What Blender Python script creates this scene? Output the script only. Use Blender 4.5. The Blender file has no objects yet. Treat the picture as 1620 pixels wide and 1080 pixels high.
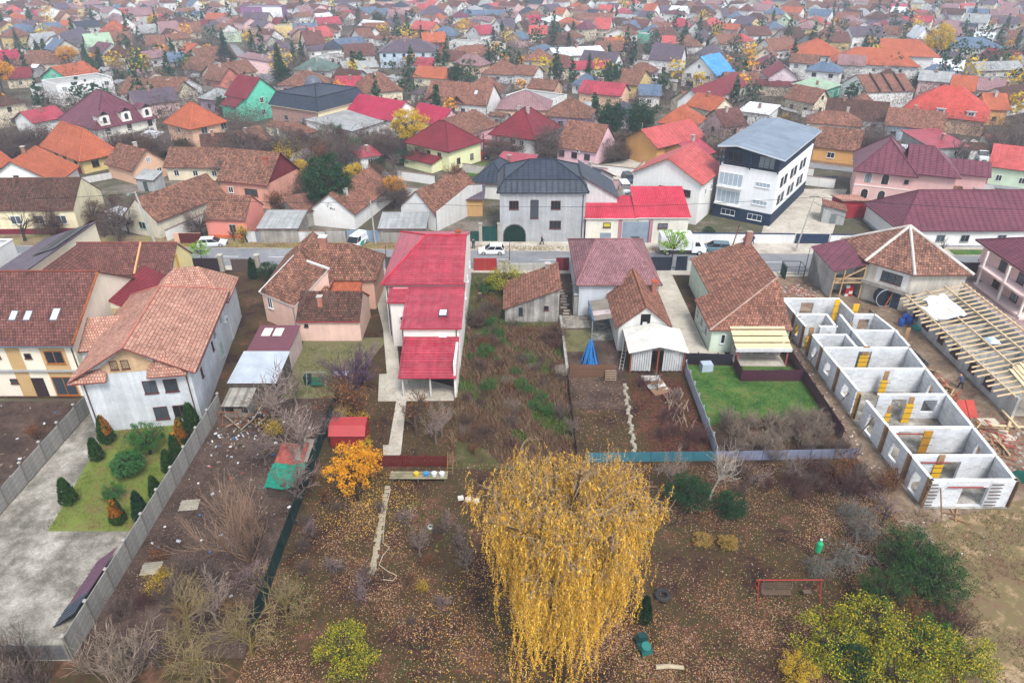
import bpy, bmesh, math, random
from mathutils import Vector, Matrix
random.seed(7)
R = math.radians
scn = bpy.context.scene
col = scn.collection

# ------------------------------------------------------------------ camera, sky, sun, exposure
FPX, CAM_H, HORIZON = 1120.0, 43.0, -110.0            # focal length in photo pixels, flying height, horizon row
TILT = math.atan((540 - HORIZON) / FPX)
cam_d = bpy.data.cameras.new('camera'); cam = bpy.data.objects.new('camera', cam_d); col.objects.link(cam)
cam.location = (0, 0, CAM_H); cam.rotation_euler = (math.pi / 2 - TILT, 0, 0)
cam_d.sensor_width = 36; cam_d.lens = 36 * FPX / 1620; cam_d.clip_end = 6000; cam_d.clip_start = .5
scn.camera = cam
world = bpy.data.worlds.new('World'); scn.world = world; world.use_nodes = True
wn = world.node_tree.nodes; wl = world.node_tree.links
bg = wn['Background']
sky = wn.new('ShaderNodeTexSky'); sky.sky_type = 'NISHITA'; sky.sun_disc = False
SUN_EL, SUN_AZ = 56, 158                               # degrees; azimuth clockwise from +Y (the view direction)
sky.sun_elevation = R(SUN_EL); sky.sun_rotation = R(SUN_AZ); sky.air_density = 1.0; sky.dust_density = 1.0; sky.ozone_density = 1.0
hsv = wn.new('ShaderNodeHueSaturation'); hsv.inputs['Saturation'].default_value = .42
wl.new(sky.outputs[0], hsv.inputs['Color']); wl.new(hsv.outputs[0], bg.inputs[0]); bg.inputs[1].default_value = .12
sun_d = bpy.data.lights.new('sun', 'SUN'); sun_d.energy = 1.5; sun_d.angle = R(18); sun_d.color = (1, .98, .95)
sun = bpy.data.objects.new('sun', sun_d); col.objects.link(sun)
az, el = R(SUN_AZ), R(SUN_EL)
sd = Vector((math.sin(az) * math.cos(el), math.cos(az) * math.cos(el), math.sin(el)))
sun.rotation_euler = sd.to_track_quat('Z', 'Y').to_euler()
vs = scn.view_settings
vs.view_transform = 'Standard'; vs.look = 'None'; vs.gamma = 1; vs.exposure = 1.33; vs.use_curve_mapping = False
cy = scn.cycles
cy.max_bounces = 4; cy.diffuse_bounces = 1; cy.glossy_bounces = 2; cy.transmission_bounces = 2; cy.transparent_max_bounces = 6
cy.volume_bounces = 0; cy.use_denoising = True; cy.caustics_reflective = False; cy.caustics_refractive = False
cy.use_adaptive_sampling = True; cy.adaptive_threshold = .03

# ------------------------------------------------------------------ survey: where a photo pixel meets a level plane
_c, _s = math.cos(TILT), math.sin(TILT)
def P(px, py, z=0.0):
    a = (px - 810) / FPX; b = (py - 540) / FPX
    t = (z - CAM_H) / (-_s - b * _c)
    return Vector((a * t, (_c - b * _s) * t, z))
def PJ(v):
    zz = v[2] - CAM_H
    d = v[1] * _c - zz * _s
    return (810 + FPX * v[0] / d, 540 - FPX * (v[1] * _s + zz * _c) / d)

# ------------------------------------------------------------------ materials
MATS = {}
def srgb(c):
    if isinstance(c, str):
        c = tuple(int(c[i:i + 2], 16) / 255 for i in (0, 2, 4))
    return tuple(x / 12.92 if x <= .04045 else ((x + .055) / 1.055) ** 2.4 for x in c) + (1,)
class NT:
    def __init__(s, name):
        s.m = bpy.data.materials.new(name); s.m.use_nodes = True
        s.n = s.m.node_tree.nodes; s.l = s.m.node_tree.links; s.b = s.n['Principled BSDF']
    def new(s, t, **kw):
        n = s.n.new('ShaderNode' + t)
        for k, v in kw.items():
            if k[0] == '_': n.inputs[k[1:].replace('_', ' ')].default_value = v
            else: setattr(n, k, v)
        return n
    def link(s, a, b): s.l.new(a, b)
    def ramp(s, fac, stops, interp='LINEAR'):
        r = s.new('ValToRGB'); e = r.color_ramp; e.interpolation = interp
        while len(e.elements) < len(stops): e.elements.new(.5)
        for q, (p, c) in zip(e.elements, stops):
            q.position = p; q.color = c if len(c) == 4 else tuple(c) + (1,)
        s.link(fac, r.inputs[0]); return r.outputs[0]
    def mix(s, fac, a, b, mode='MIX'):
        m = s.new('Mix', data_type='RGBA', blend_type=mode)
        for i, v in ((0, fac), (6, a), (7, b)):
            if hasattr(v, 'links') or hasattr(v, 'is_linked'): s.link(v, m.inputs[i])
            else: m.inputs[i].default_value = v
        return m.outputs[2]
    def noise(s, vec, scale, detail=3, rough=.6):
        n = s.new('TexNoise', _Scale=scale, _Detail=detail, _Roughness=rough)
        if vec is not None: s.link(vec, n.inputs['Vector'])
        return n.outputs[0]
    def bump(s, h, strength, dist=.05):
        b = s.new('Bump', _Strength=strength, _Distance=dist); s.link(h, b.inputs['Height']); s.link(b.outputs[0], s.b.inputs['Normal'])
def G4(v): return (v, v, v, 1)
def paint(c, rough=.6, var=.12, metal=0, scale=.7, streak=.0):
    """plain surface with weathering: broad blotches, fine grain and, on walls, rain streaks"""
    key = ('paint', c, rough, var, metal, scale, streak)
    if key in MATS: return MATS[key]
    t = NT('paint_' + str(c)); co = t.new('TexCoord').outputs['Object']
    base = srgb(c)
    n1 = t.noise(co, scale, 4, .65); n2 = t.noise(co, scale * 9, 2)
    f = t.ramp(n1, [(.3, G4(1 - var * 1.6)), (.7, G4(1 + var * .4))])
    f2 = t.ramp(n2, [(.3, G4(1 - var * .7)), (.7, G4(1.0))])
    cc = t.mix(1, base, f, 'MULTIPLY'); cc = t.mix(1, cc, f2, 'MULTIPLY')
    if streak:
        mp = t.new('Mapping'); mp.inputs['Scale'].default_value = (2.2, 2.2, .12); t.link(co, mp.inputs[0])
        f3 = t.ramp(t.noise(mp.outputs[0], 1.0, 3), [(.42, G4(1 - streak)), (.6, G4(1))])
        cc = t.mix(1, cc, f3, 'MULTIPLY')
    t.link(cc, t.b.inputs['Base Color']); t.b.inputs['Roughness'].default_value = rough; t.b.inputs['Metallic'].default_value = metal; t.b.inputs['Specular IOR Level'].default_value = .12 if rough > .55 else .4
    t.bump(n2, .15, .02)
    MATS[key] = t.m; return t.m
def wallm(c, var=.1, streak=.08): return paint(c, .9, var, 0, .45, streak)
def glass():
    if 'glass' in MATS: return MATS['glass']
    t = NT('window_glass'); co = t.new('ObjectInfo').outputs['Random']
    t.link(t.ramp(co, [(0, srgb('12161a')), (.6, srgb('262d33')), (.85, srgb('4c565e')), (1, srgb('98a0a4'))]), t.b.inputs['Base Color'])
    t.b.inputs['Roughness'].default_value = .08; MATS['glass'] = t.m; return t.m
def tiles(name, c1, c2, gap, tw=.3, th=.36, off=.5, blotch='3a2d24', amount=.45, rough=.85, bump=.6, stain=1.2, gapw=.035, shine=.12):
    """roof covering in courses; UVs are metres along the eave and up the slope"""
    if name in MATS: return MATS[name]
    t = NT('roof_' + name); uv = t.new('UVMap').outputs[0]
    rnd = t.new('ObjectInfo').outputs['Random']
    br = t.new('TexBrick', offset=off, _Scale=1.0, _Mortar_Size=gapw, _Mortar_Smooth=.3, _Bias=0.0, _Brick_Width=tw, _Row_Height=th)
    br.inputs['Color1'].default_value = srgb(c1); br.inputs['Color2'].default_value = srgb(c2); br.inputs['Mortar'].default_value = srgb(gap)  # on roofs the dark gap colour paints in the shade between courses
    t.link(uv, br.inputs['Vector'])
    mp = t.new('Mapping'); t.link(uv, mp.inputs[0]); cx = t.new('CombineXYZ'); mm = t.new('Math', operation='MULTIPLY'); mm.inputs[1].default_value = 60
    t.link(rnd, mm.inputs[0]); t.link(mm.outputs[0], cx.inputs[0]); t.link(mm.outputs[0], cx.inputs[2]); t.link(cx.outputs[0], mp.inputs['Location'])
    wn_ = t.new('TexWhiteNoise', noise_dimensions='2D'); sc_ = t.new('VectorMath', operation='DIVIDE'); sc_.inputs[1].default_value = (tw, th, 1); fl_ = t.new('VectorMath', operation='FLOOR')
    t.link(uv, sc_.inputs[0]); t.link(sc_.outputs[0], fl_.inputs[0]); t.link(fl_.outputs[0], wn_.inputs['Vector'])
    n1 = t.noise(mp.outputs[0], stain, 5, .7)
    k_ = min(.5, amount * .75) if off else amount * .25
    tl = t.mix(1, br.outputs['Color'], t.ramp(wn_.outputs[0], [(0, G4(1 - k_ * 1.1)), (.5, G4(1)), (1, G4(1 + k_ * .5))]), 'MULTIPLY')
    cc = t.mix(t.ramp(n1, [(.42, G4(0)), (.72, G4(amount))]), tl, srgb(blotch))
    n2 = t.noise(mp.outputs[0], .35, 2)
    cc = t.mix(1, cc, t.ramp(n2, [(.3, G4(.82)), (.7, G4(1.1))]), 'MULTIPLY')
    v3 = t.new('Mapping'); v3.inputs['Scale'].default_value = (3.2, .12, 1); t.link(mp.outputs[0], v3.inputs[0])
    cc = t.mix(1, cc, t.ramp(t.noise(v3.outputs[0], 1, 2), [(.35, G4(1 - amount * .35)), (.6, G4(1))]), 'MULTIPLY')
    t.link(cc, t.b.inputs['Base Color']); t.b.inputs['Roughness'].default_value = rough; t.b.inputs['Specular IOR Level'].default_value = shine
    sp = t.new('SeparateXYZ'); t.link(uv, sp.inputs[0])
    dv = t.new('Math', operation='DIVIDE'); dv.inputs[1].default_value = th; t.link(sp.outputs[1], dv.inputs[0])
    fr = t.new('Math', operation='FRACT'); t.link(dv.outputs[0], fr.inputs[0])
    sx = t.new('Math', operation='MULTIPLY'); sx.inputs[1].default_value = 2 * math.pi / tw; t.link(sp.outputs[0], sx.inputs[0])
    sn = t.new('Math', operation='SINE'); t.link(sx.outputs[0], sn.inputs[0])
    ad = t.new('Math', operation='MULTIPLY_ADD'); t.link(sn.outputs[0], ad.inputs[0]); ad.inputs[1].default_value = .3
    iv = t.new('Math', operation='SUBTRACT'); iv.inputs[0].default_value = 1; t.link(fr.outputs[0], iv.inputs[1]); t.link(iv.outputs[0], ad.inputs[2])
    t.bump(ad.outputs[0], bump, .06)
    MATS[name] = t.m; return t.m
RO = {
 'b': lambda: tiles('old_brown', 'a87660', '84584a', '38261f', amount=.65, blotch='54473b'),
 'B': lambda: tiles('old_dark', '6f4a3f', '573a33', '2c211c', amount=.65, blotch='4a4437'),
 't': lambda: tiles('terracotta', 'aa7662', '8a5c4c', '44291f', amount=.6, blotch='6c5346'),
 'a': lambda: tiles('salmon', 'c89c88', 'aa7866', '6c4034', .27, .33, amount=.3, blotch='a88878', gapw=.03),
 'e': lambda: tiles('wine_tile', '8a5c52', '6a443e', '30201c', .28, .34, amount=.4, blotch='5c4440'),
 'o': lambda: tiles('orange', 'b8694a', 'aa583c', '7c3e2a', .32, .38, amount=.12, blotch='a0583c', rough=.7),
 'r': lambda: tiles('red_metal', 'b03244', 'a42a3c', '5c1520', 60, .38, 0, blotch='b85a62', amount=.55, rough=.4, gapw=.045, shine=.5, bump=.9),
 'q': lambda: tiles('red_faded', 'b85450', 'ac4a48', '843434', 1.1, .4, 0, blotch='dc8c88', amount=.25, rough=.5, gapw=.03),
 'c': lambda: tiles('crimson', 'a62c48', '9a2640', '70182c', .6, 2.4, 0, blotch='c85a70', amount=.12, rough=.45, gapw=.02),
 'm': lambda: tiles('maroon', '7e2c34', '742830', '4a181e', .5, .36, 0, blotch='8e4c4e', amount=.15, rough=.5, gapw=.03),
 'x': lambda: tiles('bordeaux', '77434f', '6c3c48', '402229', 1.0, .36, 0, blotch='8a5c66', amount=.16, rough=.45, gapw=.05, bump=.9),
 'p': lambda: tiles('purple_grey', '625660', '564a54', '3c323c', .6, .36, 0, blotch='7e6e78', amount=.2, rough=.5),
 'd': lambda: tiles('dusky', '9c7c7a', '8c6c6c', '6c4c54', .5, .36, 0, blotch='8c6c70', amount=.3, rough=.6),
 'k': lambda: tiles('charcoal', '3c4450', '353c48', '1c2027', .9, .34, 0, blotch='4c5460', amount=.15, rough=.45, gapw=.035, bump=.8),
 's': lambda: tiles('slate_blue', '5c6c80', '546478', '3c4856', .5, 3.0, 0, blotch='748494', amount=.15, rough=.5, gapw=.015),
 'g': lambda: tiles('sheet_grey', 'a2a4a4', '949694', '6c6c6a', .9, 1.8, 0, blotch='7c7a72', amount=.4, rough=.7, gapw=.015),
 'n': lambda: tiles('pale_green', 'a8c0a4', '9cb498', '748870', .5, .5, 0, blotch='889880', amount=.25, rough=.6),
 'u': lambda: tiles('blue', '4f96d4', '488cca', '2f6496', .4, 2.5, 0, blotch='7cb0dc', amount=.15, rough=.5),
 'w': lambda: tiles('white_sheet', 'd8dade', 'ced2d6', 'a4a8ac', .5, 3, 0, blotch='b4b4b0', amount=.25, rough=.6, gapw=.012),
 'G': lambda: tiles('dark_green_sheet', '5f726a', '566a62', '3c4a44', .5, 3, 0, blotch='708078', amount=.2, rough=.6, gapw=.012),
}
WA = {'w': 'ebe9e4', 'c': 'e6d8bc', 'y': 'e0c484', 'P': 'eac4c0', 'p': 'e8bc9c', 'g': 'b4b4b2', 'm': '72d0b0', 'o': 'd8a060', 'n': 'ccdcc0',
      'v': 'b49cb0', 'k': 'b8644c', 'l': 'bccad6', 'Y': 'ecebb8', 's': 'cfcabd', 'e': 'e88c78', 'd': '8c8680'}
def wmat(k): return wallm(WA.get(k, k), *((.06, .04) if k in 'wcyPpmonYl' else (.16, .12)))

# ------------------------------------------------------------------ mesh helpers
class MB:
    """collects faces; build() links them as ONE mesh object"""
    def __init__(s): s.v = []; s.f = []; s.mi = []; s.uv = None
    def face(s, pts, mi=0):
        i = len(s.v); s.v += [tuple(p) for p in pts]; s.f.append(tuple(range(i, i + len(pts)))); s.mi.append(mi)
    def grid(s, vs, fs, mi=0):
        i = len(s.v); s.v += [tuple(p) for p in vs]; s.f += [tuple(i + k for k in f) for f in fs]; s.mi += [mi] * len(fs)
    def box(s, x0, x1, y0, y1, z0, z1, mi=0, M=None, top=1.0):
        """box; top<1 shrinks the upper end about its middle"""
        cx, cyy = (x0 + x1) / 2, (y0 + y1) / 2
        def t(x, c): return c + (x - c) * top
        vs = [(x0, y0, z0), (x1, y0, z0), (x1, y1, z0), (x0, y1, z0), (t(x0, cx), t(y0, cyy), z1), (t(x1, cx), t(y0, cyy), z1), (t(x1, cx), t(y1, cyy), z1), (t(x0, cx), t(y1, cyy), z1)]
        if M is not None: vs = [M @ Vector(v) for v in vs]
        s.grid(vs, [(3, 2, 1, 0), (4, 5, 6, 7), (0, 1, 5, 4), (1, 2, 6, 5), (2, 3, 7, 6), (3, 0, 4, 7)], mi); return s
    def bar(s, a, b, w, h=None, mi=0, up=(0, 0, 1)):
        a, b = Vector(a), Vector(b); h = h or w
        d = (b - a); L = d.length
        if L < 1e-6: return s
        d /= L; u = Vector(up)
        if abs(d.dot(u)) > .99: u = Vector((1, 0, 0))
        x = d.cross(u).normalized() * (w / 2); y = x.cross(d).normalized() * (h / 2)
        vs = [a - x - y, a + x - y, a + x + y, a - x + y, b - x - y, b + x - y, b + x + y, b - x + y]
        s.grid(vs, [(3, 2, 1, 0), (4, 5, 6, 7), (0, 1, 5, 4), (1, 2, 6, 5), (2, 3, 7, 6), (3, 0, 4, 7)], mi); return s
    def tube(s, pts, rads, n=6, mi=0, caps=True):
        pts = [Vector(p) for p in pts]; rings = []
        i0 = len(s.v)
        for k, p in enumerate(pts):
            d = (pts[min(k + 1, len(pts) - 1)] - pts[max(k - 1, 0)]).normalized()
            u = Vector((0, 0, 1)) if abs(d.z) < .95 else Vector((1, 0, 0))
            x = d.cross(u).normalized(); y = d.cross(x)
            r = rads[k] if hasattr(rads, '__len__') else rads
            s.v += [tuple(p + (x * math.cos(2 * math.pi * q / n) + y * math.sin(2 * math.pi * q / n)) * r) for q in range(n)]
        for k in range(len(pts) - 1):
            for q in range(n):
                a = i0 + k * n + q; b = i0 + k * n + (q + 1) % n
                s.f.append((a, a + n, b + n, b)); s.mi.append(mi)
        if caps:
            s.f.append(tuple(i0 + q for q in range(n))); s.mi.append(mi)
            s.f.append(tuple(i0 + (len(pts) - 1) * n + q for q in reversed(range(n)))); s.mi.append(mi)
        return s
    def mesh(s, name, mats, smooth=False):
        me = bpy.data.meshes.new(name); me.from_pydata(s.v, [], s.f)
        for m in (mats if isinstance(mats, (list, tuple)) else [mats]): me.materials.append(m)
        if any(s.mi): me.polygons.foreach_set('material_index', s.mi)
        if s.uv:
            ul = me.uv_layers.new(name='UVMap'); ul.data.foreach_set('uv', [c for p in s.uv for c in p])
        if smooth: me.polygons.foreach_set('use_smooth', [True] * len(me.polygons))
        me.update(); return me
    def build(s, name, mats, parent=None, smooth=False):
        return put(s.mesh(name, mats, smooth), name, parent)
def put(me, name, parent=None, loc=None, rz=0):
    o = bpy.data.objects.new(name, me); col.objects.link(o)
    if parent is not None: o.parent = parent
    if loc is not None: o.location = loc
    if rz: o.rotation_euler = (0, 0, rz)
    return o
def tag(o, label=None, cat=None, group=None, kind=None):
    if label: o['label'] = label
    if cat: o['category'] = cat
    if group: o['group'] = group
    if kind: o['kind'] = kind
    return o
def thing(name, label, cat, loc=(0, 0, 0), rz=0, group=None):
    return tag(put(None, name, None, loc, rz), label, cat, group)
def struct(name, mb, m, parent=None):
    o = mb.build(name, m, parent)
    if parent is None: o['kind'] = 'structure'
    return o
def dup(root, loc, rz=0, s=1, label=None, group=None):
    r = root.copy(); col.objects.link(r); r.location = loc; r.rotation_euler = (0, 0, rz)
    r.scale = (s, s, s) if not hasattr(s, '__len__') else s
    if label: r['label'] = label
    if group: r['group'] = group
    for ch in root.children:
        c = ch.copy(); col.objects.link(c); c.parent = r
        for g in ch.children:
            e = g.copy(); col.objects.link(e); e.parent = c
    return r

# ------------------------------------------------------------------ buildings
def roof_planes(kind, w, d, z, rh, ov, hl=0, hr=0, og=None):
    """polygons (counter-clockwise from above) of a roof over a w x d footprint with its eaves at height z"""
    og = ov if og is None else og
    if kind == 'gy':
        return [[(d_y, d_x, d_z) for (d_x, d_y, d_z) in reversed(p)] for p in roof_planes('gx', d, w, z, rh, ov, hl, hr, og)]
    if kind == 'hip':
        h = min(w, d) / 2
        if w >= d: return roof_planes('gx', w, d, z, rh, ov, h, h)
        return roof_planes('gy', w, d, z, rh, ov, h, h)
    if kind == 'gx':
        k = rh / (d / 2); ze = z - k * ov; zr = z + rh
        x0 = hl if hl else -og; x1 = w - hr if hr else w + og
        l = -ov if hl else -og; r = w + ov if hr else w + og
        A, B, C, D = (l, -ov, ze), (r, -ov, ze), (r, d + ov, ze), (l, d + ov, ze)
        R0, R1 = (x0, d / 2, zr), (x1, d / 2, zr)
        if abs(x1 - x0) < .05:
            pl = [[A, B, R0], [C, D, R0]]; R1 = R0
        else: pl = [[A, B, R1, R0], [C, D, R0, R1]]
        if hl: pl.append([D, A, R0])
        if hr: pl.append([B, C, R1])
        return pl
    if kind in ('mf', 'mb', 'ml', 'mr'):            # single slope, highest at the front, back, left or right
        def h(x, y): return z + rh * {'mb': y / d, 'mf': 1 - y / d, 'mr': x / w, 'ml': 1 - x / w}[kind]
        return [[(x, y, h(x, y)) for x, y in ((-ov, -ov), (w + ov, -ov), (w + ov, d + ov), (-ov, d + ov))]]
    if kind == 'mans':
        a = hl or 1.2; h1 = hr or 2.2
        o = [(-ov, -ov, z), (w + ov, -ov, z), (w + ov, d + ov, z), (-ov, d + ov, z)]
        i = [(a, a, z + h1), (w - a, a, z + h1), (w - a, d - a, z + h1), (a, d - a, z + h1)]
        pl = [[o[k], o[(k + 1) % 4], i[(k + 1) % 4], i[k]] for k in range(4)]
        for p in roof_planes('hip', w - 2 * a, d - 2 * a, z + h1, rh - h1, 0): pl.append([(x + a, y + a, q) for x, y, q in p])
        return pl
def key3(p): return (round(p[0], 2), round(p[1], 2), round(p[2], 2))
def roof_mesh(planes, mat, trim, t=.16, name='roof'):
    mb = MB(); mb.uv = []
    edges = {}
    for pl in planes:
        n = len(pl)
        for k in range(n):
            e = frozenset((key3(pl[k]), key3(pl[(k + 1) % n]))); edges[e] = edges.get(e, 0) + 1
    ridge = []; seen = set()
    for pl in planes:
        pts = [Vector(p) for p in pl]
        nn = Vector((0, 0, 0))
        for k in range(1, len(pts) - 1): nn += (pts[k] - pts[0]).cross(pts[k + 1] - pts[0])
        nn.normalize()
        u = Vector((0, 0, 1)).cross(nn); u = u.normalized() if u.length > 1e-4 else Vector((1, 0, 0)); v = nn.cross(u)
        mb.face([p + Vector((0, 0, t)) for p in pts], 0); mb.uv += [(p.dot(u), p.dot(v)) for p in pts]
        mb.face([p + Vector((0, 0, .012)) for p in reversed(pts)], 1); mb.uv += [(0, 0)] * len(pts)
        for k in range(len(pts)):
            a, b = pts[k], pts[(k + 1) % len(pts)]
            e = frozenset((key3(pl[k]), key3(pl[(k + 1) % len(pl)])))
            if edges[e] == 1:
                mb.face([a + Vector((0, 0, .012)), b + Vector((0, 0, .012)), b + Vector((0, 0, t)), a + Vector((0, 0, t))], 1); mb.uv += [(0, 0)] * 4
            elif e not in seen:
                seen.add(e); ridge.append((a + Vector((0, 0, t)), b + Vector((0, 0, t))))
    return mb.mesh(name, [mat, trim]), ridge
WIN = {}
FR = {'W': 'ececea', 'w': 'e8e8e6', 'b': '5a2f26', 'o': 'a5602a', 'k': '2c2f34', 'g': '8a8c8e', 't': '9fb2a6'}
def win_mesh(w, h, st, far, panes=2):
    key = (round(w, 2), round(h, 2), st, far, panes)
    if key in WIN: return WIN[key]
    fm = paint(FR[st], .5, .05); p = .07 if w > .7 else .05
    gm = glass() if st != 'W' else paint('aab8c2', .12, .12, 0, 1.5)
    g = MB(); g.box(-w / 2 + .02, w / 2 - .02, -.03, .01, .02, h - .02)
    f = g if far else MB(); mi = 1 if far else 0
    f.box(-w / 2, w / 2, -.075, .012, 0, p, mi); f.box(-w / 2, w / 2, -.075, .012, h - p, h, mi)
    f.box(-w / 2, -w / 2 + p, -.075, .012, p, h - p, mi); f.box(w / 2 - p, w / 2, -.075, .012, p, h - p, mi)
    for k in range(1, panes): x = -w / 2 + w * k / panes; f.box(x - p * .45, x + p * .45, -.07, .012, p, h - p, mi)
    if not far:
        f.box(-w / 2 - .06, w / 2 + .06, -.14, .01, -.06, -.002, 0)
        WIN[key] = (g.mesh('pane', gm), f.mesh('frame', fm))
    else: WIN[key] = (g.mesh('window', [gm, fm]), None)
    return WIN[key]
def door_mesh(w, h, c, ribs=0):
    key = ('d', round(w, 2), round(h, 2), c, ribs)
    if key in WIN: return WIN[key]
    g = MB(); g.box(-w / 2, w / 2, -.06, .01, 0, h)
    n = ribs or 2
    for k in range(n):
        x = -w / 2 + w * (k + .5) / n; g.box(x - w / n * .4, x + w / n * .4, -.085, -.059, .1, h - .1)
    WIN[key] = g.mesh('door', paint(c, .6, .15)); return WIN[key]
def arch_pts(w, h, n=8): return [(-w / 2, 0)] + [(-w / 2 * math.cos(math.pi * k / n), h - w / 2 + w / 2 * math.sin(math.pi * k / n)) for k in range(n + 1)] + [(w / 2, 0)]
def arch_mesh(w, h, mat, dep, key):
    key = ('a', round(w, 2), round(h, 2), key)
    if key in WIN: return WIN[key]
    pts = list(reversed(arch_pts(w, h))); g = MB()
    g.face([(x, -dep, z) for x, z in reversed(pts)])
    for k in range(len(pts)):
        a, b = pts[k], pts[(k + 1) % len(pts)]
        g.face([(a[0], -dep, a[1]), (b[0], -dep, b[1]), (b[0], .01, b[1]), (a[0], .01, a[1])])
    WIN[key] = g.mesh('arch', mat); return WIN[key]
SIDE = {'F': 0, 'R': math.pi / 2, 'B': math.pi, 'L': -math.pi / 2}
FOOT = []                                          # footprints, kept clear when trees and further houses are placed
ALL_H = []
class House:
    def __init__(s, name, label, o, ang, w, d, z, kind, rh, rm, wm, ov=.45, hl=0, hr=0, trim='6c4a40', cat='house', group=None, near=True, og=None, base=None, t=.16, capc=None, parent=None):
        s.w, s.d, s.z, s.kind, s.rh, s.near, s.ang = w, d, z, kind, rh, near, ang
        s.rm, s.wm = rm, wm
        c, sn = math.cos(ang), math.sin(ang)
        if parent is None:
            s.root = thing(name, label, cat, (o[0], o[1], 0), ang, group)
            ALL_H.append(s)
            s.ctr = (o[0] + c * w / 2 - sn * d / 2, o[1] + sn * w / 2 + c * d / 2)
            FOOT.append((s.ctr[0], s.ctr[1], w / 2, d / 2, ang))
        else:                                      # a wing: o is in the main house's own coordinates
            s.root = put(None, name, parent.root, (o[0], o[1], 0), ang); s.near = False
        wa = wmat(wm) if isinstance(wm, str) else wm
        tr = paint(trim, .6, .1)
        mb = MB(); zt = z
        mb.face([(0, 0, -.3), (w, 0, -.3), (w, 0, zt), (0, 0, zt)]); mb.face([(w, d, -.3), (0, d, -.3), (0, d, zt), (w, d, zt)])
        mb.face([(0, d, -.3), (0, 0, -.3), (0, 0, zt), (0, d, zt)]); mb.face([(w, 0, -.3), (w, d, -.3), (w, d, zt), (w, 0, zt)])
        if kind == 'gx':
            if not hl: mb.face([(0, d, zt), (0, 0, zt), (0, d / 2, zt + rh)])
            if not hr: mb.face([(w, 0, zt), (w, d, zt), (w, d / 2, zt + rh)])
        elif kind == 'gy':
            if not hl: mb.face([(0, 0, zt), (w, 0, zt), (w / 2, 0, zt + rh)])
            if not hr: mb.face([(w, d, zt), (0, d, zt), (w / 2, d, zt + rh)])
        elif kind in ('mf', 'mb', 'ml', 'mr'):
            def h(x, y): return z + rh * {'mb': y / d, 'mf': 1 - y / d, 'mr': x / w, 'ml': 1 - x / w}[kind]
            cs = [(0, 0), (w, 0), (w, d), (0, d)]
            for k in range(4):
                a, b = cs[k], cs[(k + 1) % 4]; ha, hb = h(*a), h(*b)
                if ha + hb > 2 * z + .01:
                    q = [(a[0], a[1], z), (b[0], b[1], z)]
                    if hb > z + .01: q.append((b[0], b[1], hb))
                    if ha > z + .01: q.append((a[0], a[1], ha))
                    mb.face(q)
        s.wall = mb.build('wall', wa, s.root)
        if kind == 'flat':
            r = MB(); r.box(.2, w - .2, .2, d - .2, z - .35, z - .3)
            s.roof = r.build('roof', paint(rm if len(rm) == 6 else 'a8a8a4', .9, .2), s.root)
            cp = MB()
            for x0, x1, y0, y1 in ((-.06, w + .06, -.06, .2), (-.06, w + .06, d - .2, d + .06), (-.06, .2, .2, d - .2), (w - .2, w + .06, .2, d - .2)): cp.box(x0, x1, y0, y1, z, z + .1)
            cp.build('parapet', wa, s.root); s.ridge = []
        else:
            me, s.ridge = roof_mesh(roof_planes(kind, w, d, z, rh, ov, hl, hr, og), RO[rm]() if isinstance(rm, str) else rm, tr, t)
            s.roof = put(me, 'roof', s.root)
        if base: # plinth
            p = MB(); p.box(-.05, w + .05, -.05, d + .05, -.3, base[0]); p.build('plinth', paint(base[1], .9, .15), s.root)
        if near and capc:
            for a, b in s.ridge:
                c_ = MB(); c_.tube([a + Vector((0, 0, .02)), b + Vector((0, 0, .02))], .11, 6); c_.build('ridge_cap', paint(capc, .85, .25), s.roof)
    def pos(s, side, u, z, off=0):
        return {'F': (u, -off, z), 'R': (s.w + off, u, z), 'B': (u, s.d + off, z), 'L': (-off, u, z)}[side]
    def win(s, side, us, z, w, h, st='w', panes=2):
        for u in us:
            g, f = win_mesh(w, h, st, not s.near, panes)
            o = put(g, 'window', s.root, s.pos(side, u, z), SIDE[side])
            if f: put(f, 'frame', o)
        return s
    def door(s, side, u, w, h, c, z=0, name='door', ribs=0):
        put(door_mesh(w, h, c, ribs), name, s.root, s.pos(side, u, z), SIDE[side]); return s
    def arch(s, side, us, z, w, h, fc='e9dcc8'):
        for u in us:
            o = put(arch_mesh(w, h, glass(), .05, 'g'), 'window', s.root, s.pos(side, u, z), SIDE[side])
            put(arch_mesh(w + .3, h + .15, paint(fc, .7, .08), .03, fc), 'surround', o)
            m = MB(); m.box(-.04, .04, -.07, -.04, 0, h - .03); m.box(-w / 2, w / 2, -.07, -.04, h * .62, h * .62 + .07); m.build('frame', paint(FR['b'], .5, .05), o)
        return s
    def roof_z(s, x, y):
        """height of the roof surface over a local point"""
        best = -1
        for pl in roof_planes(s.kind, s.w, s.d, s.z, s.rh, .45):
            pts = [Vector(p) for p in pl]; n = (pts[1] - pts[0]).cross(pts[2] - pts[0])
            if abs(n.z) < 1e-6: continue
            zz = pts[0].z - (n.x * (x - pts[0].x) + n.y * (y - pts[0].y)) / n.z
            best = zz if best < 0 else min(best, zz)
        return best + .16
    def chimney(s, x, y, up=1.2, a=.5, c='9c5a44', cap='b8b0a8'):
        z = s.roof_z(x, y) if s.kind != 'flat' and s.kind != 'mans' else s.z + s.rh
        m = MB(); m.box(x - a / 2, x + a / 2, y - a / 2, y + a / 2, z - .6, z + up); o = m.build('chimney', brickm(c), s.root)
        m = MB(); m.box(x - a / 2 - .08, x + a / 2 + .08, y - a / 2 - .08, y + a / 2 + .08, z + up, z + up + .1); m.build('cap', paint(cap, .8, .2), o)
        return s
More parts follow.
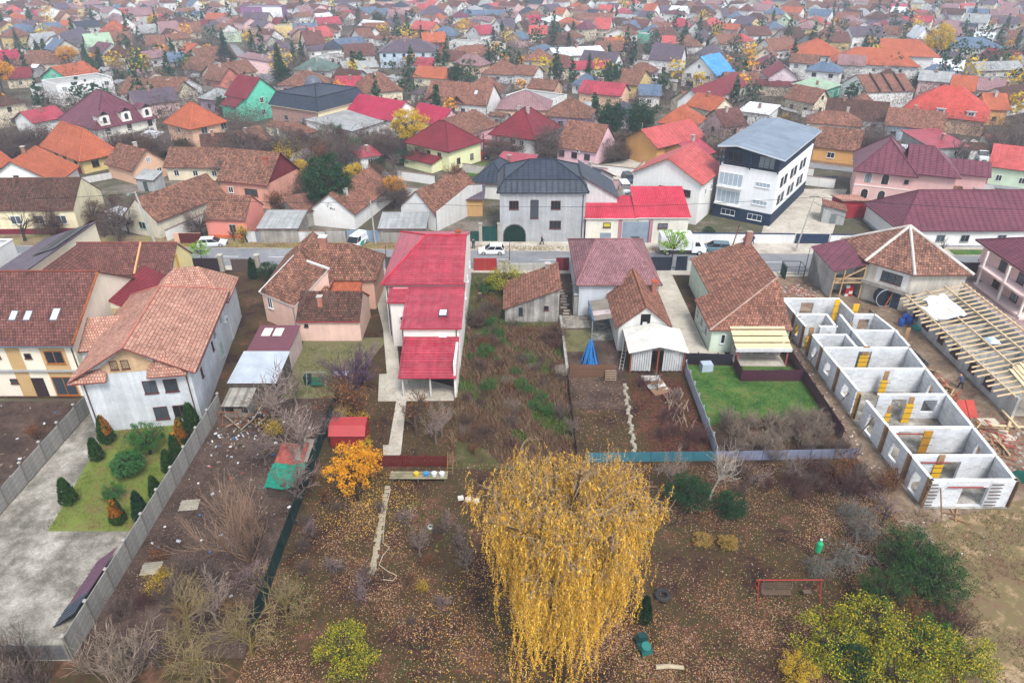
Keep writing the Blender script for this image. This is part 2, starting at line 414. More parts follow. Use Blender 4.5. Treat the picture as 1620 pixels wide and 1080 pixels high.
    def ac(s, side, u, z):
        m = MB(); m.box(-.42, .42, -.32, -.02, 0, .6); o = put(m.mesh('air_conditioner', paint('e4e4e0', .5, .06)), 'air_conditioner', s.root, s.pos(side, u, z), SIDE[side])
        k = MB(); n = 12; k.face([(-.1 + .22 * math.cos(-2 * math.pi * q / n), -.33, .3 + .22 * math.sin(-2 * math.pi * q / n)) for q in range(n)]); k.build('fan_grille', paint('2c2e30', .6), o); return s
    def pipe(s, side, u, c='5a3a34', z1=None):
        m = MB(); z1 = z1 or s.z - .25
        x, y, _ = s.pos(side, u, 0, .1); m.tube([(x, y, .05), (x, y, z1)], .06, 6)
        m.build('downpipe', paint(c, .5, .1), s.root); return s
    def gutter(s, side='F', c='5a3a34', ov=.45, dz=0):
        m = MB(); k = s.rh / (s.d / 2) if s.kind in ('gx', 'hip') else s.rh / (s.w / 2)
        z = s.z - ov * k - .0 + dz; a = s.pos(side, -.3, z, ov + .06); b = s.pos(side, (s.w if side in 'FB' else s.d) + .3, z, ov + .06)
        m.tube([a, b], .075, 6); m.build('gutter', paint(c, .4, .1), s.root); return s
    def skylight(s, x, y, w=.7, h=1.1, c='c4d4e4'):
        """roof window on the front slope of a gx roof"""
        k = s.rh / (s.d / 2); a = math.atan(k); z = s.z + k * y + .16
        M = Matrix.Translation((x, y, z)) @ Matrix.Rotation(a, 4, 'X')
        m = MB(); m.box(-w / 2, w / 2, 0, h, -.05, .09, 0, M); o = m.build('skylight', paint('6c7076', .5), s.root)
        m = MB(); m.box(-w / 2 + .09, w / 2 - .09, .09, h - .09, .05, .1, 0, M); m.build('pane', paint(c, .1, .03), o); return s
def brickm(c):
    k = ('brick', c)
    if k in MATS: return MATS[k]
    t = NT('brick_' + c); co = t.new('TexCoord').outputs['Object']
    mp = t.new('Mapping'); mp.inputs['Rotation'].default_value = (R(90), 0, 0); t.link(co, mp.inputs[0])
    b = t.new('TexBrick', _Scale=1, _Brick_Width=.28, _Row_Height=.1, _Mortar_Size=.012); q = srgb(c)
    b.inputs['Color1'].default_value = q; b.inputs['Color2'].default_value = tuple(x * .7 for x in q[:3]) + (1,); b.inputs['Mortar'].default_value = srgb('a89c90')
    t.link(mp.outputs[0], b.inputs['Vector'])
    n = t.noise(co, 1.5); t.link(t.mix(1, b.outputs['Color'], t.ramp(n, [(.3, G4(.65)), (.7, G4(1.1))]), 'MULTIPLY'), t.b.inputs['Base Color'])
    t.b.inputs['Roughness'].default_value = .9; MATS[k] = t.m; return t.m
def from_eave(L, Rr, z, BL=None):
    """footprint from two eave corners and, if given, the far end of the left side, all at height z"""
    a, b = P(L[0], L[1], z), P(Rr[0], Rr[1], z)
    v = b - a; ang = math.atan2(v.y, v.x); d = None
    if BL is not None:
        q = P(BL[0], BL[1], z) - a; d = abs(-math.sin(ang) * q.x + math.cos(ang) * q.y)
    return (a.x, a.y), ang, v.length, d
def HE(name, label, L, Rr, z, dep, kind, rh, rm, wm, **kw):
    if isinstance(dep, tuple): o, ang, w, d = from_eave(L, Rr, z, dep)
    else: o, ang, w, _ = from_eave(L, Rr, z); d = dep
    return House(name, label, o, ang, w, d, z, kind, rh, rm, wm, **kw)

class PolyHouse:
    """house on an arbitrary footprint (world points, counter-clockwise) with its roof planes given point by point"""
    def __init__(s, name, label, foot, z, planes, rm, wm, trim='6c4a40', capc=None, cat='house', capr=.11, zs=None, t=.16):
        o = Vector((foot[0][0], foot[0][1], 0)); s.near = True
        s.root = thing(name, label, cat, o); s.foot = [(x - o.x, y - o.y) for x, y in foot]; s.z = z
        xs = [p[0] for p in foot]; ys = [p[1] for p in foot]
        s.ctr = ((min(xs) + max(xs)) / 2, (min(ys) + max(ys)) / 2); FOOT.append((s.ctr[0], s.ctr[1], (max(xs) - min(xs)) / 2, (max(ys) - min(ys)) / 2, 0))
        mb = MB(); n = len(foot); zs = zs or [z] * n
        for k in range(n):
            a, b = s.foot[k], s.foot[(k + 1) % n]; mb.face([(*a, -.3), (*b, -.3), (*b, zs[(k + 1) % n]), (*a, zs[k])])
        s.wall = mb.build('wall', wmat(wm) if isinstance(wm, str) else wm, s.root)
        me, s.ridge = roof_mesh([[(x - o.x, y - o.y, q) for x, y, q in p] for p in planes], RO[rm]() if isinstance(rm, str) else rm, paint(trim, .6, .1), t)
        s.roof = put(me, 'roof', s.root)
        if capc:
            for a, b in s.ridge: c_ = MB(); c_.tube([a + Vector((0, 0, .03)), b + Vector((0, 0, .03))], capr, 6); c_.build('ridge_cap', paint(capc, .85, .25), s.roof)
    def place(s, e, u, z):
        a, b = Vector(s.foot[e]), Vector(s.foot[(e + 1) % len(s.foot)]); d = (b - a).normalized()
        p = a + d * u; return (p.x, p.y, z), math.atan2(d.y, d.x)
    def win(s, e, us, z, w, h, st='w', panes=2):
        for u in us:
            l, r = s.place(e, u, z); g, f = win_mesh(w, h, st, False, panes); o = put(g, 'window', s.root, l, r); put(f, 'frame', o)
        return s
    def door(s, e, u, w, h, c, z=0, name='door', ribs=0):
        l, r = s.place(e, u, z); put(door_mesh(w, h, c, ribs), name, s.root, l, r); return s

# ------------------------------------------------------------------ ground, streets, yards
def groundm(name, stops, s1=.25, s2=2.5, s3=14, rough=.95, bump=.5):
    """earth: three scales of noise drive one colour ramp"""
    t = NT(name); co = t.new('TexCoord').outputs['Object']
    a = t.noise(co, s1, 5, .65); b = t.noise(co, s2, 4, .7); c = t.noise(co, s3, 3, .7)
    m = t.new('Math', operation='MULTIPLY_ADD'); t.link(b, m.inputs[0]); m.inputs[1].default_value = .55; t.link(a, m.inputs[2])
    m2 = t.new('Math', operation='MULTIPLY_ADD'); t.link(c, m2.inputs[0]); m2.inputs[1].default_value = .4; t.link(m.outputs[0], m2.inputs[2])
    m3 = t.new('Math', operation='MULTIPLY'); m3.inputs[1].default_value = .513; t.link(m2.outputs[0], m3.inputs[0])
    t.link(t.ramp(m3.outputs[0], [(p, srgb(c_)) for p, c_ in stops]), t.b.inputs['Base Color'])
    t.b.inputs['Roughness'].default_value = rough; t.b.inputs['Specular IOR Level'].default_value = .15; t.bump(c, bump, .08); return t.m
M_town = groundm('town_ground', [(.36, '352e29'), (.45, '544a41'), (.5, '4c4e36'), (.55, '6c6258'), (.64, '8c8278')], .06, .4, 3)
M_garden = groundm('garden_soil', [(.36, '1a1411'), (.43, '2e211b'), (.48, '4a3224'), (.51, '383a1c'), (.55, '523829'), (.6, '684a38'), (.66, '7c6450')], .22, 1.9, 14)
M_dirt = groundm('bare_soil', [(.36, '28201c'), (.46, '40322b'), (.54, '524239'), (.64, '6c5b50')], .3, 2, 12)
M_site = groundm('site_soil', [(.36, '4a3c32'), (.44, '6a5848'), (.5, '7c6856'), (.56, '8c7a66'), (.64, 'ab9a86')], .25, 1.7, 10)
M_lawn = groundm('lawn', [(.36, '2a401c'), (.44, '365622'), (.5, '44682a'), (.55, '566830'), (.62, '6e6440')], .5, 2.4, 16)
M_lawn2 = groundm('old_lawn', [(.36, '4a4a26'), (.44, '5c6a2c'), (.5, '6f7c36'), (.56, '6c5c3c'), (.64, '8a7a50')], .35, 2, 16)
M_pale = groundm('thin_grass', [(.36, '3c3a28'), (.45, '5a5638'), (.51, '686644'), (.57, '6c6048'), (.64, '8a7e68')], .4, 2, 12)
M_dry = groundm('dry_meadow', [(.36, '30281c'), (.44, '4c3e2a'), (.5, '424a24'), (.56, '60503a'), (.64, '80705a')], .3, 1.6, 10)
M_conc = groundm('yard_concrete', [(.36, '4c4840'), (.45, '6e695f'), (.53, '938d82'), (.64, 'c2bdb4')], .22, 1.1, 7, bump=.15)
M_conc2 = groundm('path_concrete', [(.36, '8d8678'), (.46, 'a79f90'), (.54, 'b6ae9f'), (.64, 'c4bdb0')], .3, 2, 9, bump=.15)
M_asph = groundm('asphalt', [(.36, '66676a'), (.46, '78797b'), (.54, '828284'), (.64, '959596')], .12, .9, 20, rough=.85, bump=.1)
M_pave = groundm('pavement', [(.36, '8c8478'), (.46, 'a89e90'), (.54, 'b8b0a2'), (.64, 'c8c2b6')], .3, 2, 9, bump=.15)
ZL = [0.0]
def sheet(name, pts, m, z=None, lab=None):
    """a thin sheet laid on the ground; every new sheet lies 4 mm above the ones before it"""
    ZL[0] += .004; z = ZL[0] if z is None else z
    mb = MB(); mb.face([(p[0], p[1], z) for p in pts]); return struct(name, mb, m)
def pix(*pp): return [P(*p) for p in pp]
mb = MB(); S = 1400
mb.face([(-S, -200, 0), (S, -200, 0), (S, S, 0), (-S, S, 0)]); struct('ground', mb, M_town)
sheet('garden', [(-44, 10), (32.5, 10), (33, 62), (32.5, 96), (-62, 96), (-62, 62), (-44, 62)], M_garden)
sheet('yard', [(-43.5, 30.8), (-30, 30.8), (-30, 60), (-43.5, 60.5)], M_conc)
sheet('lawn', [(-40.4, 56.6), (-38.4, 42.8), (-30.1, 42.8), (-30.1, 57.9)], M_lawn2)
sheet('bare_ground', [(-30, 31), (-18.4, 31), (-18.4, 62), (-30, 62)], M_dirt)
sheet('bare_ground', [(-62, 40), (-43.6, 40), (-43.6, 61.5), (-62, 61.5)], M_dirt)
sheet('thin_grass', [(-25.2, 62), (-18.4, 62), (-15, 75), (-25.2, 75)], M_pale)
sheet('meadow', [(-5.9, 50.6), (6.1, 50.6), (6.1, 94), (-5.9, 94)], M_dry)
sheet('drive', pix((584, 430), (612, 430), (630, 560), (633, 592), (612, 592), (606, 520)), M_conc2)
sheet('patio', pix((600, 592), (636, 590), (718, 612), (718, 634), (598, 635)), M_conc2)
sheet('path', pix((627, 634), (643, 634), (634, 720), (606, 720), (606, 704), (615, 704)), M_conc2)
sheet('bare_ground', [(6.2, 60), (12.6, 60), (12.6, 95), (6.2, 95)], M_dirt)
sheet('yard', pix((889, 500), (928, 499), (934, 519), (890, 520)), M_conc)
sheet('yard', pix((890, 522), (933, 521), (941, 556), (892, 557)), M_pale)
sheet('paving', pix((930, 496), (968, 503), (980, 538), (938, 539)), groundm('cobble', [(.38, '3c3c38'), (.48, '66665e'), (.6, '9a988c')], .8, 5, 18))
sheet('drive', [(18.9, 72.3), (23.1, 72.3), (23.1, 95), (18.9, 95)], M_conc2)
sheet('yard', [(18.8, 68.9), (25, 68.9), (25, 72.4), (18.8, 72.4)], M_conc2)
sheet('lawn', [(19.9, 57.2), (24, 58.6), (28, 57.8), (32, 60), (32, 68.2), (19.9, 68.6)], M_lawn)
sheet('building_site', [(32.4, 41), (47, 30), (62, 30), (62, 84), (47, 84), (44, 96), (32.4, 96)], M_site)
sheet('dry_field', pix((1470, 830), (1620, 790), (1760, 800), (1800, 1100), (1530, 1100)), groundm('dry_field', [(.36, '54402e'), (.44, '78604a'), (.5, '6a6240'), (.55, '8e7658'), (.64, 'b09c80')], .35, 1.7, 11))
sheet('forecourt', [(58.3, 70), (90, 70), (90, 94), (58.3, 94)], groundm('brown_paver', [(.36, '6a5854'), (.46, '88726e'), (.54, '937e7a'), (.64, 'a89692')], .3, 3, 14, bump=.15))
RS = -.0265
def ry(x, off): return 98.55 + RS * x + off
def strip(name, x0, x1, o0, o1, m, z=None): return sheet(name, [(x0, ry(x0, o0)), (x1, ry(x1, o0)), (x1, ry(x1, o1)), (x0, ry(x0, o1))], m, z)
strip('verge', -160, -16, 3.1, 8, groundm('verge', [(.36, '5a4838'), (.45, '77664e'), (.52, '8c7a5c'), (.56, '7a7a44'), (.64, 'a08a68')], .3, 2, 10))
strip('pavement', -16, 160, 3.1, 8, M_pave)
strip('pavement', -160, 160, -4.9, -3.2, M_pave)
road = strip('road', -200, 200, -3.35, 3.1, M_asph)
M_line = paint('e6e6e2', .7, .2)
mk = [o for o in []]
for k in range(-22, 24):
    x = 4 + k * 8.2; mb = MB(); z = ZL[0] + .004
    mb.face([(x, ry(x, -.07), z), (x + 3.6, ry(x + 3.6, -.07), z), (x + 3.6, ry(x + 3.6, .07), z), (x, ry(x, .07), z)])
    mk.append(struct('road_marking', mb, M_line, road))
ZL[0] += .004
for x0, x1 in ((-160, -60), (-60, -16), (-16, 40), (40, 160)):
    mb = MB(); a, b = ry(x0, 3.15), ry(x1, 3.15)
    mb.grid([(x0, a, 0), (x1, b, 0), (x1, b + .18, 0), (x0, a + .18, 0), (x0, a, .15), (x1, b, .15), (x1, b + .18, .15), (x0, a + .18, .15)], [(4, 5, 6, 7), (0, 1, 5, 4), (2, 3, 7, 6), (1, 2, 6, 5), (3, 0, 4, 7)])
    struct('kerb', mb, paint('a8a49c', .9, .2))
sheet('road', [(4, 172), (120, 121), (123, 127.5), (7, 178.5)], M_asph)
sheet('road', [(-30, 140), (-24, 140), (-120, 330), (-127, 330)], M_asph)
sheet('car_park', pix((1225, 300), (1340, 300), (1312, 385), (1200, 385)), M_pave)
sheet('car_park', pix((950, 262), (1010, 250), (1040, 275), (990, 300), (955, 285)), M_pave)
sheet('lawn', pix((1500, 396), (1620, 396), (1620, 404), (1510, 404)), M_lawn)
sheet('lawn', pix((735, 262), (780, 258), (790, 275), (740, 280)), M_lawn)

# ------------------------------------------------------------------ houses on the near side of the street
RED = '9c2f34'
def part_box(h, name, x0, x1, y0, y1, z0, z1, m): mb = MB(); mb.box(x0, x1, y0, y1, z0, z1); return mb.build(name, m, h.root)
# cream block with brown tiles, cut by the left edge
h = House('apartment_house', 'cream and ochre striped two-storey house with three skylights in brown tiles', (-66, 62.5), 0, 21, 15, 6.6, 'gx', 4.4, 'e', wallm('eadfca', .06, .05), capc='8a4a3c', og=.25)
W = h.w
for u, w_ in ((W - 6.4, 1.5), (W - 2.3, 2.6), (W - 11, 1.5)): part_box(h, 'stripe', u - w_ / 2, u + w_ / 2, -.02, .01, 0, 6.5, wallm('c2a070', .06, .04))
part_box(h, 'cornice', -.2, W + .1, -.3, .005, 3.2, 3.32, paint('9a9c9c', .6))
h.win('F', [W - 2.3], 4.1, 1.9, 1.5, 'o').win('F', [W - 5.0, W - 8.2], 4.7, .7, .6, 'b', 1).win('F', [W - 2.3], .15, 2.3, 2.3, 'o').win('F', [W - 7.5], 1.6, .8, .6, 'b', 1).door('F', W - 5.0, 1.3, 2.3, '3c2c2c')
h.win('R', [6.5], 5.2, .4, .5, 'b', 1)
for x in (W - 2.6, W - 5.4, W - 6.9, W - 9.6): h.skylight(x, 2.1, .8 if x > W - 3 else .75, 1.5 if x > W - 3 else 1.2)
h.gutter('F', '5c6a74').pipe('F', W - .2, '3a3c40')
mb = MB()
for k in range(40): mb.tube([(W + .28, .1 + k * .19 - .4, 6.6 + 4.4 * (.1 + k * .19 - .4) / 7.5 + .2), (W + .28, .27 + k * .19 - .4, 6.6 + 4.4 * (.27 + k * .19 - .4) / 7.5 + .2)], [.14, .12], 6)
mb.build('verge_tile', paint('a8643a', .8, .35), h.root)
g = House('wing', None, (W, 8.2), 0, 4.6, 9, 4.6, 'ml', 2.6, 'm', wallm('eadfca', .06, .05), ov=.15, parent=h, trim=RED)
part_box(g, 'stripe', .0, 1.4, -.03, .01, 0, 6.3, wallm('cdb083', .06, .04))
# grey rendered house with salmon tiles
a = Vector((-41.1, 56.2)); b = Vector((-31.2, 57.8)); ang = math.atan2(b.y - a.y, b.x - a.x)
h = House('rendered_house', 'unpainted grey-white two-storey house with salmon tile roof behind the clipped lawn', a, ang, (b - a).length, 17, 6.6, 'gy', 2.9, 'a', wallm('d3d6d8', .16, .12), hr=4.4, ov=.7, og=.75, capc='c07a6a', trim='7a3f38')
h.win('F', [6.1, 8.0], 4.0, 1.25, 1.45, 'b').win('F', [6.4, 8.2], .9, 1.3, 1.45, 'b').win('R', [3.2, 8.6], 3.4, .5, 1.1, 'b', 1).win('R', [10.2, 13.8], 4.3, .8, 1.4, 't', 3).win('R', [11.6], .9, .8, 1.8, 't', 3)
h.pipe('F', .35).pipe('F', h.w - .4).gutter('R', ov=.7)
mb = MB(); mb.face([(1.2, -.03, 6.62), (7.9, -.03, 6.62), (h.w / 2, -.03, 9.3)]); mb.build('gable', wallm('d2b08a', .2, .1), h.root)
h.win('F', [3.5, 4.5], 7.0, .7, .95, 'b', 1)
for pl in ([[(-.75, -.78, 6.05), (2.7, -.78, 6.05), (2.2, -.04, 7.1), (-.3, .3, 6.7)]], [[(2.7, -.78, 6.05), (2.7, 0, 6.7), (2.2, -.04, 7.1)]]): me, rg = roof_mesh(pl, RO['a'](), paint('7a3f38', .6), .14); put(me, 'roof_skirt', h.root)
me, rg = roof_mesh([[(6.3, -.78, 6.1), (9.9, -.78, 6.1), (8.1, -.15, 8.5)], [(9.9, -.78, 6.1), (9.9, 1.4, 6.5), (8.1, -.15, 8.5)], [(6.3, .9, 7.5), (6.3, -.78, 6.1), (8.1, -.15, 8.5)]], RO['a'](), paint('7a3f38', .6), .14); put(me, 'roof_point', h.root)
g = House('wing', None, (-3.6, 7.6), 0, 5, 5.6, 5.4, 'gx', 2.0, 'a', wallm('d6d9da', .14, .14), ov=.4, parent=h, trim='7a3f38')
g = House('wing', None, (1.5, 17), 0, 8.6, 6, 5.6, 'hip', 2.8, 'a', wallm('d6d9da', .14, .14), ov=.5, parent=h, trim='7a3f38')
h.ac('R', 15.3, 3.4)
# tall brick chimney behind
t = thing('chimney_stack', 'freestanding red brick chimney with tiled cap beside the wine tiled house', 'chimney', (-46.2, 80.5, 0))
mb = MB(); mb.box(-.7, .7, -.5, .5, 0, 5.2); mb.build('stack', brickm('b06a50'), t)
me, rg = roof_mesh(roof_planes('gx', 1.9, 1.5, 5.2, .5, .1), RO['t'](), paint('8a4a3c', .7), .1); o = put(me, 'cap', t, (-.95, -.75, 0))
# wine tiled L-shaped house at the street
h = House('tiled_house', 'L-shaped yellow house under wine-red tiles with its gable to the street', (-57.5, 84.3), 0, 13, 6.6, 4.4, 'gx', 2.7, 'e', wallm('f0dc9c', .05, .04), ov=.35, og=.15, capc='8c4c44')
h.win('R', [3.4], 1.6, 1.4, .9, 'g'); part_box(h, 'pilaster', 13, 13.06, 2.1, 2.7, 0, 5.9, wallm('d8a44c', .06, .02))
mb = MB(); mb.bar((8.4, -.3, 4.42), (8.4, 3.3, 7.35), .22, .2); mb.build('firewall_edge', paint('d9a070', .8), h.root)
g = House('wing', None, (-2.8, -9), 0, 6, 12.3, 4.4, 'gy', 2.7, 'e', wallm('f0dc9c', .05, .04), ov=.35, parent=h)
g = House('wing', None, (3.2, -3.6), 0, 4.2, 3.6, 2.6, 'mb', .9, 'm', wallm('d8d2c4', .1, .1), ov=.2, parent=h, trim=RED)
# house with solar panels
h = House('solar_house', 'cream house with long mauve metal roof carrying black solar panels', (-67, 76), 0, 8, 19, 4.6, 'mr', 2.6, 'p', wallm('f3e6c8', .05, .03), ov=.25, trim='5c4658')
h.win('R', [8], 4.2, 1.6, 1.0, 'g').door('R', 14.4, 1.2, 2.0, 'a8442c', 3.6, 'shutter', 4)
for k in range(6):
    for j in range(2):
        x0, y0 = 4.5 + j * 1.75, 9.3 + k * 1.5; M = Matrix.Translation((x0, y0, 4.6 + 2.6 * x0 / 8 + .3)) @ Matrix.Rotation(-math.atan(2.6 / 8), 4, 'Y')
        mb = MB(); mb.box(0, 1.65, 0, 1.42, 0, .04, 0, M); mb.build('solar_panel', paint('23252c', .25, .1), h.root)
House('white_annex', 'plain white box-shaped annex at the left picture edge', (-80, 88), 0, 9, 6.3, 5, 'flat', 0, 'c4c6c4', 'w', cat='annex')
# pink old house
h = House('old_corner_house', 'old pink house with weathered brown hip roof beside the red-roofed house', (-27.6, 82.6), 0, 9.8, 7.4, 4.5, 'gx', 3.0, 'b', wallm('e8b49c', .1, .1), hr=3.3, ov=.4, capc='8a6a58')
h.chimney(3.1, 3.4, 1.3, .9, 'b4603c', 'cfd2d4')
o = put(arch_mesh(1.2, 2.3, paint('20201e', .9), .03, 'dark'), 'doorway', h.root, h.pos('F', 7.8, .2))
g = House('wing', None, (-3.2, -3.1), 0, 7.6, 10.5, 4.5, 'gy', 3.1, 'b', wallm('e3a978', .1, .1), hl=4.2, ov=.4, parent=h)
g = House('wing', None, (4.8, -2.6), 0, 3.4, 2.6, 3.2, 'mb', .8, 'o', wallm('e8a070', .1, .1), ov=.2, parent=h)
h = House('pink_annex', 'slanted pink annex with white-edged tile roof left of the old corner house', (-31.2, 79.4), R(-36), 6.2, 5.6, 3.9, 'mb', 2.7, 'b', wallm('ecc4b0', .06, .06), ov=.15, trim='d8d8d4', cat='annex')
h.win('F', [1.4], 2.2, .9, 1.5, 'w').pipe('F', 6, '8a8c8c')
mb = MB(); mb.bar((-.2, -.2, 4.0), (-.2, 5.8, 6.85), .3, .22); mb.bar((-.2, 5.7, 6.8), (6.4, 5.7, 6.8), .3, .22); mb.build('verge_edging', paint('d8d8d6', .8), h.root)
h = House('garden_annex', 'low pink annex with mossy brown tiles and orange chimney facing the green swing', (-25.6, 74.2), 0, 7.4, 6.4, 2.9, 'gx', 2.1, 'B', wallm('ecc6b4', .08, .08), ov=.3, og=.1, cat='annex', trim=RED)
h.chimney(2.6, 1.6, 1.1, .55, 'b85c38').win('F', [1.0], 2.0, .45, .35, 'k', 1)
# red metal-roofed house
h = House('red_roof_house', 'long cream house with bright red stepped metal roofs down to a veranda', (-15, 75.7), 0, 9.2, 16.2, 7.0, 'gx', 2.7, 'r', wallm('eee4da', .05, .04), hl=4.2, ov=.4, og=.1, trim='a02c38', capc='c8384a')
g = House('wing', None, (3.1, -8), 0, 6.1, 8, 5.4, 'mb', 1.35, 'r', wallm('eee4da', .05, .04), ov=.3, parent=h, trim='a02c38')
g.ac('F', 4.3, 3.9); mb = MB(); M = Matrix.Translation((4.2, 2.3, 6.02)) @ Matrix.Rotation(math.atan(1.35 / 8), 4, 'X'); mb.box(-.5, .5, -.6, .6, -.02, .12, 0, M); o = mb.build('skylight', paint('4c4c4c', .5), g.root)
mb = MB(); mb.box(-.38, .38, -.47, .47, .1, .14, 0, M); mb.build('pane', paint('d5dde4', .1, .03), g.root)
g = House('wing', None, (.9, -2.7), 0, 2.2, 2.7, 5.9, 'mb', .8, 'r', wallm('eee4da', .05, .04), ov=.3, parent=h, trim='a02c38'); g.ac('F', 1.4, 3.6)
part_box(h, 'flashing', 1.0, 9.1, -.75, -.42, 6.62, 6.72, paint('d88c92', .5, .15))
v = put(None, 'veranda', h.root, (3.3, -13.5, 0))
me, rg = roof_mesh([[(-.2, -.3, 2.55), (5.9, -.3, 2.55), (5.9, 5.3, 4.3), (-.2, 5.3, 4.3)]], RO['r'](), paint('a02c38', .5), .14); put(me, 'roof', v)
mb = MB(); mb.box(5.6, 5.85, 0, 5.5, 0, 4.2); mb.build('wall', wallm('eee4da', .05, .04), v)
for x, y in ((.1, 0), (.1, 2.6), (3.0, 0)): mb = MB(); mb.box(x, x + .18, y, y + .18, 0, 2.6); mb.build('post', paint('c8c4bc', .7), v)
h.win('R', [3, 8, 12.5], 3.5, .5, .8, 'w', 1); h.chimney(8.2, 8.6, .5, .6, 'a8542c', 'a8542c'); h.pipe('F', .2, '3c3c40').pipe('L', 1.5, '3c3c40')
h.gutter('F', '4c4c50', .4)
for x, z0, z1, y in ((3.0, .2, 5.3, -8.1), (8.9, 2.6, 5.3, -8.1)): mb = MB(); mb.tube([(x, y, z0), (x, y, z1)], .06, 6); mb.build('downpipe', paint('55565a', .5), h.root)
# overgrown plot: crumbling shed
h = House('ruined_shed', 'crumbling lean-to shed with patchy red tiles in the overgrown plot', (-.9, 79), 0, 6.8, 7.6, 1.9, 'mr', 2.7, 't', wallm('bfb8b0', .35, .4), ov=.25, cat='shed')
h.win('F', [5.2], 1.7, .6, .6, 'b', 1).win('F', [2.0], 1.0, .5, 1.1, 'k', 1).chimney(5.6, 7.0, .7, .6, 'a08070')
# brown tiled house at the street
h = House('street_house', 'white house with large mauve-brown tiled hip roof between two street gates', (8.5, 80.7), 0, 9.9, 14.4, 4.6, 'gx', 2.9, tiles('mauve_tile', 'a1777a', '8d6468', '523638', .3, .36, amount=.25, blotch='74585a'), wallm('c9ccd2', .08, .1), hl=2.6, hr=2.6, ov=.45, capc='9a6c6c')
h.pipe('R', .4, '4c4c50'); g = House('wing', None, (-.6, .2), 0, 1.9, 2.2, 2.7, 'mb', .5, 'g', wallm('a4a29a', .2, .2), ov=.05, parent=h)
h = House('back_house', 'small white gabled house with rusty tiles and an open loft hatch', (12.4, 71.9), 0, 5.9, 10.2, 3.3, 'gy', 2.5, 't', wallm('d9d8d2', .12, .12), ov=.4, og=.25, capc='a06a50')
h.chimney(5.2, 7.2, 1.6, .6, 'b4583a', 'b4583a'); part_box(h, 'loft_hatch', 2.45, 3.55, -.04, .01, 3.25, 4.9, paint('1c1a18', .9)); part_box(h, 'barrel', 2.7, 3.2, -.1, -.03, 3.35, 3.9, paint('c0c4c8', .5))
t = thing('porch_roof', 'blue-edged open porch roof with striped awning beside the small gabled house', 'porch roof', (9.6, 74.5, 0))
mb = MB(); mb.box(0, .14, 0, 5.2, 2.55, 2.75); mb.build('beam', paint('3d6a94', .5), t)
for y in (0, 5): mb = MB(); mb.box(0, .12, y, y + .12, 0, 2.55); mb.build('post', paint('8c8c88', .6), t)
mb = MB(); mb.face([(.2, 2.6, 2.62), (2.7, 2.6, 3.05), (2.7, 5.2, 3.05), (.2, 5.2, 2.62)]); mb.face([(.2, 0, 2.62), (2.7, 0, 3.05), (2.7, 1.2, 3.05), (.2, 1.2, 2.62)]); mb.build('sheet', paint('8d8378', .8, .2), t)
mb = MB(); mb.face([(.25, 1.25, 2.64), (2.6, 1.25, 3.0), (2.6, 2.5, 3.0), (.25, 2.5, 2.64)]); mb.build('awning', paint('cdbcb8', .8, .3), t)
t = thing('carport', 'open carport with pale tarpaulin gable roof in front of the loft hatch', 'carport', (13.2, 66.9, 0))
me, rg = roof_mesh([[(-.35, -.3, 2.75), (3, -.3, 3.55), (3, 4.9, 3.75), (-.35, 4.9, 2.95)], [(3, -.3, 3.55), (6.3, -.3, 2.75), (6.3, 4.9, 2.95), (3, 4.9, 3.75)]], paint('d8d4ca', .8, .18, 0, .8), paint('5a5650', .7), .07); put(me, 'tarpaulin', t)
for x, y in ((0, 0), (5.9, 0), (0, 4.5), (5.9, 4.5), (3, 0)): mb = MB(); mb.box(x - .08, x + .08, y, y + .16, 0, 2.8 if x != 3 else 3.45); mb.build('post', paint('8c4a34', .8), t)
for k in range(9):
    for sx in (0, 1):
        x = (.1 + k * .26) if sx == 0 else (5.8 - k * .26); mb = MB(); mb.box(x - .11, x + .11, .17, .2, .25 + .05 * (k % 2), 2.62 + .06 * k); mb.build('plank', paint('c4c4c2', .8, .15), t)
# pale green house
pl = [[(22.8, 71.2, 3.0), (32.4, 71.2, 3.0), (32.2, 78.2, 6.4)], [(22.8, 79.2, 3.0), (22.8, 71.2, 3.0), (32.2, 78.2, 6.4), (32.2, 80.6, 6.4)], [(24.6, 79.4, 3.75), (32.2, 80.6, 6.4), (32.2, 90.2, 6.4), (24.6, 90.2, 3.75)]]
h = PolyHouse('pale_green_house', 'pale green house with rusty old tiles and a firewall on its right', [(23.2, 71.6), (32.2, 71.6), (32.2, 90), (24.8, 90), (24.8, 79.3), (23.2, 79.3)], 3.0, pl, 't', wallm('cfdcc8', .06, .08), capc='b09484', zs=[3, 3, 6.3, 3.7, 3.7, 3])
h.win(5, [1.2, 3.4, 5.6], 1.0, 1.0, 1.3, 'w').win(0, [1.4], 1.2, .5, 1.2, 'w', 1)
mb = MB(); mb.box(8.2, 9.0, 17.3, 18.0, 6.2, 8.2); mb.build('chimney', brickm('94503c'), h.root)
mb = MB(); mb.face([(9.03, 0, 0), (9.03, 18.4, 0), (9.03, 18.4, 6.3), (9.03, 6.6, 6.3), (9.03, 0, 3)]); mb.build('firewall', wallm('a99c90', .3, .3), h.root)
t = thing('lean_to', 'plywood-roofed lean-to with rough plaster back wall beside the green lawn', 'lean-to', (25.4, 68.4, 0))
for k in range(4):
    mb = MB(); y0 = .0 + k * .98; mb.box(-.2, 6.1, y0, y0 + .96, 0, .05, 0, Matrix.Translation((0, 0, 2.35 + .16 * k)) @ Matrix.Rotation(R(9), 4, 'X')); mb.build('board', paint('d8c89c', .8, .12), t)
mb = MB(); mb.box(-.2, 6.1, -.12, 0, 2.0, 2.42); mb.build('fascia', paint('d4d2d0', .7), t)
mb = MB(); mb.box(.1, 5.9, 2.3, 2.6, 0, 2.55); mb.build('wall', wallm('b4aca4', .3, .3), t)
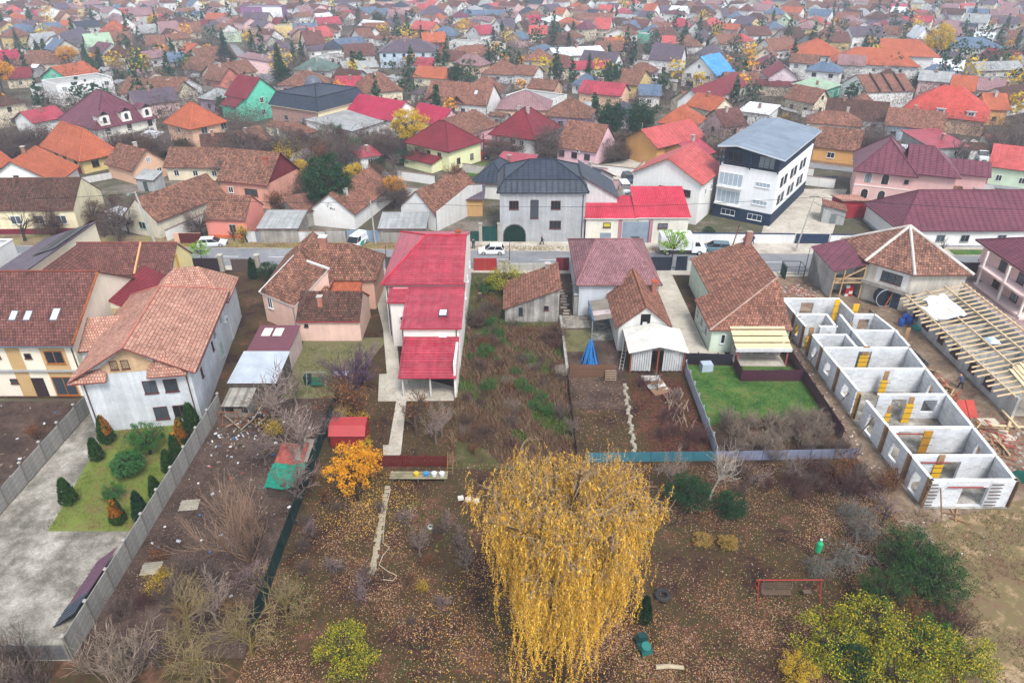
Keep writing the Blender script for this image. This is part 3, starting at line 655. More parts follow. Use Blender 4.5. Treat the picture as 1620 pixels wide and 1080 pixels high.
for x in (.1, 5.7): mb = MB(); mb.box(x, x + .15, .1, .25, 0, 2.3); mb.build('post', paint('a8584c', .8), t)
mb = MB(); mb.box(.1, 5.8, .0, 2.3, 0, .12); mb.build('slab', M_conc2, t)
# octagonal-fronted old house at the right
ap = (52.4, 88.2, 9.2); e = [(46.3, 93.4, 5.3), (46.4, 85.7, 5.3), (50.7, 81.2, 5.3), (58.2, 81.3, 5.3), (58.4, 93.4, 5.3)]
h = PolyHouse('angular_house', 'angular old house with mortar-lined brown tile hips and peeling cream render', [(46.8, 92.9), (46.9, 86), (50.9, 81.8), (57.7, 81.8), (57.8, 92.9)], 5.3, [[e[k], e[(k + 1) % 5], ap] for k in range(5)], tiles('angular', 'ab7a66', '7e584a', '3c2b25', .34, .4, amount=.6, blotch='5c4c44', stain=1.6), wallm('d3cabb', .16, .18), capc='d4ccc2', capr=.2)
h.win(1, [3.4], 3.3, 2.6, 1.4, 'b', 3).door(1, 4.6, 1.0, 2.3, '3c4c5c'); h.win(2, [1.0], 1.0, .8, 1.6, 'k', 1)
a_, b_ = Vector(h.foot[1]), Vector(h.foot[2])
mb = MB(); mb.bar((*(a_ + Vector((-.2, -.2))), 2.75), (*(b_ + Vector((-.2, -.2))), 2.75), .7, .5); mb.build('ledge', wallm('b0a89e', .2, .2), h.root)
l, r = h.place(1, 3.4, 2.98); mb = MB(); mb.box(-2, 2, -.03, .01, 0, 2.1); put(mb.mesh('render_patch', wallm('e4e2de', .08, .05)), 'render_patch', h.root, l, r)
pl = [[(42.4, 85.2, 4.05), (47.0, 85.6, 5.0), (46.0, 91.9, 6.0), (41.5, 91.6, 5.0)]]
t = PolyHouse('timber_annex', 'timber annex with wine-red metal roof left of the angular house', [(42.7, 88.2), (46.7, 88.2), (46.2, 91.5), (41.9, 91.4)], 4.4, pl, 'x', wallm('d4d2cc', .12, .12), cat='annex', zs=[4.4, 5.3, 5.9, 5.0], t=.1)
mb = MB(); mb.face([(0, -2.8, 0), (0, 0, 0), (-.8, 3.2, 0), (-.8, 3.2, 4.9), (0, -2.8, 4.0)]); mb.build('side_wall', wallm('c8c6c0', .2, .2), t.root)
for a, b in (((.2, -2.7, 2.4), (4, -2.6, 2.4)), ((.2, -2.7, 3.0), (4, -2.6, 3.0)), ((.2, -2.7, 2.4), (4, -2.6, 4.6)), ((4, -2.6, 0), (4, -2.6, 4.8)), ((1.3, -2.7, 0), (1.3, -2.7, 4.3)), ((.1, -2.7, 0), (.1, -2.7, 4.0))):
    mb = MB(); mb.bar(a, b, .16, .16); mb.build('timber', paint('b99a74', .8, .2), t.root)
for k in range(6): mb = MB(); mb.box(.2, 4.1, -2.6 + k * .45, -2.2 + k * .45, 2.25, 2.35); mb.build('plank', paint('a8947c', .8, .2), t.root)
# pink villa cut by the right edge
h = House('pink_villa', 'pink villa with purple tiled roof cut by the right picture edge', (66.5, 80), 0, 12, 13, 5.4, 'gx', 3, 'x', wallm('eac4bc', .06, .05), hl=4, ov=.9, capc='6c4450')
h.win('L', [4, 8], 3, 1.4, 1.4, 'b').win('L', [4, 8], .5, 1.4, 1.6, 'b')
mb = MB(); mb.box(-1.9, 0, -.5, 10, 0, .4); mb.box(-1.9, 0, -.5, 10, 2.7, 2.95); mb.build('balcony', wallm('f0d2ca', .06, .05), h.root)
for y in (0, 4.5, 9.4): mb = MB(); mb.tube([(-1.7, y, .4), (-1.7, y, 5.2)], .16, 8); mb.build('column', wallm('f0e6dc', .05, .03), h.root)

# ------------------------------------------------------------------ houses across the street
MK = []                                            # landmarks other labels may refer to: (phrase, world x, y)
def mark(h, phrase): MK.append((phrase, h.ctr[0], h.ctr[1])); return h
# grey rendered house
h = mark(House('grey_house', 'grey rendered house with dark mansard roof and arched green gateway', (-1.9, 105.6), 0, 13.3, 9.6, 8.1, 'mans', 3.7, 'k', wallm('b9babb', .16, .14), hl=.7, hr=1.7, ov=.45, trim='2c3038', capc='333a44'), 'the grey mansard-roofed house')
h.win('F', [2.2, 8.7], 5.5, 1.5, 1.35, 'b', 3).win('F', [5.4], 4.0, 1.3, 3.0, 'b', 2).win('F', [8.7], 2.3, 1.8, 1.3, 'b', 3).pipe('F', 12.9, '303438')
o = put(arch_mesh(3.4, 2.9, paint('123029', .8, .2), .05, 'greengate'), 'gateway', h.root, h.pos('F', 2.3, .05)); put(arch_mesh(3.7, 3.05, paint('6c6a68', .8), .03, 'gs'), 'surround', o)
g = House('wing', None, (13.3, 4), 0, 5.5, 9, 6, 'ml', 3.2, 'k', wallm('d0d0ce', .1, .1), ov=.3, parent=h)
# red-roofed garage block
h = mark(House('garage_block', 'cream garage block with tall grey double doors and bright red sheet roof', (11.6, 105.3), 0, 8, 6.2, 4.1, 'mb', 1.3, tiles('garage_red', 'bc3a4a', 'b23244', '882030', .28, 6, 0, blotch='e4707c', amount=.14, rough=.4, gapw=.03), wallm('e6e0d0', .08, .08), ov=.3, trim='d8d4cc', cat='garage'), 'the red-roofed garage block')
g = House('wing', None, (8.05, .1), 0, 8, 7.8, 4.2, 'mb', 2.2, MATS['garage_red'], wallm('e6e0d0', .08, .08), ov=.3, parent=h, trim='d8d4cc')
h.door('F', 3.2, 1.7, 1.6, '8c98a4', .1).door('F', 7.9, 4.2, 3.5, '8d9aa8', .05, 'garage_door', 2).win('F', [3.3], 2.6, 1.2, .8, 'b', 1).win('F', [12.1], 2.5, 1.5, .8, 'b', 2)
for x in (5.4, 10.2): part_box(h, 'pilaster', x - .3, x + .3, -.06, .01, 0, 3.9, wallm('b08088', .08, .08))
part_box(h, 'sign_board', 2.8, 3.8, -.1, -.08, 2.75, 3.3, paint('c9b83c', .6, .1)); part_box(h, 'door_panel', 7.2, 8.6, -.12, -.09, .1, 1.1, paint('46484c', .6))
# white house behind it
h = mark(HE('gabled_house', 'tall white gabled house with faded red roof behind the garage block', (1003, 272), (1109, 290), 7.2, 11, 'gy', 3.2, 'q', wallm('ece9e4', .05, .05), ov=.5, trim='8c5a3c'), 'the tall white gabled house')
h.win('F', [5.5, 9.6], 4.6, 1.5, 1.1, 'b', 2); h.win('R', [3, 6], 4.5, .6, 1.0, 'w', 1)
# white and navy four-storey block
a, b = P(1127, 341), P(1216, 359); ang = math.atan2(b.y - a.y, b.x - a.x)
h = mark(House('office_block', 'four-storey white and navy block with wide grey pitched roof', a, ang, (b - a).length, 22, 9.0, 'flat', 0, '8a8c90', wallm('eceded', .04, .04), cat='building'), 'the white and navy block')
W = h.w
part_box(h, 'base_storey', -.06, W + .06, -.06, 21.9, 0, 2.2, paint('26374c', .6, .1)); part_box(h, 'top_storey', .3, W - .3, .9, 21.6, 9.0, 11.6, paint('25364b', .6, .1))
me, rg = roof_mesh([[(-.6, -.8, 12.0), (2.6, -.8, 12.5), (2.6, 22.6, 12.5), (-.6, 22.6, 12.0)], [(2.6, -.8, 12.5), (W + .8, -.8, 11.3), (W + .8, 22.6, 11.3), (2.6, 22.6, 12.5)]], tiles('seam_grey', '7c8896', '76828f', '5e6a78', .6, 40, 0, blotch='98a2ac', amount=.2, rough=.5, gapw=.02), paint('c4ccd4', .5), .3); put(me, 'roof', h.root)
for z in (2.7, 5.7): h.win('F', [2.2], z, 4.0, 2.2, 'W', 5); h.win('F', [7.6], z + .7, 2.4, .8, 'W', 4); part_box(h, 'balcony', .1, 4.4, -.7, -.01, z - .25, z - .1, paint('d8d8d6', .7))
for x0 in (1.4, 6.6): mb = MB(); g_, f_ = win_mesh(2.6, 1.9, 'k', True, 3); put(g_, 'window', h.root, (x0 + .8, .9, 9.3))
h.win('F', [2.6, 7.2], .7, 2.4, 1.0, 'W', 3)
for x in (0.1, 5, W - .2): mb = MB(); mb.box(x, x + .18, -.4, -.2, 9.0, 11.6); mb.build('post', paint('25364b', .6), h.root)
mb = MB(); mb.bar((.0, -.4, 10.0), (W, -.4, 10.0), .05); mb.bar((.0, -.4, 9.6), (W, -.4, 9.6), .05); mb.build('railing', paint('30363e', .5), h.root)
for y0 in (3, 9, 15):
    for z in (3.2, 6.2): h.win('R', [y0, y0 + 2.2], z, 1.4, 1.5, 'k', 2)
# orange house, pink villa with arches, long white house
h = mark(HE('orange_house', 'orange bungalow under a brown tile roof with two white windows', (1288, 231), (1359, 239), 3.6, 8.5, 'gx', 3.2, 'b', 'o', ov=.3, og=.1, base=(.7, 'a8805c')), 'the orange bungalow')
h.win('F', [3.6, 8.6], 1.5, 1.5, 1.2, 'w')
h = mark(HE('arched_villa', 'pink villa with arched windows and broad wine-red hip roof', (1358, 265), (1447, 274), 6.2, 12, 'hip', 4.2, 'x', wallm('eabdb6', .05, .05), ov=.7, capc='6a3c46', trim='5a3038'), 'the arched pink villa')
h.arch('F', [2.0, 4.8], 3.7, 1.1, 1.8).arch('F', [2.0, 4.8], .7, 1.1, 1.8).win('F', [8.2], 4.2, .7, .7, 'k', 1).win('F', [8.2], 1.0, .7, .7, 'k', 1); part_box(h, 'string_course', -.04, h.w + .04, -.07, .01, 3.0, 3.2, wallm('f3e2da', .03, .03))
g = House('wing', None, (h.w - .6, 1.6), 0, 7.4, 9.2, 6.2, 'gx', 3.4, 'x', wallm('eabdb6', .05, .05), hr=4, ov=.7, parent=h, trim='5a3038')
g = House('wing', None, (h.w + 6.5, 7), 0, 6, 6, 5.2, 'gx', 1.6, 'x', wallm('e4b4ae', .05, .05), ov=.5, parent=h, trim='5a3038')
h = mark(House('long_white_house', 'long low white house with wine-red roof behind the verge', (60.2, 103.4), 0, 24, 12, 3.15, 'gx', 4.0, 'x', wallm('efeeea', .04, .04), hl=4.5, ov=.5, capc='6a3c46', trim='5a3038', base=(.4, 'a8aab0')), 'the long low white house')
h.win('F', [6.5, 10.3, 16], 1.0, 1.3, 1.1, 'g')
House('red_shed', 'small red-walled shed with salmon tiles beside the arched villa', P(1328, 345), 0, 4.2, 4.4, 2.5, 'mf', .5, 'a', 'a83038', ov=.3, cat='shed')
# left of the grey house
h = HE('tan_shed', 'tan boarded shed with flat purple roof next to green net gate', (727, 316), (763, 316), 3.0, 7, 'mb', .3, 'p', wallm('cfa46c', .1, .1), ov=.35, cat='shed')
h = mark(HE('slate_house', 'low white house with charcoal tiles touching the grey house', (748, 286), (800, 290), 3.2, 10, 'hip', 2.6, 'k', 'w', ov=.4, capc='343a44'), 'the low charcoal-roofed house')
h = mark(HE('cream_street_house', 'long cream street house with mossy brown roof behind pollarded trees', (-45, 333), (116, 331), 4.1, 9.5, 'gx', 3.6, 'B', wallm('f0e2bc', .1, .14), ov=.25, og=.05, base=(.9, '7c2c3c'), capc='7a5a48'), 'the long cream street house')
h.win('F', [h.w - 2.4, h.w - 6.0, h.w - 9.6, h.w - 13.2], 1.7, 1.7, 1.4, 'w')
h = HE('narrow_house', 'narrow cream house with old tiles and green window behind the big bare tree', (197, 340), (247, 350), 3.0, 15, 'gy', 3.1, 'b', wallm('e6dcc4', .12, .12), ov=.3, og=.1)
h.win('F', [3.6], 1.2, 1.5, 1.2, 't')
h = mark(HE('salmon_house', 'salmon pink corner house with orange plinth and brown tiles at the kerb', (324, 345), (388, 347), 3.3, 7, 'gx', 2.6, 'b', wallm('ec9484', .06, .06), ov=.3, og=.1, base=(.5, 'd86838')), 'the salmon corner house')
h.win('F', [4.3], 1.0, 1.1, 1.4, 't')
h = mark(HE('red_gable_house', 'two-storey pink house with dark red boarded gable and brown tiles', (346, 284), (421, 292), 4.5, 10, 'gx', 4.2, 'b', wallm('e8a690', .1, .1), ov=.35, og=.4, trim='7c3034'), 'the red-gabled pink house')
mb = MB(); mb.face([(h.w + .03, -.1, 4.5), (h.w + .03, 10.1, 4.5), (h.w + .03, 5, 8.75)]); mb.build('gable_boards', paint('7c3034', .7, .15), h.root); h.win('F', [2.2], 2.3, 1.0, 1.1, 'w').chimney(h.w - 1.5, 3, 1, .6, 'a8402c', 'a8402c'); h.win('F', [6.4], 2.2, 2.6, 1.2, 'b', 3)
h = HE('orange_tile_house', 'white cottage with orange-brown tile slope and white chimney behind evergreen', (560, 338), (619, 294), 2.8, 8, 'gx', 3, 't', 'w', ov=.3); h.chimney(2.8, 2.6, 1.0, .6, 'd8d4cc')
h = HE('firewall_house', 'cottage with pale tiles and tall white firewall beside thuja hedge', (634, 326), (688, 339), 2.9, 13, 'gy', 3.2, 'b', 'w', ov=.25)
mb = MB(); mb.face([(h.w + .3, 0, 0), (h.w + .3, 13, 0), (h.w + .3, 13, 4.4), (h.w + .3, 9, 5.4), (h.w + .3, 0, 3.4)]); mb.build('firewall', 'x' and wallm('e2e0da', .1, .12), h.root)
for k, (L_, R_, z_, d_, r_, lb) in enumerate([((408, 362), (470, 362), 2.4, 6, 'g', 'mossy low shack with grey sheet roof behind white street wall'), ((470, 338), (512, 330), 2.6, 7, 't', 'red-tiled shack left of round evergreen tree'), ((600, 362), (672, 362), 2.3, 5, 'g', 'grey corrugated shelter behind concrete street wall')]):
    HE('shack', lb, L_, R_, z_, d_, 'mb', .7, r_, wallm('b4aea4', .25, .25), ov=.25, cat='shack')
# larger houses further back
h = mark(HE('mint_house', 'mint green three-storey gabled house with purple-brown roof', (389, 156), (440, 146), 6.0, 8.5, 'gy', 4.2, 'm', wallm('6ed2b2', .05, .05), ov=.35, trim='4c2c34'), 'the mint green house')
h.win('F', [4.6, 9], 1.2, 1.1, 1.4, 'w').win('F', [4.6, 9], 4.2, 1.1, 1.4, 'w').win('L', [2, 5, 7], 1.6, 1.2, 1.6, 'w'); g = House('wing', None, (-2.6, 1.2), 0, 2.6, 6, 4.2, 'mr', 1.4, 'm', wallm('6ed2b2', .05, .05), ov=.3, parent=h, trim='4c2c34')
h = mark(HE('brick_house', 'bare brick house with dark mansard roof and small grey dome', (503, 178), (578, 158), 5.6, (430, 166), 'mans', 4.4, 'k', brickm('c0604c'), hl=1.2, hr=2.9, ov=.4, trim='c8bca4', capc='30343c'), 'the dark-roofed brick house')
h.win('L', [5, 11], 2.6, 1.1, 1.2, 'g'); part_box(h, 'cream_facade', -.05, h.w + .06, -.06, .01, 0, 5.4, wallm('ecdcb4', .05, .05)); mb = MB()
for k in range(7): mb.tube([(0, 0, 0), (0, 0, .01)], .1, 4)
mb = MB(); ps = [(2.2 * math.cos(k * math.pi / 12), 2.6 * math.sin(k * math.pi / 12)) for k in range(7)]
mb.tube([(0, 0, q[1]) for q in ps], [max(q[0], .02) for q in ps], 16); o = mb.build('dome', paint('585c68', .5, .1), h.root, True); o.location = (h.w * .55, h.d * .62, 9.2)
h = mark(HE('mansion', 'white villa with purple mansard roof, dormers and rounded balconies', (152, 202), (243, 184), 5.0, (88, 188), 'hip', 6.0, 'x', wallm('e9e4da', .06, .06), ov=.6, trim='5a4048', capc='5c3a44'), 'the villa with rounded balconies')
h.arch('F', [2.4, 7.4, 12.4], .6, 1.2, 2.0).arch('F', [2.4, 7.4, 12.4], 3.0, 1.1, 1.7); W = h.w
for k, x in enumerate((2.2, 7.2, 12.2)):
    dm = put(None, 'dormer', h.root, (x, 0, 0)); mb = MB(); mb.box(-1.1, 1.1, -.25, 2.6, 5.1, 7.2); mb.build('wall', wallm('e9e4da', .06, .06), dm)
    me, rg = roof_mesh(roof_planes('gy', 2.6, 3.4, 7.2, .9, .1), RO['x'](), paint('5a4048', .6), .1); put(me, 'roof', dm, (-1.3, -.4, 0)); put(arch_mesh(.8, 1.3, glass(), .03, 'g'), 'window', dm, (0, -.27, 5.6))
for z in (0.0, 2.75):
    mb = MB()
    pts = [(W * (.5 + .36 * math.cos(math.pi + k * math.pi / 14)), 1.9 * math.sin(math.pi + k * math.pi / 14)) for k in range(15)]
    for zz in (z, z + .22): mb.face([(x, y, zz) for x, y in (pts if zz > z else reversed(pts))])
    for k in range(14): mb.face([(*pts[k], z), (*pts[k + 1], z), (*pts[k + 1], z + .22), (*pts[k], z + .22)])
    for k in range(14): mb.bar((*pts[k], z + 1.0), (*pts[k + 1], z + 1.0), .08); mb.bar((*pts[k], z + .2), (*pts[k], z + 1.0), .05)
    mb.build('balcony', paint('d6d0c4', .8), h.root)
for k in (1, 4, 7, 10, 13): mb = MB(); mb.tube([(*pts[k], 0), (*pts[k], 2.75)], .16, 8); mb.build('column', paint('e4ded2', .8), h.root)
h = mark(HE('yellow_house', 'yellow house with bright orange tile roof behind a maroon gate', (127, 250), (184, 238), 3.3, (58, 229), 'hip', 4.4, 'o', 'y', ov=.6, trim='5c3428', capc='c86a48'), 'the yellow orange-roofed house')
h.win('F', [2.5, 7], 1.0, 1.4, 1.3, 'b', 2).win('L', [3, 8, 12], 1.0, 1.3, 1.2, 'b', 2)
h = mark(HE('beige_house', 'beige two-storey house with orange pyramid roof right of the villa', (302, 201), (353, 190), 5.6, 9.5, 'hip', 3.8, 'o', 'p', ov=.6, trim='8c4a34', capc='c86a48'), 'the beige pyramid-roofed house')
h.win('F', [3, 8], 3.6, 1.5, 1.4, 't').win('F', [3, 8], .8, 1.5, 1.4, 'g').win('L', [5], 3.6, 1, 1.2, 'w')
h = mark(HE('pale_yellow_house', 'pale yellow house with maroon hip roof beside the yellow leafed tree', (709, 238), (760, 222), 4.4, (666, 217), 'hip', 4.0, 'm', 'Y', ov=.5, trim='5c2428', capc='6c2830'), 'the pale yellow house')
h.win('L', [2.5, 5.5, 9], 2.2, 1.0, 1.3, 'b').win('F', [3, 7.2], 1.0, 1.0, 1.2, 'b'); g = House('wing', None, (-3, 2), 0, 3, 8, 1.9, 'mr', .7, 'm', 'Y', ov=.3, parent=h, trim='5c2428')
h = mark(HE('balcony_house', 'white house with red timber balcony and maroon hip roof', (845, 218), (883, 198), 4.3, (772, 212), 'hip', 4.6, 'm', 'w', ov=.6, trim='5c2428', capc='6c2830'), 'the white house with red balcony')
h.win('F', [3, 7], 2.4, 1.1, 1.2, 'w').win('L', [3, 5], 2.2, 1.1, 1.2, 'w').chimney(h.w * .42, h.d * .4, 1.2, .6, 'c8b8b0').chimney(h.w * .42, h.d * .6, 1.2, .6, 'c8b8b0')
mb = MB(); mb.box(-2.2, -.02, 4.2, 11.5, 1.9, 2.1)
for k in range(26): mb.box(-2.2, -2.1, 4.3 + k * .28, 4.45 + k * .28, 2.1, 3.1)
mb.box(-2.25, -2.05, 4.2, 11.5, 3.05, 3.18); mb.build('balcony', paint('8c2c24', .7, .15), h.root)
for y in (4.4, 8, 11.3): mb = MB(); mb.box(-2.2, -2.0, y, y + .2, 0, 4.3); mb.build('post', paint('7c2c24', .7), h.root)
h = mark(HE('pink_cottage', 'pink cottage with brown tiled gable roof and dark yard gate', (943, 240), (974, 223), 3.0, (880, 232), 'gy', 4.4, 't', wallm('f0c6cc', .05, .05), ov=.35, og=.3), 'the pink cottage')
h.win('L', [2, 5, 8], 1.0, 1.3, 1.2, 'b').ac('L', 4, 2.3)
h = mark(HE('dormer_house', 'long white house with brown roof and triangular dormers', (673, 158), (770, 166), 3.7, 9.5, 'gx', 4.2, 't', 'w', ov=.4, og=.3, trim='6c4438'), 'the long dormered house')
h.win('F', [3, 8, 11, 14], 1.0, 1.2, 1.3, 'b').skylight(13.8, 2.0, .9, 1.3)
for x in (2.2, 9.5): me, rg = roof_mesh([[(x - 2, -.5, 3.6), (x, -.5, 5.3), (x, 3.2, 5.3)], [(x, -.5, 5.3), (x + 2, -.5, 3.6), (x, 3.2, 5.3)]], RO['t'](), paint('6c4438', .6), .12); put(me, 'dormer', h.root)
h = HE('warehouse', 'pale warehouse with flat grey sheet roof by the ivy thicket', (557, 208), (616, 190), 3.6, (514, 188), 'mb', .8, 'g', 'w', ov=.4, cat='warehouse'); h.win('F', [5], 1.4, .7, 1.2, 'b', 1)
mark(h, 'the grey-roofed warehouse')
h = mark(HE('crimson_house', 'white gabled house with plain crimson metal roof', (618, 191), (667, 178), 4.0, (573, 171), 'gy', 3.4, 'c', 'w', ov=.3), 'the crimson-roofed white gable')
h = HE('pink_gable_house', 'small pink gabled house with crimson roof behind yellow tree', (697, 198), (731, 190), 3.4, (669, 182), 'gy', 3, 'c', 'P', ov=.3)
h = HE('pink_wall_house', 'brown-roofed house with tall bare pink side wall', (742, 214), (790, 198), 4.2, 7, 'mb', 2.4, 'b', wallm('f0b8c0', .04, .04), ov=.2)
h = HE('mauve_hip_house', 'peach house with wide mauve hip roof behind red balcony house', (786, 172), (868, 174), 3.2, 11, 'hip', 3.2, 'd', 'p', ov=.4, capc='a07880'); h.win('F', [3], .9, 1.4, 1.2, 'w')
h = HE('violet_house', 'violet-grey bungalow with old brown hip roof by two dark evergreens', (862, 183), (932, 187), 3.2, 10, 'hip', 3.4, 'b', 'v', ov=.3); h.win('F', [4, 8], .9, 1.2, 1.2, 'k')
h = mark(HE('ochre_house', 'ochre house with long pink-red metal roof and tilted ridge', (1040, 232), (1112, 215), 4.4, 9, 'gx', 2.6, 'q', 'o', ov=.6), 'the ochre house with pink-red roof')
h.win('F', [3, 7, 10], 1.6, 1.0, 1.1, 'k')
h = HE('orange_grey_house', 'grey house with orange tile hip roof behind the ochre house', (1042, 193), (1102, 199), 4.6, 9, 'hip', 3.4, 'o', 'g', ov=.4); h.win('F', [4, 8], 1.4, 1.2, 1.3, 'w')
h = mark(HE('blue_roof_house', 'white three-storey gabled house with sky blue roof', (1080, 112), (1133, 119), 4.6, 11, 'gy', 4.6, 'u', 'w', ov=.6, trim='3a4450'), 'the blue-roofed house')
h.win('F', [2.4, 9], 2.9, 1.6, 1.2, 'w', 3).win('F', [5.6], 2.2, 1.2, 2.0, 'k').win('F', [5.6], 5.8, 1, 1.2, 'w').win('F', [3, 8], .2, 2.6, 1.6, 'k', 3)
h = mark(HE('mauve_house', 'mauve two-storey house with red gable roof and white skylight', (1217, 121), (1262, 122), 5.1, 10, 'gy', 2.8, 'm', wallm('d8c8cc', .05, .05), ov=.6, trim='6c2c30'), 'the mauve red-gabled house')
h.win('F', [3, 8], 2.6, 1.6, 1.4, 'k', 2); mb = MB(); M = Matrix.Translation((h.w * .75, 3, 6.75)) @ Matrix.Rotation(math.atan(2.8 / (h.w / 2)), 4, 'Y'); mb.box(-1.4, 1.4, 0, 3.4, 0, .08, 0, M); mb.build('skylight', paint('eceef0', .3), h.root)
g = House('wing', None, (-3, -3), 0, 10, 4, 2.9, 'mb', 1, 'm', 'c', ov=.3, parent=h)
h = mark(HE('long_hall', 'long white hall complex with orange tile hip roofs', (1255, 85), (1330, 88), 5.2, 16, 'hip', 4.2, 'o', 'w', ov=.7, capc='c86a48', cat='building'), 'the orange-roofed hall')
h.win('F', [2 + 3.2 * k for k in range(5)], 3.2, .9, .9, 'k', 1).win('F', [2 + 3.2 * k for k in range(5)], .9, .9, .9, 'k', 1)
a_ = Matrix.Rotation(-h.ang, 2) @ (P(1322, 99, 5.2).xy - Vector((h.root.location.x, h.root.location.y))); g = House('wing', None, (a_.x, a_.y), 0, 25, 14, 5.2, 'gx', 4, 'o', 'w', hl=6, hr=6, ov=.7, parent=h); g.win('F', [12, 16, 20], 3, .9, .9, 'k', 1)
a_ = Matrix.Rotation(-h.ang, 2) @ (P(1395, 88, 5.2).xy - Vector((h.root.location.x, h.root.location.y))); g = House('wing', None, (a_.x, a_.y), 0, 18, 14, 5.6, 'gx', 4.2, 'o', 'w', hr=6, ov=.7, parent=h)
h = mark(HE('sawtooth_house', 'white house with three stepped brown saw-tooth roofs', (1332, 132), (1372, 146), 4.2, 14, 'gy', 3.4, 't', 'w', ov=.3), 'the saw-tooth roofed house'); h.win('F', [4], 1.6, 3, 1.2, 'k', 3)
for k in (1, 2, 3): mb = MB(); y = 3.6 * k; mb.face([(h.w / 2, y, 4.2 + 3.8), (h.w + .3, y, 4.3), (h.w + .3, y + .4, 4.3), (h.w / 2, y + .4, 8.0)]); mb.bar((h.w / 2, y, 7.95), (h.w + .3, y, 4.45), .3, .7); mb.build('roof_step', paint('4c3834', .7), h.root)
h = mark(HE('mansard_red_house', 'big cream house with salmon-red mansard roof and two small dormers', (1425, 179), (1558, 194), 3.4, 14, 'mans', 6.2, tiles('red_tile', 'c8584c', 'bc4e44', '8c342e', .32, .38, amount=.15, blotch='a85c50'), 'p', hl=2.0, hr=2.6, ov=.4, trim='8c342e'), 'the red mansard house')
for x in (8.5, 15): dm = put(None, 'dormer', h.root, (x, .4, 0)); mb = MB(); mb.box(-.9, .9, 0, 1.6, 4.2, 5.3); mb.build('wall', wallm('ece4dc', .05, .05), dm); mb = MB(); mb.box(-1.1, 1.1, -.2, 1.7, 5.3, 5.42); mb.build('roof', paint('a8a4a4', .6), dm); g_, f_ = win_mesh(1.2, .8, 'w', True); put(g_, 'window', dm, (0, 0, 4.4))

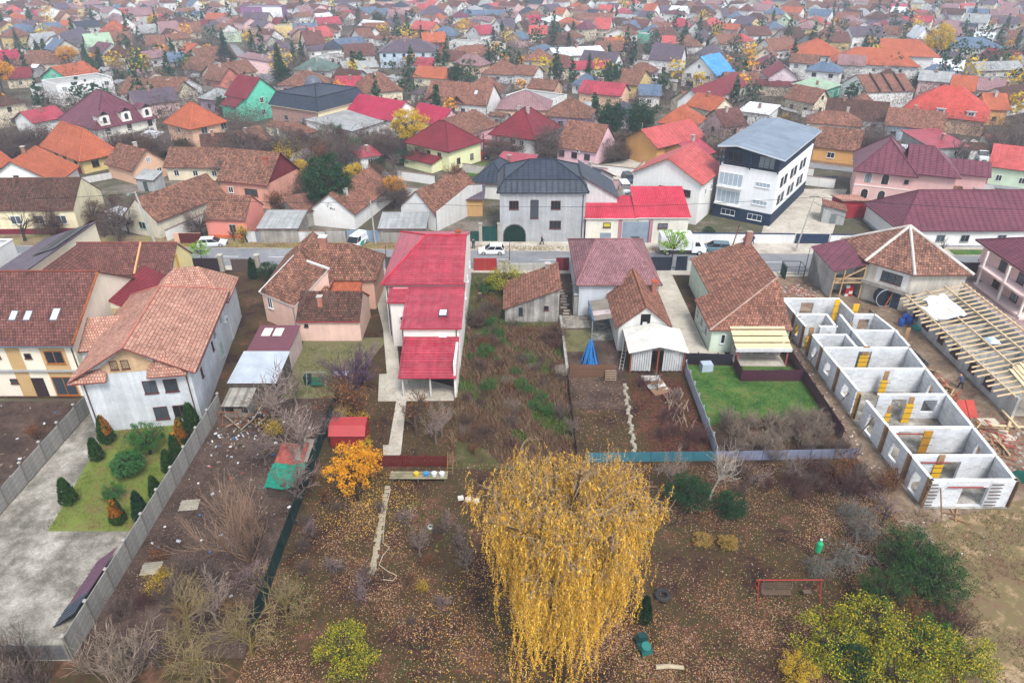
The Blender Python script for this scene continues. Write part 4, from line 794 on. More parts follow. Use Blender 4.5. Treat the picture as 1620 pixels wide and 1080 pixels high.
# ------------------------------------------------------------------ the town beyond: surveyed houses (eave corners in the photo, eave height, depth, roof, walls)
ROWS = '''
-30 293 88 288 3.5 10 gy 4 o w; 209 268 262 254 3 170,257 gy 3 b p; 262 263 352 264 2.8 8 gx 2.6 b c; -10 262 22 255 3.2 9 hip 3 o y
322 240 370 236 2.6 8 gx 2.6 B c; 395 230 430 220 2.6 8 gx 2.4 b s; 88 134 177 122 5.8 10 flat 0 w w; 140 74 179 71 4 9 gx 4 n n
108 73 150 57 3.5 10 gx 3.6 p w; 18 102 94 99 3.2 10 hip 3.5 b c; 0 95 32 92 3 8 gx 2.5 c P; 66 121 108 124 3 12 gy 3 o m; 162 90 209 88 5 9 hip 3 B c
237 93 265 88 3 7 gx 2 d w; 210 107 240 104 4 8 gx 2.5 p w; 190 146 275 152 3 9 gx 3.2 b c; 215 166 282 158 4 8 gx 2.6 p P; 10 125 50 122 3 8 gx 2.5 m c
0 57 25 58 5 8 hip 3 b y; 4 51 44 52 3 9 hip 3 s w; 90 41 122 39 3 8 hip 2 o c; 157 50 197 49 3 11 hip 4 o w; 38 45 60 44 3 8 gx 3 p w; 60 48 84 47 3 7 gx 2.5 t w
5 32 40 31 3 9 hip 3 o c; 55 25 75 24 3 8 gx 2.5 r c; 178 6 212 5 4 9 gx 3 t w; 176 66 208 64 3 9 gx 3 t p; 232 72 260 71 3 8 gx 3 t v; 256 52 285 50 3.5 8 gx 4 d w
200 25 228 22 3 8 gx 3 q w; 235 22 262 24 3 8 hip 3 t w; 245 33 268 31 3 8 gx 2.5 r c; 216 17 242 16 3 8 hip 3 k w; 72 56 100 58 3 8 gx 3 t c; 60 68 95 64 3 8 gx 3 g w
325 31 358 31 3 8 gx 2.5 o k; 272 52 318 50 3 9 gx 3.5 t c; 345 54 380 53 3.5 7 flat 0 w n; 299 91 317 97 3 13 gy 3.5 b c; 270 98 295 96 3 8 gx 2.5 s g; 290 108 325 112 3 9 gx 3 b g
322 124 348 127 3 8 gx 3 b e; 346 122 405 112 3 9 gx 3 b c; 281 147 318 135 3.5 272,132 gy 3 b w; 465 110 520 112 3 10 hip 3 G w; 440 134 505 137 3 11 hip 3.2 b P
380 98 425 98 4 10 ml 1.5 d P; 420 80 458 80 3.5 9 hip 3 p c; 486 70 513 68 5 9 gx 4 e c; 487 80 517 78 3 7 gx 2.5 p w; 500 60 527 56 4 8 gx 3.5 q y; 518 78 545 76 3.5 8 hip 2.5 k w
506 92 545 86 3 6 flat 0 w w; 355 40 390 39 3 9 hip 3 t k; 382 35 420 36 4 9 gx 4 p c; 434 42 462 41 5 8 flat 0 w y; 464 45 498 44 3 8 gx 1.5 s g; 505 40 540 38 3 9 gx 3 r w
600 82 692 81 5.5 13 hip 3.2 p l; 657 103 684 104 3 6 gx 2 r w; 655 121 712 125 2.8 8 gx 2.5 o c; 540 75 582 70 3 9 gx 2.5 s w; 547 88 592 86 3 9 gx 3.2 e w
545 108 570 106 3 8 gx 1.5 g c; 568 108 598 106 3 8 gx 1.5 g c; 530 143 567 143 4 9 gx 3 r y; 568 147 636 141 4.3 9 hip 4 b c; 670 67 705 66 5.5 8 gx 3 o k; 680 55 718 57 3 9 hip 3 s g
650 45 681 48 3.5 8 gx 3 q o; 739 52 760 55 4 9 gy 3 r w; 726 45 762 43 4 10 hip 3.5 t w; 773 45 800 48 4 9 gy 4 p w; 727 24 803 24 4 9 gx 2 s n; 668 24 707 23 4 10 hip 4 p p
692 95 730 96 3 8 gx 2.5 e c; 722 92 790 85 3 9 hip 3 t w; 762 116 815 118 3 11 hip 3.5 t w; 545 27 562 25 3 8 gx 2.5 c P; 617 27 642 26 3 8 gx 3 d w; 566 42 598 45 3 9 gx 2.5 w w
575 50 615 49 3 9 gx 3 t w; 610 63 632 60 3 8 hip 3 t w; 710 66 745 68 3 8 flat 0 w w; 765 72 800 70 3 8 flat 0 w w; 570 60 592 58 3 8 gx 3 b w; 735 145 790 147 3 9 hip 3.5 t w
910 31 970 31 3 9 gx 2.5 t w; 939 45 963 46 4 9 gx 4 q c; 838 54 865 54 3.5 8 gx 3 q c; 868 35 900 34 3 12 hip 2.5 w w; 880 90 958 86 4 12 gx 2 w w; 850 82 885 80 3 9 hip 2 s w
829 95 870 96 5.5 9 hip 3 t s; 872 105 890 107 4 8 hip 2.5 e c; 891 105 908 103 3 8 gy 3 b c; 917 99 970 104 3.5 8 gx 3.5 p w; 1028 93 1076 96 4.5 10 gx 4 p w; 1008 135 1030 122 4 985,124 gy 3 b y
1012 151 1044 152 3 10 gx 2 s w; 800 151 868 160 3.4 10 flat 0 w w; 905 110 965 108 3 6 gx 2 r w; 865 70 915 68 3 12 hip 3.5 B g; 958 70 992 70 3 8 gx 2 o c; 950 82 990 80 3 9 gx 3 b c
1050 72 1068 72 3 8 gx 3 q w; 1040 58 1070 56 3 8 gx 3 e w; 1025 55 1042 52 4 8 flat 0 w m; 820 22 850 22 3 9 hip 3 k w; 865 18 890 16 3 9 gx 3 p c; 908 20 932 19 3 8 gx 2 w w
945 18 968 19 3 8 gx 3 q w; 840 37 857 36 3 8 gx 3 c w; 813 47 830 48 3 8 gy 3.5 B c; 1045 20 1068 18 3 9 gx 3 p w; 1112 90 1152 90 4 10 hip 4 p w; 1150 132 1200 132 3 8 gx 2.5 b g
1076 73 1112 72 3 9 hip 3.5 b w; 1107 62 1125 62 3 8 hip 3.5 p w; 1119 39 1147 38 4 8 hip 2.5 q p; 1185 40 1205 38 5 9 gy 3 p y; 1160 40 1180 40 4 8 gx 2 w y; 1275 38 1315 38 4 9 hip 2.5 q P
1172 48 1192 49 3.5 9 hip 3 k w; 1185 56 1220 55 3 9 gx 3 e w; 1215 48 1248 47 3 10 hip 3 s w; 1150 40 1166 41 3 8 gy 3 B o; 1088 48 1110 50 3.5 9 gy 3.5 B w; 1176 66 1193 64 3 7 hip 2.5 q w
1140 70 1172 68 3 8 gx 3 t w; 1222 80 1262 76 3.5 9 gx 3.5 t w; 1248 62 1275 58 3.5 8 gx 3.5 B s; 1288 68 1306 66 3 8 gx 3 B g; 1310 66 1345 66 4 10 gx 3 e y; 1170 10 1200 8 5 8 flat 0 w w
1300 12 1335 12 4 9 hip 2.5 e w; 1228 35 1252 36 3.5 9 gy 3 n n; 1108 17 1130 16 3 8 gx 2 s w; 1130 27 1145 28 4 8 gy 4 p w; 1240 20 1268 18 3 8 hip 2 q w; 1112 163 1180 134 4 7 gx 3 m w
1087 166 1128 175 4 8 gx 2.5 o c; 1350 57 1400 56 5 9 gx 3 p w; 1412 17 1443 16 3 9 gx 3 r w; 1407 27 1432 27 3.5 8 hip 2.5 e c; 1452 26 1470 26 3 8 gx 2.5 r w; 1480 31 1497 32 3.5 8 gy 3.5 p w
1495 75 1592 78 4 14 hip 3 s w; 1550 88 1600 96 3 8 gx 2.5 m g; 1548 112 1620 110 3 8 gx 2 g s; 1555 130 1612 130 3.5 9 flat 0 w g; 1504 141 1540 144 6 8 gx 3 o c; 1548 142 1592 144 3 8 gx 2.5 d s
1560 172 1595 173 4 8 gx 3 o o; 1598 163 1650 153 3.5 9 gx 3 B w; 1555 24 1580 27 3 9 gx 2.5 d w; 1555 35 1610 38 3 9 gx 2.5 p w; 1600 16 1620 18 4 8 gy 4 p w; 1450 60 1470 60 4 8 gy 4 w w
1495 66 1515 66 3 8 gy 3 g w; 1402 196 1490 205 3.5 8 gx 3 t l; 1306 183 1400 191 3 9 gx 3.4 B w; 1288 163 1312 159 3.6 1330,140 gy 3 t c; 1295 146 1330 135 3 8 mb 1 n m; 1328 232 1362 235 2.6 6 gx 2 q w
1568 262 1680 276 3.6 10 gx 3 q n; 1475 235 1530 232 2.8 10 mb 1.2 r g; 1170 176 1215 182 3 8 mb .8 w w; 1146 200 1180 196 3 8 gx 3 e P; 1094 165 1130 160 3 8 gx 2.5 t c
1285 215 1300 214 2.6 6 mb .6 q g; 1100 250 1128 240 3 8 gx 2 r o; 470 215 500 208 2.6 7 mb .8 t s; 570 250 600 246 2.4 6 mb .5 r w; 780 262 830 268 2.8 6 mb 1 r w; 890 292 926 300 3 10 gx 2.4 k w
'''
AUTO = []
def parse(r):
    p = r.split()
    L, Rr, z = (float(p[0]), float(p[1])), (float(p[2]), float(p[3])), float(p[4])
    dep = tuple(map(float, p[5].split(','))) if ',' in p[5] else float(p[5])
    return L, Rr, z, dep, p[6], float(p[7]), p[8], p[9]
COLN = {'b': 'brown tile', 'B': 'dark brown tile', 't': 'terracotta', 'a': 'salmon', 'e': 'wine brown', 'o': 'orange', 'r': 'bright red', 'q': 'faded red', 'c': 'crimson', 'm': 'maroon', 'x': 'wine red', 'p': 'purple-grey', 'd': 'dusty mauve', 'k': 'charcoal', 's': 'slate blue', 'g': 'grey sheet', 'n': 'pale green', 'u': 'blue', 'w': 'white sheet', 'G': 'dark green'}
WALN = {'w': 'white', 'c': 'cream', 'y': 'yellow', 'P': 'pink', 'p': 'peach', 'g': 'grey', 'm': 'mint green', 'o': 'orange', 'n': 'pale green', 'v': 'mauve', 'k': 'brick red', 'l': 'light blue', 's': 'stone coloured', 'e': 'coral', 'Y': 'pale yellow'}
KINN = {'gx': 'gable', 'gy': 'front gable', 'hip': 'hip', 'mb': 'lean-to', 'ml': 'sloping', 'mf': 'lean-to', 'flat': 'flat', 'mr': 'sloping', 'mans': 'mansard'}
def auto_windows(h, rng):
    left = h.ctr[0] > 0
    side = 'L' if left else 'R'
    n = max(1, int(h.z / 2.6))
    for k in range(n):
        z = .9 + k * (h.z / n)
        if z + 1.2 > h.z: z = h.z - 1.3
        m = max(1, int(h.w / 3.4)); st = rng.choice('wwwbbkg')
        h.win('F', [h.w * (q + .5) / m for q in range(m) if rng.random() < .85], z, rng.choice((1.0, 1.3)), 1.15, st)
        m = max(1, int(h.d / 4.2)); h.win(side, [h.d * (q + .5) / m for q in range(m) if rng.random() < .8], z, 1.0, 1.15, st)
    if h.kind == 'gy' and h.w > 6 and h.rh > 2.6: h.win('F', [h.w / 2], h.z + .5, .9, 1.0, st)
    if h.kind not in ('flat', 'mans') and rng.random() < .7: h.chimney(h.w * rng.uniform(.25, .75), h.d * rng.uniform(.35, .65), 1.1, .6, rng.choice(('a0604c', '9c5a44', 'c8bcb0')))
rng = random.Random(11)
for r in [x for l in ROWS.strip().split('\n') for x in l.split(';')]:
    if not r.strip(): continue
    L, Rr, z, dep, kind, rh, rm, wm = parse(r)
    h = HE('house', None, L, Rr, z, dep, kind, rh, rm, wm, ov=.45, near=False, group='houses of the town')
    auto_windows(h, rng); AUTO.append(h)
# school with purple ends at the top edge
h = mark(HE('school', 'tall purple and white block at the top edge of town', (380, 12), (440, 12), 9, 14, 'flat', 0, '8c8890', wallm('8c6488', .06, .04), near=False, cat='building'), 'the purple block'); part_box(h, 'white_facade', 11, 21, -.1, .01, .2, 9, wallm('e4e4e4', .04, .03)); h.win('F', [12, 14, 16, 18, 20], 6, 1, 1.4, 'k').win('F', [12, 14, 16, 18, 20], 3, 1, 1.4, 'k')

HG, HN = {}, [0]
def hits(x, y, r, pad=.6):
    while HN[0] < len(FOOT):                       # footprints in a 30 m grid
        f = FOOT[HN[0]]; HN[0] += 1; rr = math.hypot(f[2], f[3]) + 7
        for i in range(int((f[0] - rr) // 30), int((f[0] + rr) // 30) + 1):
            for j in range(int((f[1] - rr) // 30), int((f[1] + rr) // 30) + 1): HG.setdefault((i, j), []).append(f)
    for fx, fy, a, b, g in HG.get((int(x // 30), int(y // 30)), ()):
        dx, dy = x - fx, y - fy
        if dx * dx + dy * dy > (a + b + r + 4) ** 2: continue
        c, s = math.cos(-g), math.sin(-g); u, v = abs(c * dx - s * dy), abs(s * dx + c * dy)
        if u < a + r + pad and v < b + r + pad: return True
    return False
ROADS = [((4, 172), (123, 124)), ((-27, 140), (-124, 330))]
def on_road(x, y, r):
    if abs(y - ry(x, 0)) < 5 + r: return True
    for a, b in ROADS:
        a, b, p = Vector(a), Vector(b), Vector((x, y)); d = b - a; t = max(0, min(1, (p - a).dot(d) / d.length_squared))
        if (p - a - d * t).length < 3.5 + r: return True
    return False
def in_view(x, y, m=0):
    return abs(x) < y * .745 + 12 + m
# street pattern: the block grid turns from one quarter of the town to the next
def grid_angle(x, y): return -.66 + .16 * math.sin(x * .006 + 1.1) + .12 * math.sin(y * .011)
cand = []
rng = random.Random(5)
y = 172.0
while y < 700:
    st = 10.6 + (y - 170) * .004; x = -y * .76 - 10
    while x < y * .76 + 10:
        cand.append((x + rng.uniform(-3.2, 3.2), y + rng.uniform(-3.2, 3.2))); x += st * rng.uniform(.9, 1.6)
    y += st
spots = []
for x, y in cand:
    a = grid_angle(x, y) + (0 if rng.random() < .6 else math.pi / 2) + rng.uniform(-.06, .06); w, d = rng.uniform(6.5, 12), rng.uniform(6, 8.6)
    if y < 340 and (hits(x, y, min(w, d) / 2, 2.2) or hits(x - x / y * 9, y + 9, 2.5)): continue       # keep the fronts of surveyed houses open
    if rng.random() < (.3 if y < 340 else .1): continue                                    # open gardens
    if hits(x, y, min(w, d) / 2 - .3) or hits(x + math.cos(a) * (w / 2 - 2), y + math.sin(a) * (w / 2 - 2), 2) or hits(x - math.cos(a) * (w / 2 - 2), y - math.sin(a) * (w / 2 - 2), 2) or on_road(x, y, 5): continue
    if a > .9: a -= math.pi / 2; w, d = d, w
    spots.append((x, y, a, w, d)); FOOT.append((x, y, w / 2, d / 2, a))
RW = 'bbbbbbbBBBBttttteeeeeqropppdddddkkssmggwgx'; WW = 'wwwwwwwwwwcccccypPPpgsv'
spots.sort(key=lambda s: s[1])
NIND = 300 - len(AUTO)
far = {}
for k, (x, y, a, w, d) in enumerate(spots):
    kind = rng.choice(('gx', 'gx', 'gx', 'hip', 'hip', 'gy')); rm, wm = rng.choice(RW), rng.choice(WW); z = rng.choice((2.8, 3, 3.2, 3.4, 4.6, 5.4)); rh = rng.uniform(1.8, 3.2)
    o = (x - math.cos(a) * w / 2 + math.sin(a) * d / 2, y - math.sin(a) * w / 2 - math.cos(a) * d / 2)
    if k < NIND:
        FOOT.pop() if False else None
        h = House('house', None, o, a, w, d, z, kind, rh, rm, wm, ov=.45, near=False, group='houses of the town'); auto_windows(h, rng); AUTO.append(h)
    else: far.setdefault('all', []).append((o, a, w, d, z, kind, rh, rm, wm))
# sheds and yard walls between the houses
SHEDS = []
for t in range(4000):
    if len(SHEDS) >= 60: break
    y = rng.uniform(112, 260); x = rng.uniform(-1, 1) * (y * .72); w, d = rng.uniform(2.6, 5.5), rng.uniform(2.4, 4); a = grid_angle(x, y) * .6 + rng.uniform(-.1, .1)
    if hits(x, y, max(w, d) / 2 + .3, .3) or on_road(x, y, 3): continue
    rm, wm = rng.choice('gggbtpwBe'), rng.choice('wsgcsgd')
    h = House('shed', None, (x - w / 2, y - d / 2), a, w, d, rng.uniform(2, 2.6), rng.choice(('mb', 'mb', 'gx', 'ml')), rng.uniform(.4, .9), rm, wm, ov=.2, near=False, group='sheds of the town', cat='shed'); h.door('F', w / 2, .9, 1.8, rng.choice(('6c4a3c', '7c8488', '4c5a54'))); SHEDS.append(h)
YW = []
for t in range(4000):
    if len(YW) >= 70: break
    y = rng.uniform(112, 320); x = rng.uniform(-1, 1) * (y * .72); L = rng.uniform(6, 15); a = grid_angle(x, y) + rng.choice((0, math.pi / 2)) + rng.uniform(-.05, .05); c, s_ = math.cos(a), math.sin(a)
    if any(hits(x + c * L * f, y + s_ * L * f, .2, .2) for f in (-.5, -.25, 0, .25, .5)) or on_road(x, y, L / 2): continue
    wm = rng.choice('wwwcgsP'); r = thing('yard_wall', None, 'wall', (x - c * L / 2, y - s_ * L / 2, 0), a, 'yard walls of the town'); n = max(2, int(L / 2.5))
    for k in range(n): put(WIN.setdefault(('yw', wm, round(L / n, 1)), MB().box(.01, L / n - .01, -.12, .12, -.1, 1.8).mesh('panel', wmat(wm))), 'panel', r, (k * L / n, 0, 0))
    put(MB().box(-.04, L + .04, -.17, .17, 1.803, 1.88).mesh('coping', paint('8c7468', .8)), 'coping', r); YW.append((r, x, y, wm)); FOOT.append((x, y, L / 2, .2, a)); r['kind'] = 'thing'
# the farthest roofs read as one mass
mb = MB(); mb.uv = []; slots = {}; mats = []
def slot(k):
    if k not in slots: slots[k] = len(mats); mats.append(RO[k[1]]() if k[0] == 'r' else (wmat(k[1]) if k[0] == 'w' else glass()))
    return slots[k]
for (o, a, w, d, z, kind, rh, rm, wm) in far['all']:
    M = Matrix.Translation((o[0], o[1], 0)) @ Matrix.Rotation(a, 4, 'Z')
    def add(pts, mi):
        pts = [Vector(p) for p in pts]; n = (pts[1] - pts[0]).cross(pts[2] - pts[0]).normalized(); u = Vector((0, 0, 1)).cross(n); u = u.normalized() if u.length > 1e-4 else Vector((1, 0, 0)); v = n.cross(u)
        mb.face([M @ p for p in pts], mi); mb.uv.extend([(p.dot(u) + o[0], p.dot(v) + o[1]) for p in pts])
    for pl in roof_planes(kind, w, d, z, rh, .45): add(pl, slot(('r', rm)))
    ws = slot(('w', wm)); add([(0, 0, 0), (w, 0, 0), (w, 0, z), (0, 0, z)], ws); add([(0, d, 0), (0, 0, 0), (0, 0, z), (0, d, z)], ws); add([(w, 0, 0), (w, d, 0), (w, d, z), (w, 0, z)], ws); add([(w, d, 0), (0, d, 0), (0, d, z), (w, d, z)], ws)
    if kind == 'gy': add([(0, 0, z), (w, 0, z), (w / 2, 0, z + rh)], ws)
    if kind == 'gx': add([(0, d, z), (0, 0, z), (0, d / 2, z + rh)], ws); add([(w, 0, z), (w, d, z), (w, d / 2, z + rh)], ws)
    for q in range(int(w / 3.3)): x0 = w * (q + .5) / int(w / 3.3) - .55; add([(x0, -.04, 1), (x0 + 1.1, -.04, 1), (x0 + 1.1, -.04, 2.2), (x0, -.04, 2.2)], slot(('g', '')))
tag(mb.build('distant_houses', mats), 'mass of far roofs and walls fading into haze', 'houses', kind='stuff')

# ------------------------------------------------------------------ walls, fences, gates
def share(key, fn):
    if key not in WIN: WIN[key] = fn()
    return WIN[key]
def bx(x0, x1, y0, y1, z0, z1): m = MB(); m.box(x0, x1, y0, y1, z0, z1); return m
def fence(name, label, a, b, step, hgt, post, slabs, pm, sm, cat='wall', post_h=None, thick=.06, jitter=0, solid=True, gap=.015, cap=None):
    """posts at a regular step with separate slabs (stacked boards) between them"""
    a, b = Vector((a[0], a[1])), Vector((b[0], b[1])); L = (b - a).length; n = max(1, round(L / step)); st = L / n; ang = math.atan2(b.y - a.y, b.x - a.x)
    r = thing(name, label, cat, (a.x, a.y, 0), ang); ph = post_h or hgt + .12; rng = random.Random(int(a.x * 31 + a.y * 7) & 0xffff)
    r['kind'] = 'thing'
    pmesh = bx(-post / 2, post / 2, -post / 2, post / 2, -.2, ph).mesh('post', pm); sl = (hgt - .02) / slabs
    smesh = bx(post / 2 + .005, st - post / 2 - .005, -thick / 2, thick / 2, 0, sl - gap).mesh('slab', sm)
    for k in range(n + 1):
        o = put(pmesh, 'post', r, (k * st, 0, 0))
        if cap: put(share(('cap', cap, post), lambda: MB().box(-post / 2 - .05, post / 2 + .05, -post / 2 - .05, post / 2 + .05, ph, ph + .12, top=.5).mesh('cap', paint(cap, .8))), 'cap', o)
        if k < n:
            for j in range(slabs): put(smesh, 'slab', r, (k * st, rng.uniform(-jitter, jitter), .02 + j * sl))
    return r
M_pc = wallm('aaa69e', .3, .12); M_pc2 = paint('8f8a80', .9, .3)
fence('concrete_fence', 'tall weathered concrete panel fence right of the clipped lawn', (-30, 31), (-30, 59.6), 2.85, 2.2, .16, 4, M_pc2, M_pc, cap='a8a49c')
fence('concrete_fence', 'concrete panel fence along the drive of the grey house', (-43.6, 31), (-43.6, 60.6), 2.85, 2.0, .16, 4, M_pc2, M_pc, cap='a8a49c')
fence('concrete_fence', 'low dark concrete wall across the bottom left corner', (-45, 30.9), (-30.1, 30.9), 2.4, 1.5, .16, 3, M_pc2, wallm('7c7a7a', .3, .35))
fence('net_fence', 'dark green net fence between the junk plot and the orchard', (-18.3, 62), (-18.3, 33), 2.6, 1.7, .07, 1, paint('3c4438', .8), paint('1f3a38', .9, .3), 'fence', thick=.03, jitter=.03)
# netting: thin brown stake fences
def slat_fence(name, label, a, b, hgt, w, gap, m, rails=2, cat='fence', post_step=2.2, pm=None, var=.08):
    a, b = Vector((a[0], a[1])), Vector((b[0], b[1])); L = (b - a).length; ang = math.atan2(b.y - a.y, b.x - a.x); r = thing(name, label, cat, (a.x, a.y, 0), ang); rng = random.Random(int(a.x * 13 + b.y * 5) & 0xffff)
    ms = [bx(.0, w, -.015, .015, .06, hgt + rng.uniform(-var, var)).mesh('slat', m) for _ in range(4)]
    for k in range(int(L / (w + gap))): put(rng.choice(ms), 'slat', r, (k * (w + gap), 0, 0))
    for q in range(rails): z = hgt * (.22 + .56 * q / max(1, rails - 1)); put(bx(0, L, .016, .07, z, z + .08).mesh('rail', m), 'rail', r)
    pmsh = bx(-.06, .06, .07, .19, -.2, hgt + .05).mesh('post', pm or m)
    for k in range(int(L / post_step) + 1): put(pmsh, 'post', r, (min(k * post_step, L), 0, 0))
    return r
slat_fence('slat_fence', 'dark red wooden slat fence behind the garden bench', (-14.6, 50.9), (-5.9, 50.9), 1.35, .11, .05, paint('6c2420', .8, .2))
slat_fence('board_fence', 'brown upright board fence behind the blue covered frame', (6.4, 66.1), (11.7, 66.1), 1.7, .2, .012, paint('7c5c48', .9, .3), post_step=1.6, pm=paint('6a4030', .9))
fence('sheet_fence', 'teal metal sheet fence behind the willow', (7, 51.6), (18.9, 51.8), 2.0, 1.15, .06, 1, paint('40606c', .7), paint('3f7480', .6, .15), 'fence', thick=.03)
fence('sheet_fence', 'grey metal sheet fence with wire below the tan shrubs', (18.9, 51.8), (32.5, 52.2), 2.2, 1.15, .06, 1, paint('585c66', .7), paint('80859a', .6, .15), 'fence', thick=.03, post_h=1.8)
slat_fence('corrugated_fence', 'pale corrugated sheet fence running down beside the green lawn', (19.4, 67.4), (19.2, 52.2), 1.5, .42, .01, paint('a9acb8', .6, .2), cat='fence', var=.12)
slat_fence('board_fence', 'dark plank edge between the overgrown plot and the soil plot', (6.15, 66), (6.1, 52), 1.1, .25, .02, paint('5c4c40', .9, .3), var=.2)
for a, b, lb in (((25.2, 68.3), (25.2, 65.3), 'short maroon sheet fence left of the lean-to slab'), ((25.2, 65.3), (31.9, 65.3), 'maroon sheet fence along the front of the lean-to slab'), ((32.0, 71.5), (32.1, 54.5), 'long maroon sheet fence beside the building site')):
    slat_fence('maroon_fence', lb, a, b, 1.5, .5, .004, paint('4a2634', .45, .08), var=.004)
slat_fence('dark_fence', 'dark corrugated fence at the foot of the concrete drive', (19.0, 69.0), (25.2, 68.6), 1.5, .3, .004, paint('2c2830', .6, .15), var=.01)
# rough stone plot edge
def wall_run(name, label, a, b, hgt, th, m, step=2.0, cap=None, cat='wall'):
    a, b = Vector((a[0], a[1])), Vector((b[0], b[1])); L = (b - a).length; ang = math.atan2(b.y - a.y, b.x - a.x); r = thing(name, label, cat, (a.x, a.y, 0), ang); n = max(1, round(L / step)); st = L / n
    me = bx(.01, st - .01, -th / 2, th / 2, -.2, hgt).mesh('panel', m)
    for k in range(n): put(me, 'panel', r, (k * st, 0, 0))
    r['kind'] = 'thing'
    if cap: put(bx(-.03, L + .03, -th / 2 - .05, th / 2 + .05, hgt + .003, hgt + .09).mesh('coping', paint(cap, .8, .2)), 'coping', r)
    return r
wall_run('garden_wall', 'narrow whitewashed wall right of the ruined shed', (6.15, 79), (6.15, 66.5), 1.0, .3, wallm('b9b2a8', .3, .3), 1.6)
# street side walls and gates (far side of the street)
wall_run('street_wall', 'white rendered street wall left of the green panelled van', (-42.6, 105.6), (-29.6, 105.5), 1.9, .25, wallm('dcdcda', .1, .14), 2.6, '8c6a5c')
wall_run('street_wall', 'grey concrete street wall with upright ribs right of the van', (-20.4, 105.5), (-8.8, 105.4), 1.8, .25, wallm('a8a49c', .2, .25), 1.3, '6c5850')
wall_run('metal_gate', 'light blue metal gate behind the green panelled van', (-26.2, 105.6), (-20.6, 105.6), 2.0, .1, paint('8496a8', .6, .12), 2.8, None, 'gate')
wall_run('metal_gate', 'grey sheet metal gate in the white street wall', (-40.6, 105.32), (-37.4, 105.32), 1.9, .08, paint('8c9096', .6, .12), 1.6, None, 'gate')
wall_run('street_wall', 'grey concrete wall section between white wall and blue gate', (-29.4, 105.6), (-26.4, 105.6), 1.8, .25, wallm('b0aca6', .18, .2), 1.5)
for a, b, hh, c, lb in ((-8.2, -5.2, 1.8, '1c4a44', 'green net gate left of the tall concrete pier'), (-3.2 - 1.5, -2.2, 2.6, '1c4a44', 'tall green net gate beside the grey house')): wall_run('net_gate', lb, (a, 105.8), (b, 105.8), hh, .06, paint(c, .8, .15), 1.5, None, 'gate')
for x, lb in ((-5.0, 'slanted concrete gate pier with buttress'), (-2.05, 'concrete gate pier against the grey house')): o = thing('gate_pier', lb, 'pier', (x, 105.8, 0)); put(bx(-.25, .25, -.3, .3, 0, 3.0).mesh('pier', wallm('b8b0a4', .2, .2)), 'pier', o); put(bx(-.32, .32, -.37, .37, 3.003, 3.15).mesh('cap', paint('a8a096', .8)), 'cap', o)
wall_run('boundary_wall', 'white street wall with navy base in front of the office block', (28.6, 105.4), (44.6, 105.0), 1.6, .25, wallm('e4e4e2', .06, .08), 4, '30405a')
wall_run('boundary_wall', 'white street wall with navy base right of the dark gate', (50.2, 104.8), (57.2, 104.6), 1.6, .25, wallm('e4e4e2', .06, .08), 3.5, '30405a')
wall_run('navy_gate', 'navy barred gate in the white street wall', (44.8, 104.95), (50, 104.8), 1.7, .08, paint('2c3c54', .6, .1), 1.7, None, 'gate')
for a, b in ((-43.4, -42.9), (-32.9, -32.4)): pass
wall_run('hedge_wall', 'pale wall along the salmon house yard with brown gate', (-53.5, 105.2), (-49.2, 105.2), 1.7, .2, wallm('e4b498', .1, .1), 2.1)
wall_run('metal_gate', 'brown sheet gate left of the salmon house', (-52.6, 105.0), (-49.0, 105.0), 1.75, .08, paint('5c2c2c', .6, .1), 1.8, None, 'gate')
# gates on the near side of the street
for a, b, hh, c, lb in ((-47.0, -42.6, 2.0, '33262c', 'dark double gate left of the timber gate'), (-40.8, -37.2, 1.9, '5c4c48', 'weathered timber double gate between concrete posts'), (-18.4, -15.3, 2.2, '5c5450', 'narrow grey-brown gate beside the red-roofed house'), (-5.6, -2.2, 2.0, 'a83430', 'red sheet gate right of the red-roofed house'), (6.4, 8.3, 2.1, '7c2430', 'maroon gate left of the street house'), (18.7, 23.2, 2.2, '1c2434', 'dark navy sheet gate at the head of the concrete drive'), (23.8, 25.4, 2.3, '1c2434', 'narrow navy door beside the drive gate'), (59.4, 69.0, 2.2, '3a2430', 'dark brown sliding gate right of the angular house'), (70.4, 73, 2.2, '3a2430', 'dark brown wicket gate beside the pink villa')):
    wall_run('street_gate', lb, (a, 94.6 if a < 50 else 92.6), (b, 94.6 if a < 50 else 92.6), hh, .08, paint(c, .55, .12), (b - a) / 2, None, 'gate')
for x, y, lb in ((-42.2, 94.6, 'concrete gate post left of the timber gate'), (-36.9, 94.6, 'concrete gate post right of the timber gate'), (69.6, 92.6, 'rendered gate pier of the sliding gate'), (-47.3, 94.6, 'concrete post at the dark double gate')): o = thing('gate_post', lb, 'post', (x, y, 0)); put(bx(-.28, .28, -.28, .28, 0, 2.4).mesh('post', wallm('b4aca0', .2, .2)), 'shaft', o); put(bx(-.36, .36, -.36, .36, 2.403, 2.6).mesh('cap', paint('bdb6aa', .8)), 'cap', o)
wall_run('plot_wall', 'low pale wall beside the narrow navy door', (25.5, 94.6), (32.2, 94.5), 1.5, .2, wallm('c8ccc0', .12, .12), 2.2)
wall_run('plot_wall', 'whitewashed low wall right of the red sheet gate', (-2.1, 94.6), (6.2, 94.6), 1.2, .2, wallm('c4c0b8', .2, .2), 2.2)
wall_run('site_wall', 'mossy concrete wall on the right of the half-built house', (45.3, 79.5), (46.2, 66.5), 1.6, .2, wallm('857c70', .3, .3), 2)
